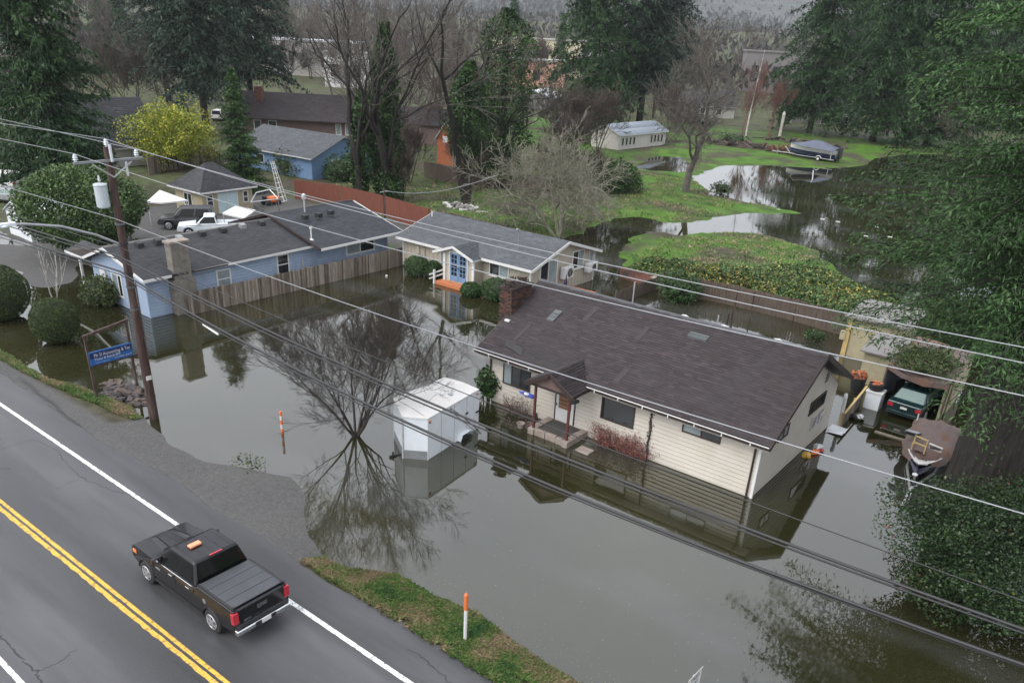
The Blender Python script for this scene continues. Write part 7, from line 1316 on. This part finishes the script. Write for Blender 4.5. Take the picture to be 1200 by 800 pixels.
for k in range(60): z = r_.uniform(6, 16); a = r_.uniform(0, 6.28); q = np.array([z * .05, 0, z]); e = q + np.array([cos(a) * 1.2, sin(a) * 1.2, .9]) * r_.uniform(.4, 1.2) * (1.2 - z / 20); S_.append((q, e, .03, .012))
v, f = seg_mesh(S_, 3); bt3.part('crown', None, None, me=mesh_of('crown', v, f, TWIG_GREY))
q = at(913, 162, .2); bt4 = Thing('broken_snag', 'short broken pale snag on the lawn beyond the pond', 'tree', tuple(q), local=True); mb = MB(); mb.tube([(0, 0, 0), (.05, 0, 2.2), (.1, 0, 4.6), (.05, .1, 5.0)], [.3, .28, .34, .08], 8); bt4.part('trunk', mb, BIRCH)

# bramble thicket: one leafy mass on the bank
BR_ = np.array(G((728, 325), (745, 318), (800, 322), (860, 325), (930, 326), (985, 338), (1040, 364), (1075, 382), (1085, 400), (1015, 394), (930, 374), (850, 352), (777, 336))); r_ = np.random.default_rng(77)
n = 60000; lo, hi = BR_.min(0), BR_.max(0); P = r_.uniform(lo, hi, (n, 2)); dd = pdist(P[:, 0], P[:, 1], [tuple(q) for q in BR_]); k = dd > -.3; P = P[k]; dd = dd[k]
top = np.clip(.5 + dd * .55, .25, 1.4) * (.8 + .5 * fbm(P[:, 0], P[:, 1], 31, 2.2)); z = top * r_.uniform(.35, 1.05, len(P)) ** .5; yl = fbm(P[:, 0], P[:, 1], 41, 3.5)
tint = np.where(r_.uniform(size=len(P)) < .16 + .5 * (yl > .55) * .55, r_.uniform(.75, 1, len(P)), r_.uniform(0, .75, len(P)))
v, f, t_ = leaf_quads(np.stack([P[:, 0], P[:, 1], z + .1], 1), .2, r_, .35, .65, tint=tint); o = link('bramble_thicket', mesh_of('bramble_thicket', v, f, L_BRAMBLE, tint=t_)); tag(o, 'dense bramble thicket with green and yellow leaves on the bank above the dark fence', 'brambles', kind='stuff')
# grass on the verges and lawn edge
def grass(name, label, pts2, h, n_, seed, m=L_GRASS, w=.02, zf=None):
    r = np.random.default_rng(seed); n = len(pts2); z = ground_z(pts2[:, 0], pts2[:, 1]); k = z > .02; pts2 = pts2[k]; z = z[k]; n = len(z); a = r.uniform(0, 6.28, n); ln = h * r.uniform(.4, 1.3, n); la = r.uniform(.2, 1.1, n)
    d = np.stack([np.cos(a), np.sin(a), 0 * a], 1); s = np.stack([-np.sin(a), np.cos(a), 0 * a], 1); b0 = np.stack([pts2[:, 0], pts2[:, 1], z - .01], 1); ww = w * r.uniform(.6, 1.5, n)[:, None]
    t0 = b0 + d * (ln * .35 * la)[:, None] + np.array([0, 0, 1]) * (ln * .7)[:, None]; t1 = b0 + d * (ln * la)[:, None] + np.array([0, 0, 1]) * (ln * (1 - .35 * la))[:, None]
    v = np.stack([b0 - s * ww, b0 + s * ww, t0 + s * ww * .7, t1], 1).reshape(-1, 3); f = np.arange(4 * n).reshape(n, 4); patch = fbm(pts2[:, 0], pts2[:, 1], seed + 3, .9)
    t_ = np.repeat(np.clip(1.3 * patch - .08 + r.normal(0, .2, n), 0, 1), 4); o = link(name, mesh_of(name, v, f, m, tint=t_)); tag(o, label, 'grass', kind='stuff')
r_ = np.random.default_rng(5); xs = r_.uniform(-19.3, -5, 210000); ys = r_.uniform(13.75, 16.3, 210000); lim = np.interp(xs, *YB); kk = fbm(xs, ys, 51, .6) + .25 * (ys - 13.8) > .36
grass('verge_grass', 'rough green and brown grass verge between the road and the flood', np.stack([xs, ys], 1)[kk], .15, 0, 6, w=.007)
xs = r_.uniform(-52, -34.2, 90000); ys = r_.uniform(14.7, 17.3, 90000); kk = (np.abs(ys - np.interp(xs, [-52, -46, -41, -36.5, -34.2], [15.2, 15.1, 15.35, 16.2, 16.1])) < np.interp(xs, [-52, -41, -36, -34.2], [.3, .35, .7, .3]) + .3 * (fbm(xs, ys, 61, .8) - .5))
grass('roadside_grass', 'narrow bright green grass strip left of the utility pole', np.stack([xs, ys], 1)[kk], .16, 0, 8, w=.008)
n = 90000; q = np.stack([r_.uniform(-75, -12, n), r_.uniform(55, 105, n)], 1); dl_ = np.maximum(np.minimum(pdist(q[:, 0], q[:, 1], LAWN), -pdist(q[:, 0], q[:, 1], PUDDLE)), pdist(q[:, 0], q[:, 1], TONGUE)); q = q[(dl_ > .1) & (fbm(q[:, 0], q[:, 1], 71, 3) > .42)]
grass('lawn_grass', 'green lawn grass in tufts between the puddles', q, .2, 0, 9, w=.025)
xs = r_.uniform(-27.8, -26, 110); ys = 17.1 + r_.normal(0, .25, 110); c = np.stack([xs, ys, r_.uniform(0, .2, 110)], 1); v, f, t_ = leaf_quads(c, .12, r_, .2); o = link('water_weeds', mesh_of('water_weeds', v, f, L_BUSH, tint=t_)); tag(o, 'sparse weeds poking out of the water at the gravel edge', 'weeds', kind='stuff')
# heaps
def heap(name, label, cat, ctr, rad, n, m, szs, seed, h=.5, flat=.4):
    r = np.random.default_rng(seed); T = Thing(name, label, cat, tuple(ctr))
    for i in range(n):
        a = r.uniform(0, 6.28); q = sqrt(r.uniform()); x, y = ctr[0] + cos(a) * q * rad[0], ctr[1] + sin(a) * q * rad[1]; z = ctr[2] + h * (1 - q) * r.uniform(.3, 1); l, w, t_ = r.uniform(.6, 1.3, 3) * np.array(szs); d = np.array([cos(r.uniform(0, 6.28)), sin(r.uniform(0, 6.28)), r.normal(0, .25)]); d /= np.linalg.norm(d); c = np.array([x, y, z]); mb = MB(); mb.bar(c - d * l / 2, c + d * l / 2, w, t_); T.part('piece', mb, m[i % len(m)] if isinstance(m, list) else m)
    return T
heap('bark_heap', 'heap of broken pinkish bark and stones at the foot of the utility pole', 'heap', (-37.3, 17.2, .02), (1.9, .8), 75, [DEBRIS_PINK, DARK_WOOD, DEBRIS_PINK], (.55, .25, .1), 1, .35)
heap('white_rubble', 'scattered heap of whitish rubble on the lawn below the ivy hung trunk', 'heap', tuple(at(543, 244, .3)), (3.0, 1.2), 46, [PALE_WALL, WHITE, GREY_WALL], (.8, .35, .15), 2, .45)
heap('brush_pile', 'small dark brush pile on the lawn behind the tan cottage', 'heap', tuple(at(600, 250, .3)), (1.7, 1.0), 40, TWIG, (1.2, .05, .05), 3, .6)
heap('timber_pile', 'long dark pile of rotten timber beyond the pond by the white birch', 'heap', tuple(at(872, 172, .3)), (7.5, 2.2), 70, [DARK_WOOD, DARK_WOOD, BARK, TWIG], (2.6, .4, .3), 4, 1.0)
heap('log_pile', 'dark logs and scrap lying behind the covered speedboat', 'heap', tuple(at(940, 168, .3)), (9, 2.0), 50, [DARK_WOOD, BARK, TARP_BROWN], (2.4, .35, .3), 5, .7)
q = at(505, 256, .3); heap('wood_scraps', 'dark scraps along the edge of the lawn behind the red fence', 'heap', (q[0], q[1] + 1, .3), (2.5, .8), 24, [DARK_WOOD, OLD_WOOD], (1.2, .15, .1), 6, .4)
kl = Thing('low_wall', 'low dark timber edging along the back of the tan cottage', 'wall', tuple(at(560, 262, .2))); a, b_ = at(528, 252, .2), at(640, 282, .1); mb = MB(); mb.bar(a, b_, .25, .5); kl.part('timber', mb, DARK_WOOD)
rw = Thing('red_low_wall', 'low reddish timber wall between the brambles and the flooded cottage yard', 'wall', tuple(at(750, 320, 0))); a, b_ = at(727, 325, 0), at(762, 335, 0); mb = MB(); mb.bar(a + np.array([0, 0, .2]), b_ + np.array([0, 0, .2]), .2, 1.3); rw.part('timber', mb, BRICK); mb = MB(); mb.box(b_[0], b_[0] + .9, b_[1] - .2, b_[1] + .4, -.2, .75); rw.part('block', mb, CONCRETE)
# stakes standing in the flooded back garden
for i, (px_, h, lb) in enumerate((((741, 356), 1.6, 'thin grey stake in the water behind the brown roof, nearest the tan cottage'), ((860, 366), 1.7, 'rusty stake before the dark fence at its middle'), ((880, 366), 1.5, 'rusty stake before the dark fence right of its middle'), ((840, 383), .8, 'short pale stake in the flooded back garden'), ((855, 386), 1.3, 'brown stake close behind the ridge of the brown roof'))):
    p = at(*px_, 0); t = Thing('stake', lb, 'stake', tuple(p), group='stakes in the flooded back garden'); mb = MB(); mb.tube([p + np.array([0, 0, -.2]), p + np.array([0, 0, h])], .05, 6); t.part('shaft', mb, STEEL if i in (0, 3) else POLE_WOOD)
# floating flecks in the water
r_ = np.random.default_rng(6); v = []; f = []
for k in range(420):
    if k < 120: p = at(r_.uniform(560, 900), r_.uniform(560, 798), .004)
    else: xx = r_.uniform(-18, -6.5); p = np.array([xx, np.interp(xx, *YB) + abs(r_.normal(0, .45)) + .1, .004])
    px_ = None; s_ = r_.uniform(.012, .035); a = r_.uniform(0, 6.28)
    if p[1] < np.interp(p[0], *YB) + .05 or (p[1] > 27 and p[0] < -9): continue
    n0 = len(v); v += [(p[0] + s_ * cos(a + j * pi / 2) * (1 if j % 2 else .5), p[1] + s_ * sin(a + j * pi / 2) * (1 if j % 2 else .5), .004) for j in range(4)]; f.append((n0, n0+1, n0+2, n0+3))
tag(link('floating_flecks', mesh_of('floating_flecks', v, f, OLD_WOOD)), 'tiny pale leaves and flecks floating on the flood water', 'flecks', kind='stuff')
for i, px_ in enumerate(((912, 246), (964, 257), (982, 260), (1015, 277), (1028, 266), (1043, 278))):
    p = at(*px_, 0); mb = MB(); mb.tube([(p[0] - .22, p[1], .02), (p[0] + .22, p[1], .05)], [.05, .04], 6); o = solo('floating_bottle', ('leftmost', 'second', 'third', 'lowest', 'highest', 'rightmost')[i] + ' of the small white bottles afloat on the pond', 'bottle', mb, WHITE, tuple(p), 'white bottles floating on the pond')
rf_ = Thing('sunken_shelter', 'triangular pale roof of a sunken shelter breaking the pond surface', 'shelter', tuple(at(945, 206, 0))); a, b_, c, d = at(925, 206, 0), at(962, 206, 0), at(955, 203, .5), at(930, 203, .5); mb = MB(); mb.slab(a, b_, c, d, .1); rf_.part('roof_sheet', mb, GREY_WALL); mb = MB(); mb.tube([at(952, 211, 0), at(953, 200, .8)], .08, 5); rf_.part('post', mb, STEEL)
for i, (px_, lb) in enumerate((((128, 340), 'yellowish bobbing ball by the porch shrub of the blue house'), ((453, 324), 'small white ball afloat before the plank fence'))): p = at(*px_, 0); mb = MB(); mb.blob((p[0], p[1], .05), (.1, .1, .09), 6, i, .0); solo('floating_ball', lb, 'ball', mb, WHITE if i else PLAIN_WOOD, tuple(p))

# ------------------------------------------------------------------ far wooded hills and haze
n = 90; hv = []; hf_ = []
ang = np.linspace(radians(60), radians(178), n)
for i, a in enumerate(ang):
    for j, (d, hh) in enumerate(((1500, -20), (1900, 70), (2400, 190), (3000, 300), (3700, 390), (4200, 390))): k = .75 + .5 * vnoise(np.array([i * .12 + j * .3]), np.array([j * .5]), 3, 1.0)[0]; hv.append((d * cos(a), d * sin(a), hh * k))
for i in range(n - 1):
    for j in range(5): q = i * 6 + j; hf_.append((q, q + 6, q + 7, q + 1))
struct('hills', hv, hf_, mat('wooded_hill', (.055, .06, .055), rough=.9, var=.5, scale=.03, stain=(.09, .085, .08), sscale=.02, world=True), True)
r_ = np.random.default_rng(8); m_ = 70000; A = r_.uniform(radians(75), radians(170), m_); D = r_.uniform(1620, 3000, m_); hz = np.interp(D, [1500, 1900, 2400, 3000], [-20, 66, 183, 290])
v, f, t_ = leaf_quads(np.stack([D * np.cos(A), D * np.sin(A), hz + r_.uniform(0, 14, m_)], 1), 15.0, r_, 0, .5, droop=np.array([0, 0, .9])); o = link('far_woods', mesh_of('far_woods', v, f, L_HILL, tint=t_)); tag(o, 'misty wooded slope far behind the town', 'woods', kind='stuff')
m_ = 26000; A = r_.uniform(radians(72), radians(172), m_); D = 290 + 1250 * r_.uniform(0, 1, m_) ** 1.4; gx_, gy_ = D * np.cos(A), D * np.sin(A); kk = fbm(gx_, gy_, 91, 60) > .44; gx_, gy_ = gx_[kk], gy_[kk]
zz = ground_z(gx_, gy_) + r_.uniform(.3, 1, len(gx_)) ** .7 * (5 + 8 * fbm(gx_, gy_, 92, 25)); v, f, t_ = leaf_quads(np.stack([gx_, gy_, zz], 1), 4.2, r_, 0, .4, droop=np.array([0, 0, .8])); o = link('far_treeline', mesh_of('far_treeline', v, f, L_TOWN, tint=t_)); tag(o, 'hazy brown bare trees spread over the far valley floor', 'trees', kind='stuff')
hm = bpy.data.materials.new('thin_mist'); hm.use_nodes = True; t = hm.node_tree; t.nodes.clear(); pv = t.nodes.new('ShaderNodeVolumePrincipled'); ou = t.nodes.new('ShaderNodeOutputMaterial'); t.links.new(pv.outputs[0], ou.inputs['Volume'])
pv.inputs['Color'].default_value = (.86, .9, .96, 1); pv.inputs['Density'].default_value = HAZE; pv.inputs['Anisotropy'].default_value = .2
mb = MB(); mb.box(-5600, 3800, -120, 5400, -30, 560); o = link('haze', mesh_of('haze', mb.v, mb.f, hm)); tag(o, 'thin grey winter mist in the air', 'haze', kind='stuff')

bush('creeper', 'olive green creeper and fallen needles heaped over the tarp shelter roof', 'creeper', (1082, 428), (1.7, 1.9, .55), L_BUSH, 4200, .13, z=2.15, seed=81, lump=.3, cz=.5, shell=.5, core=False)
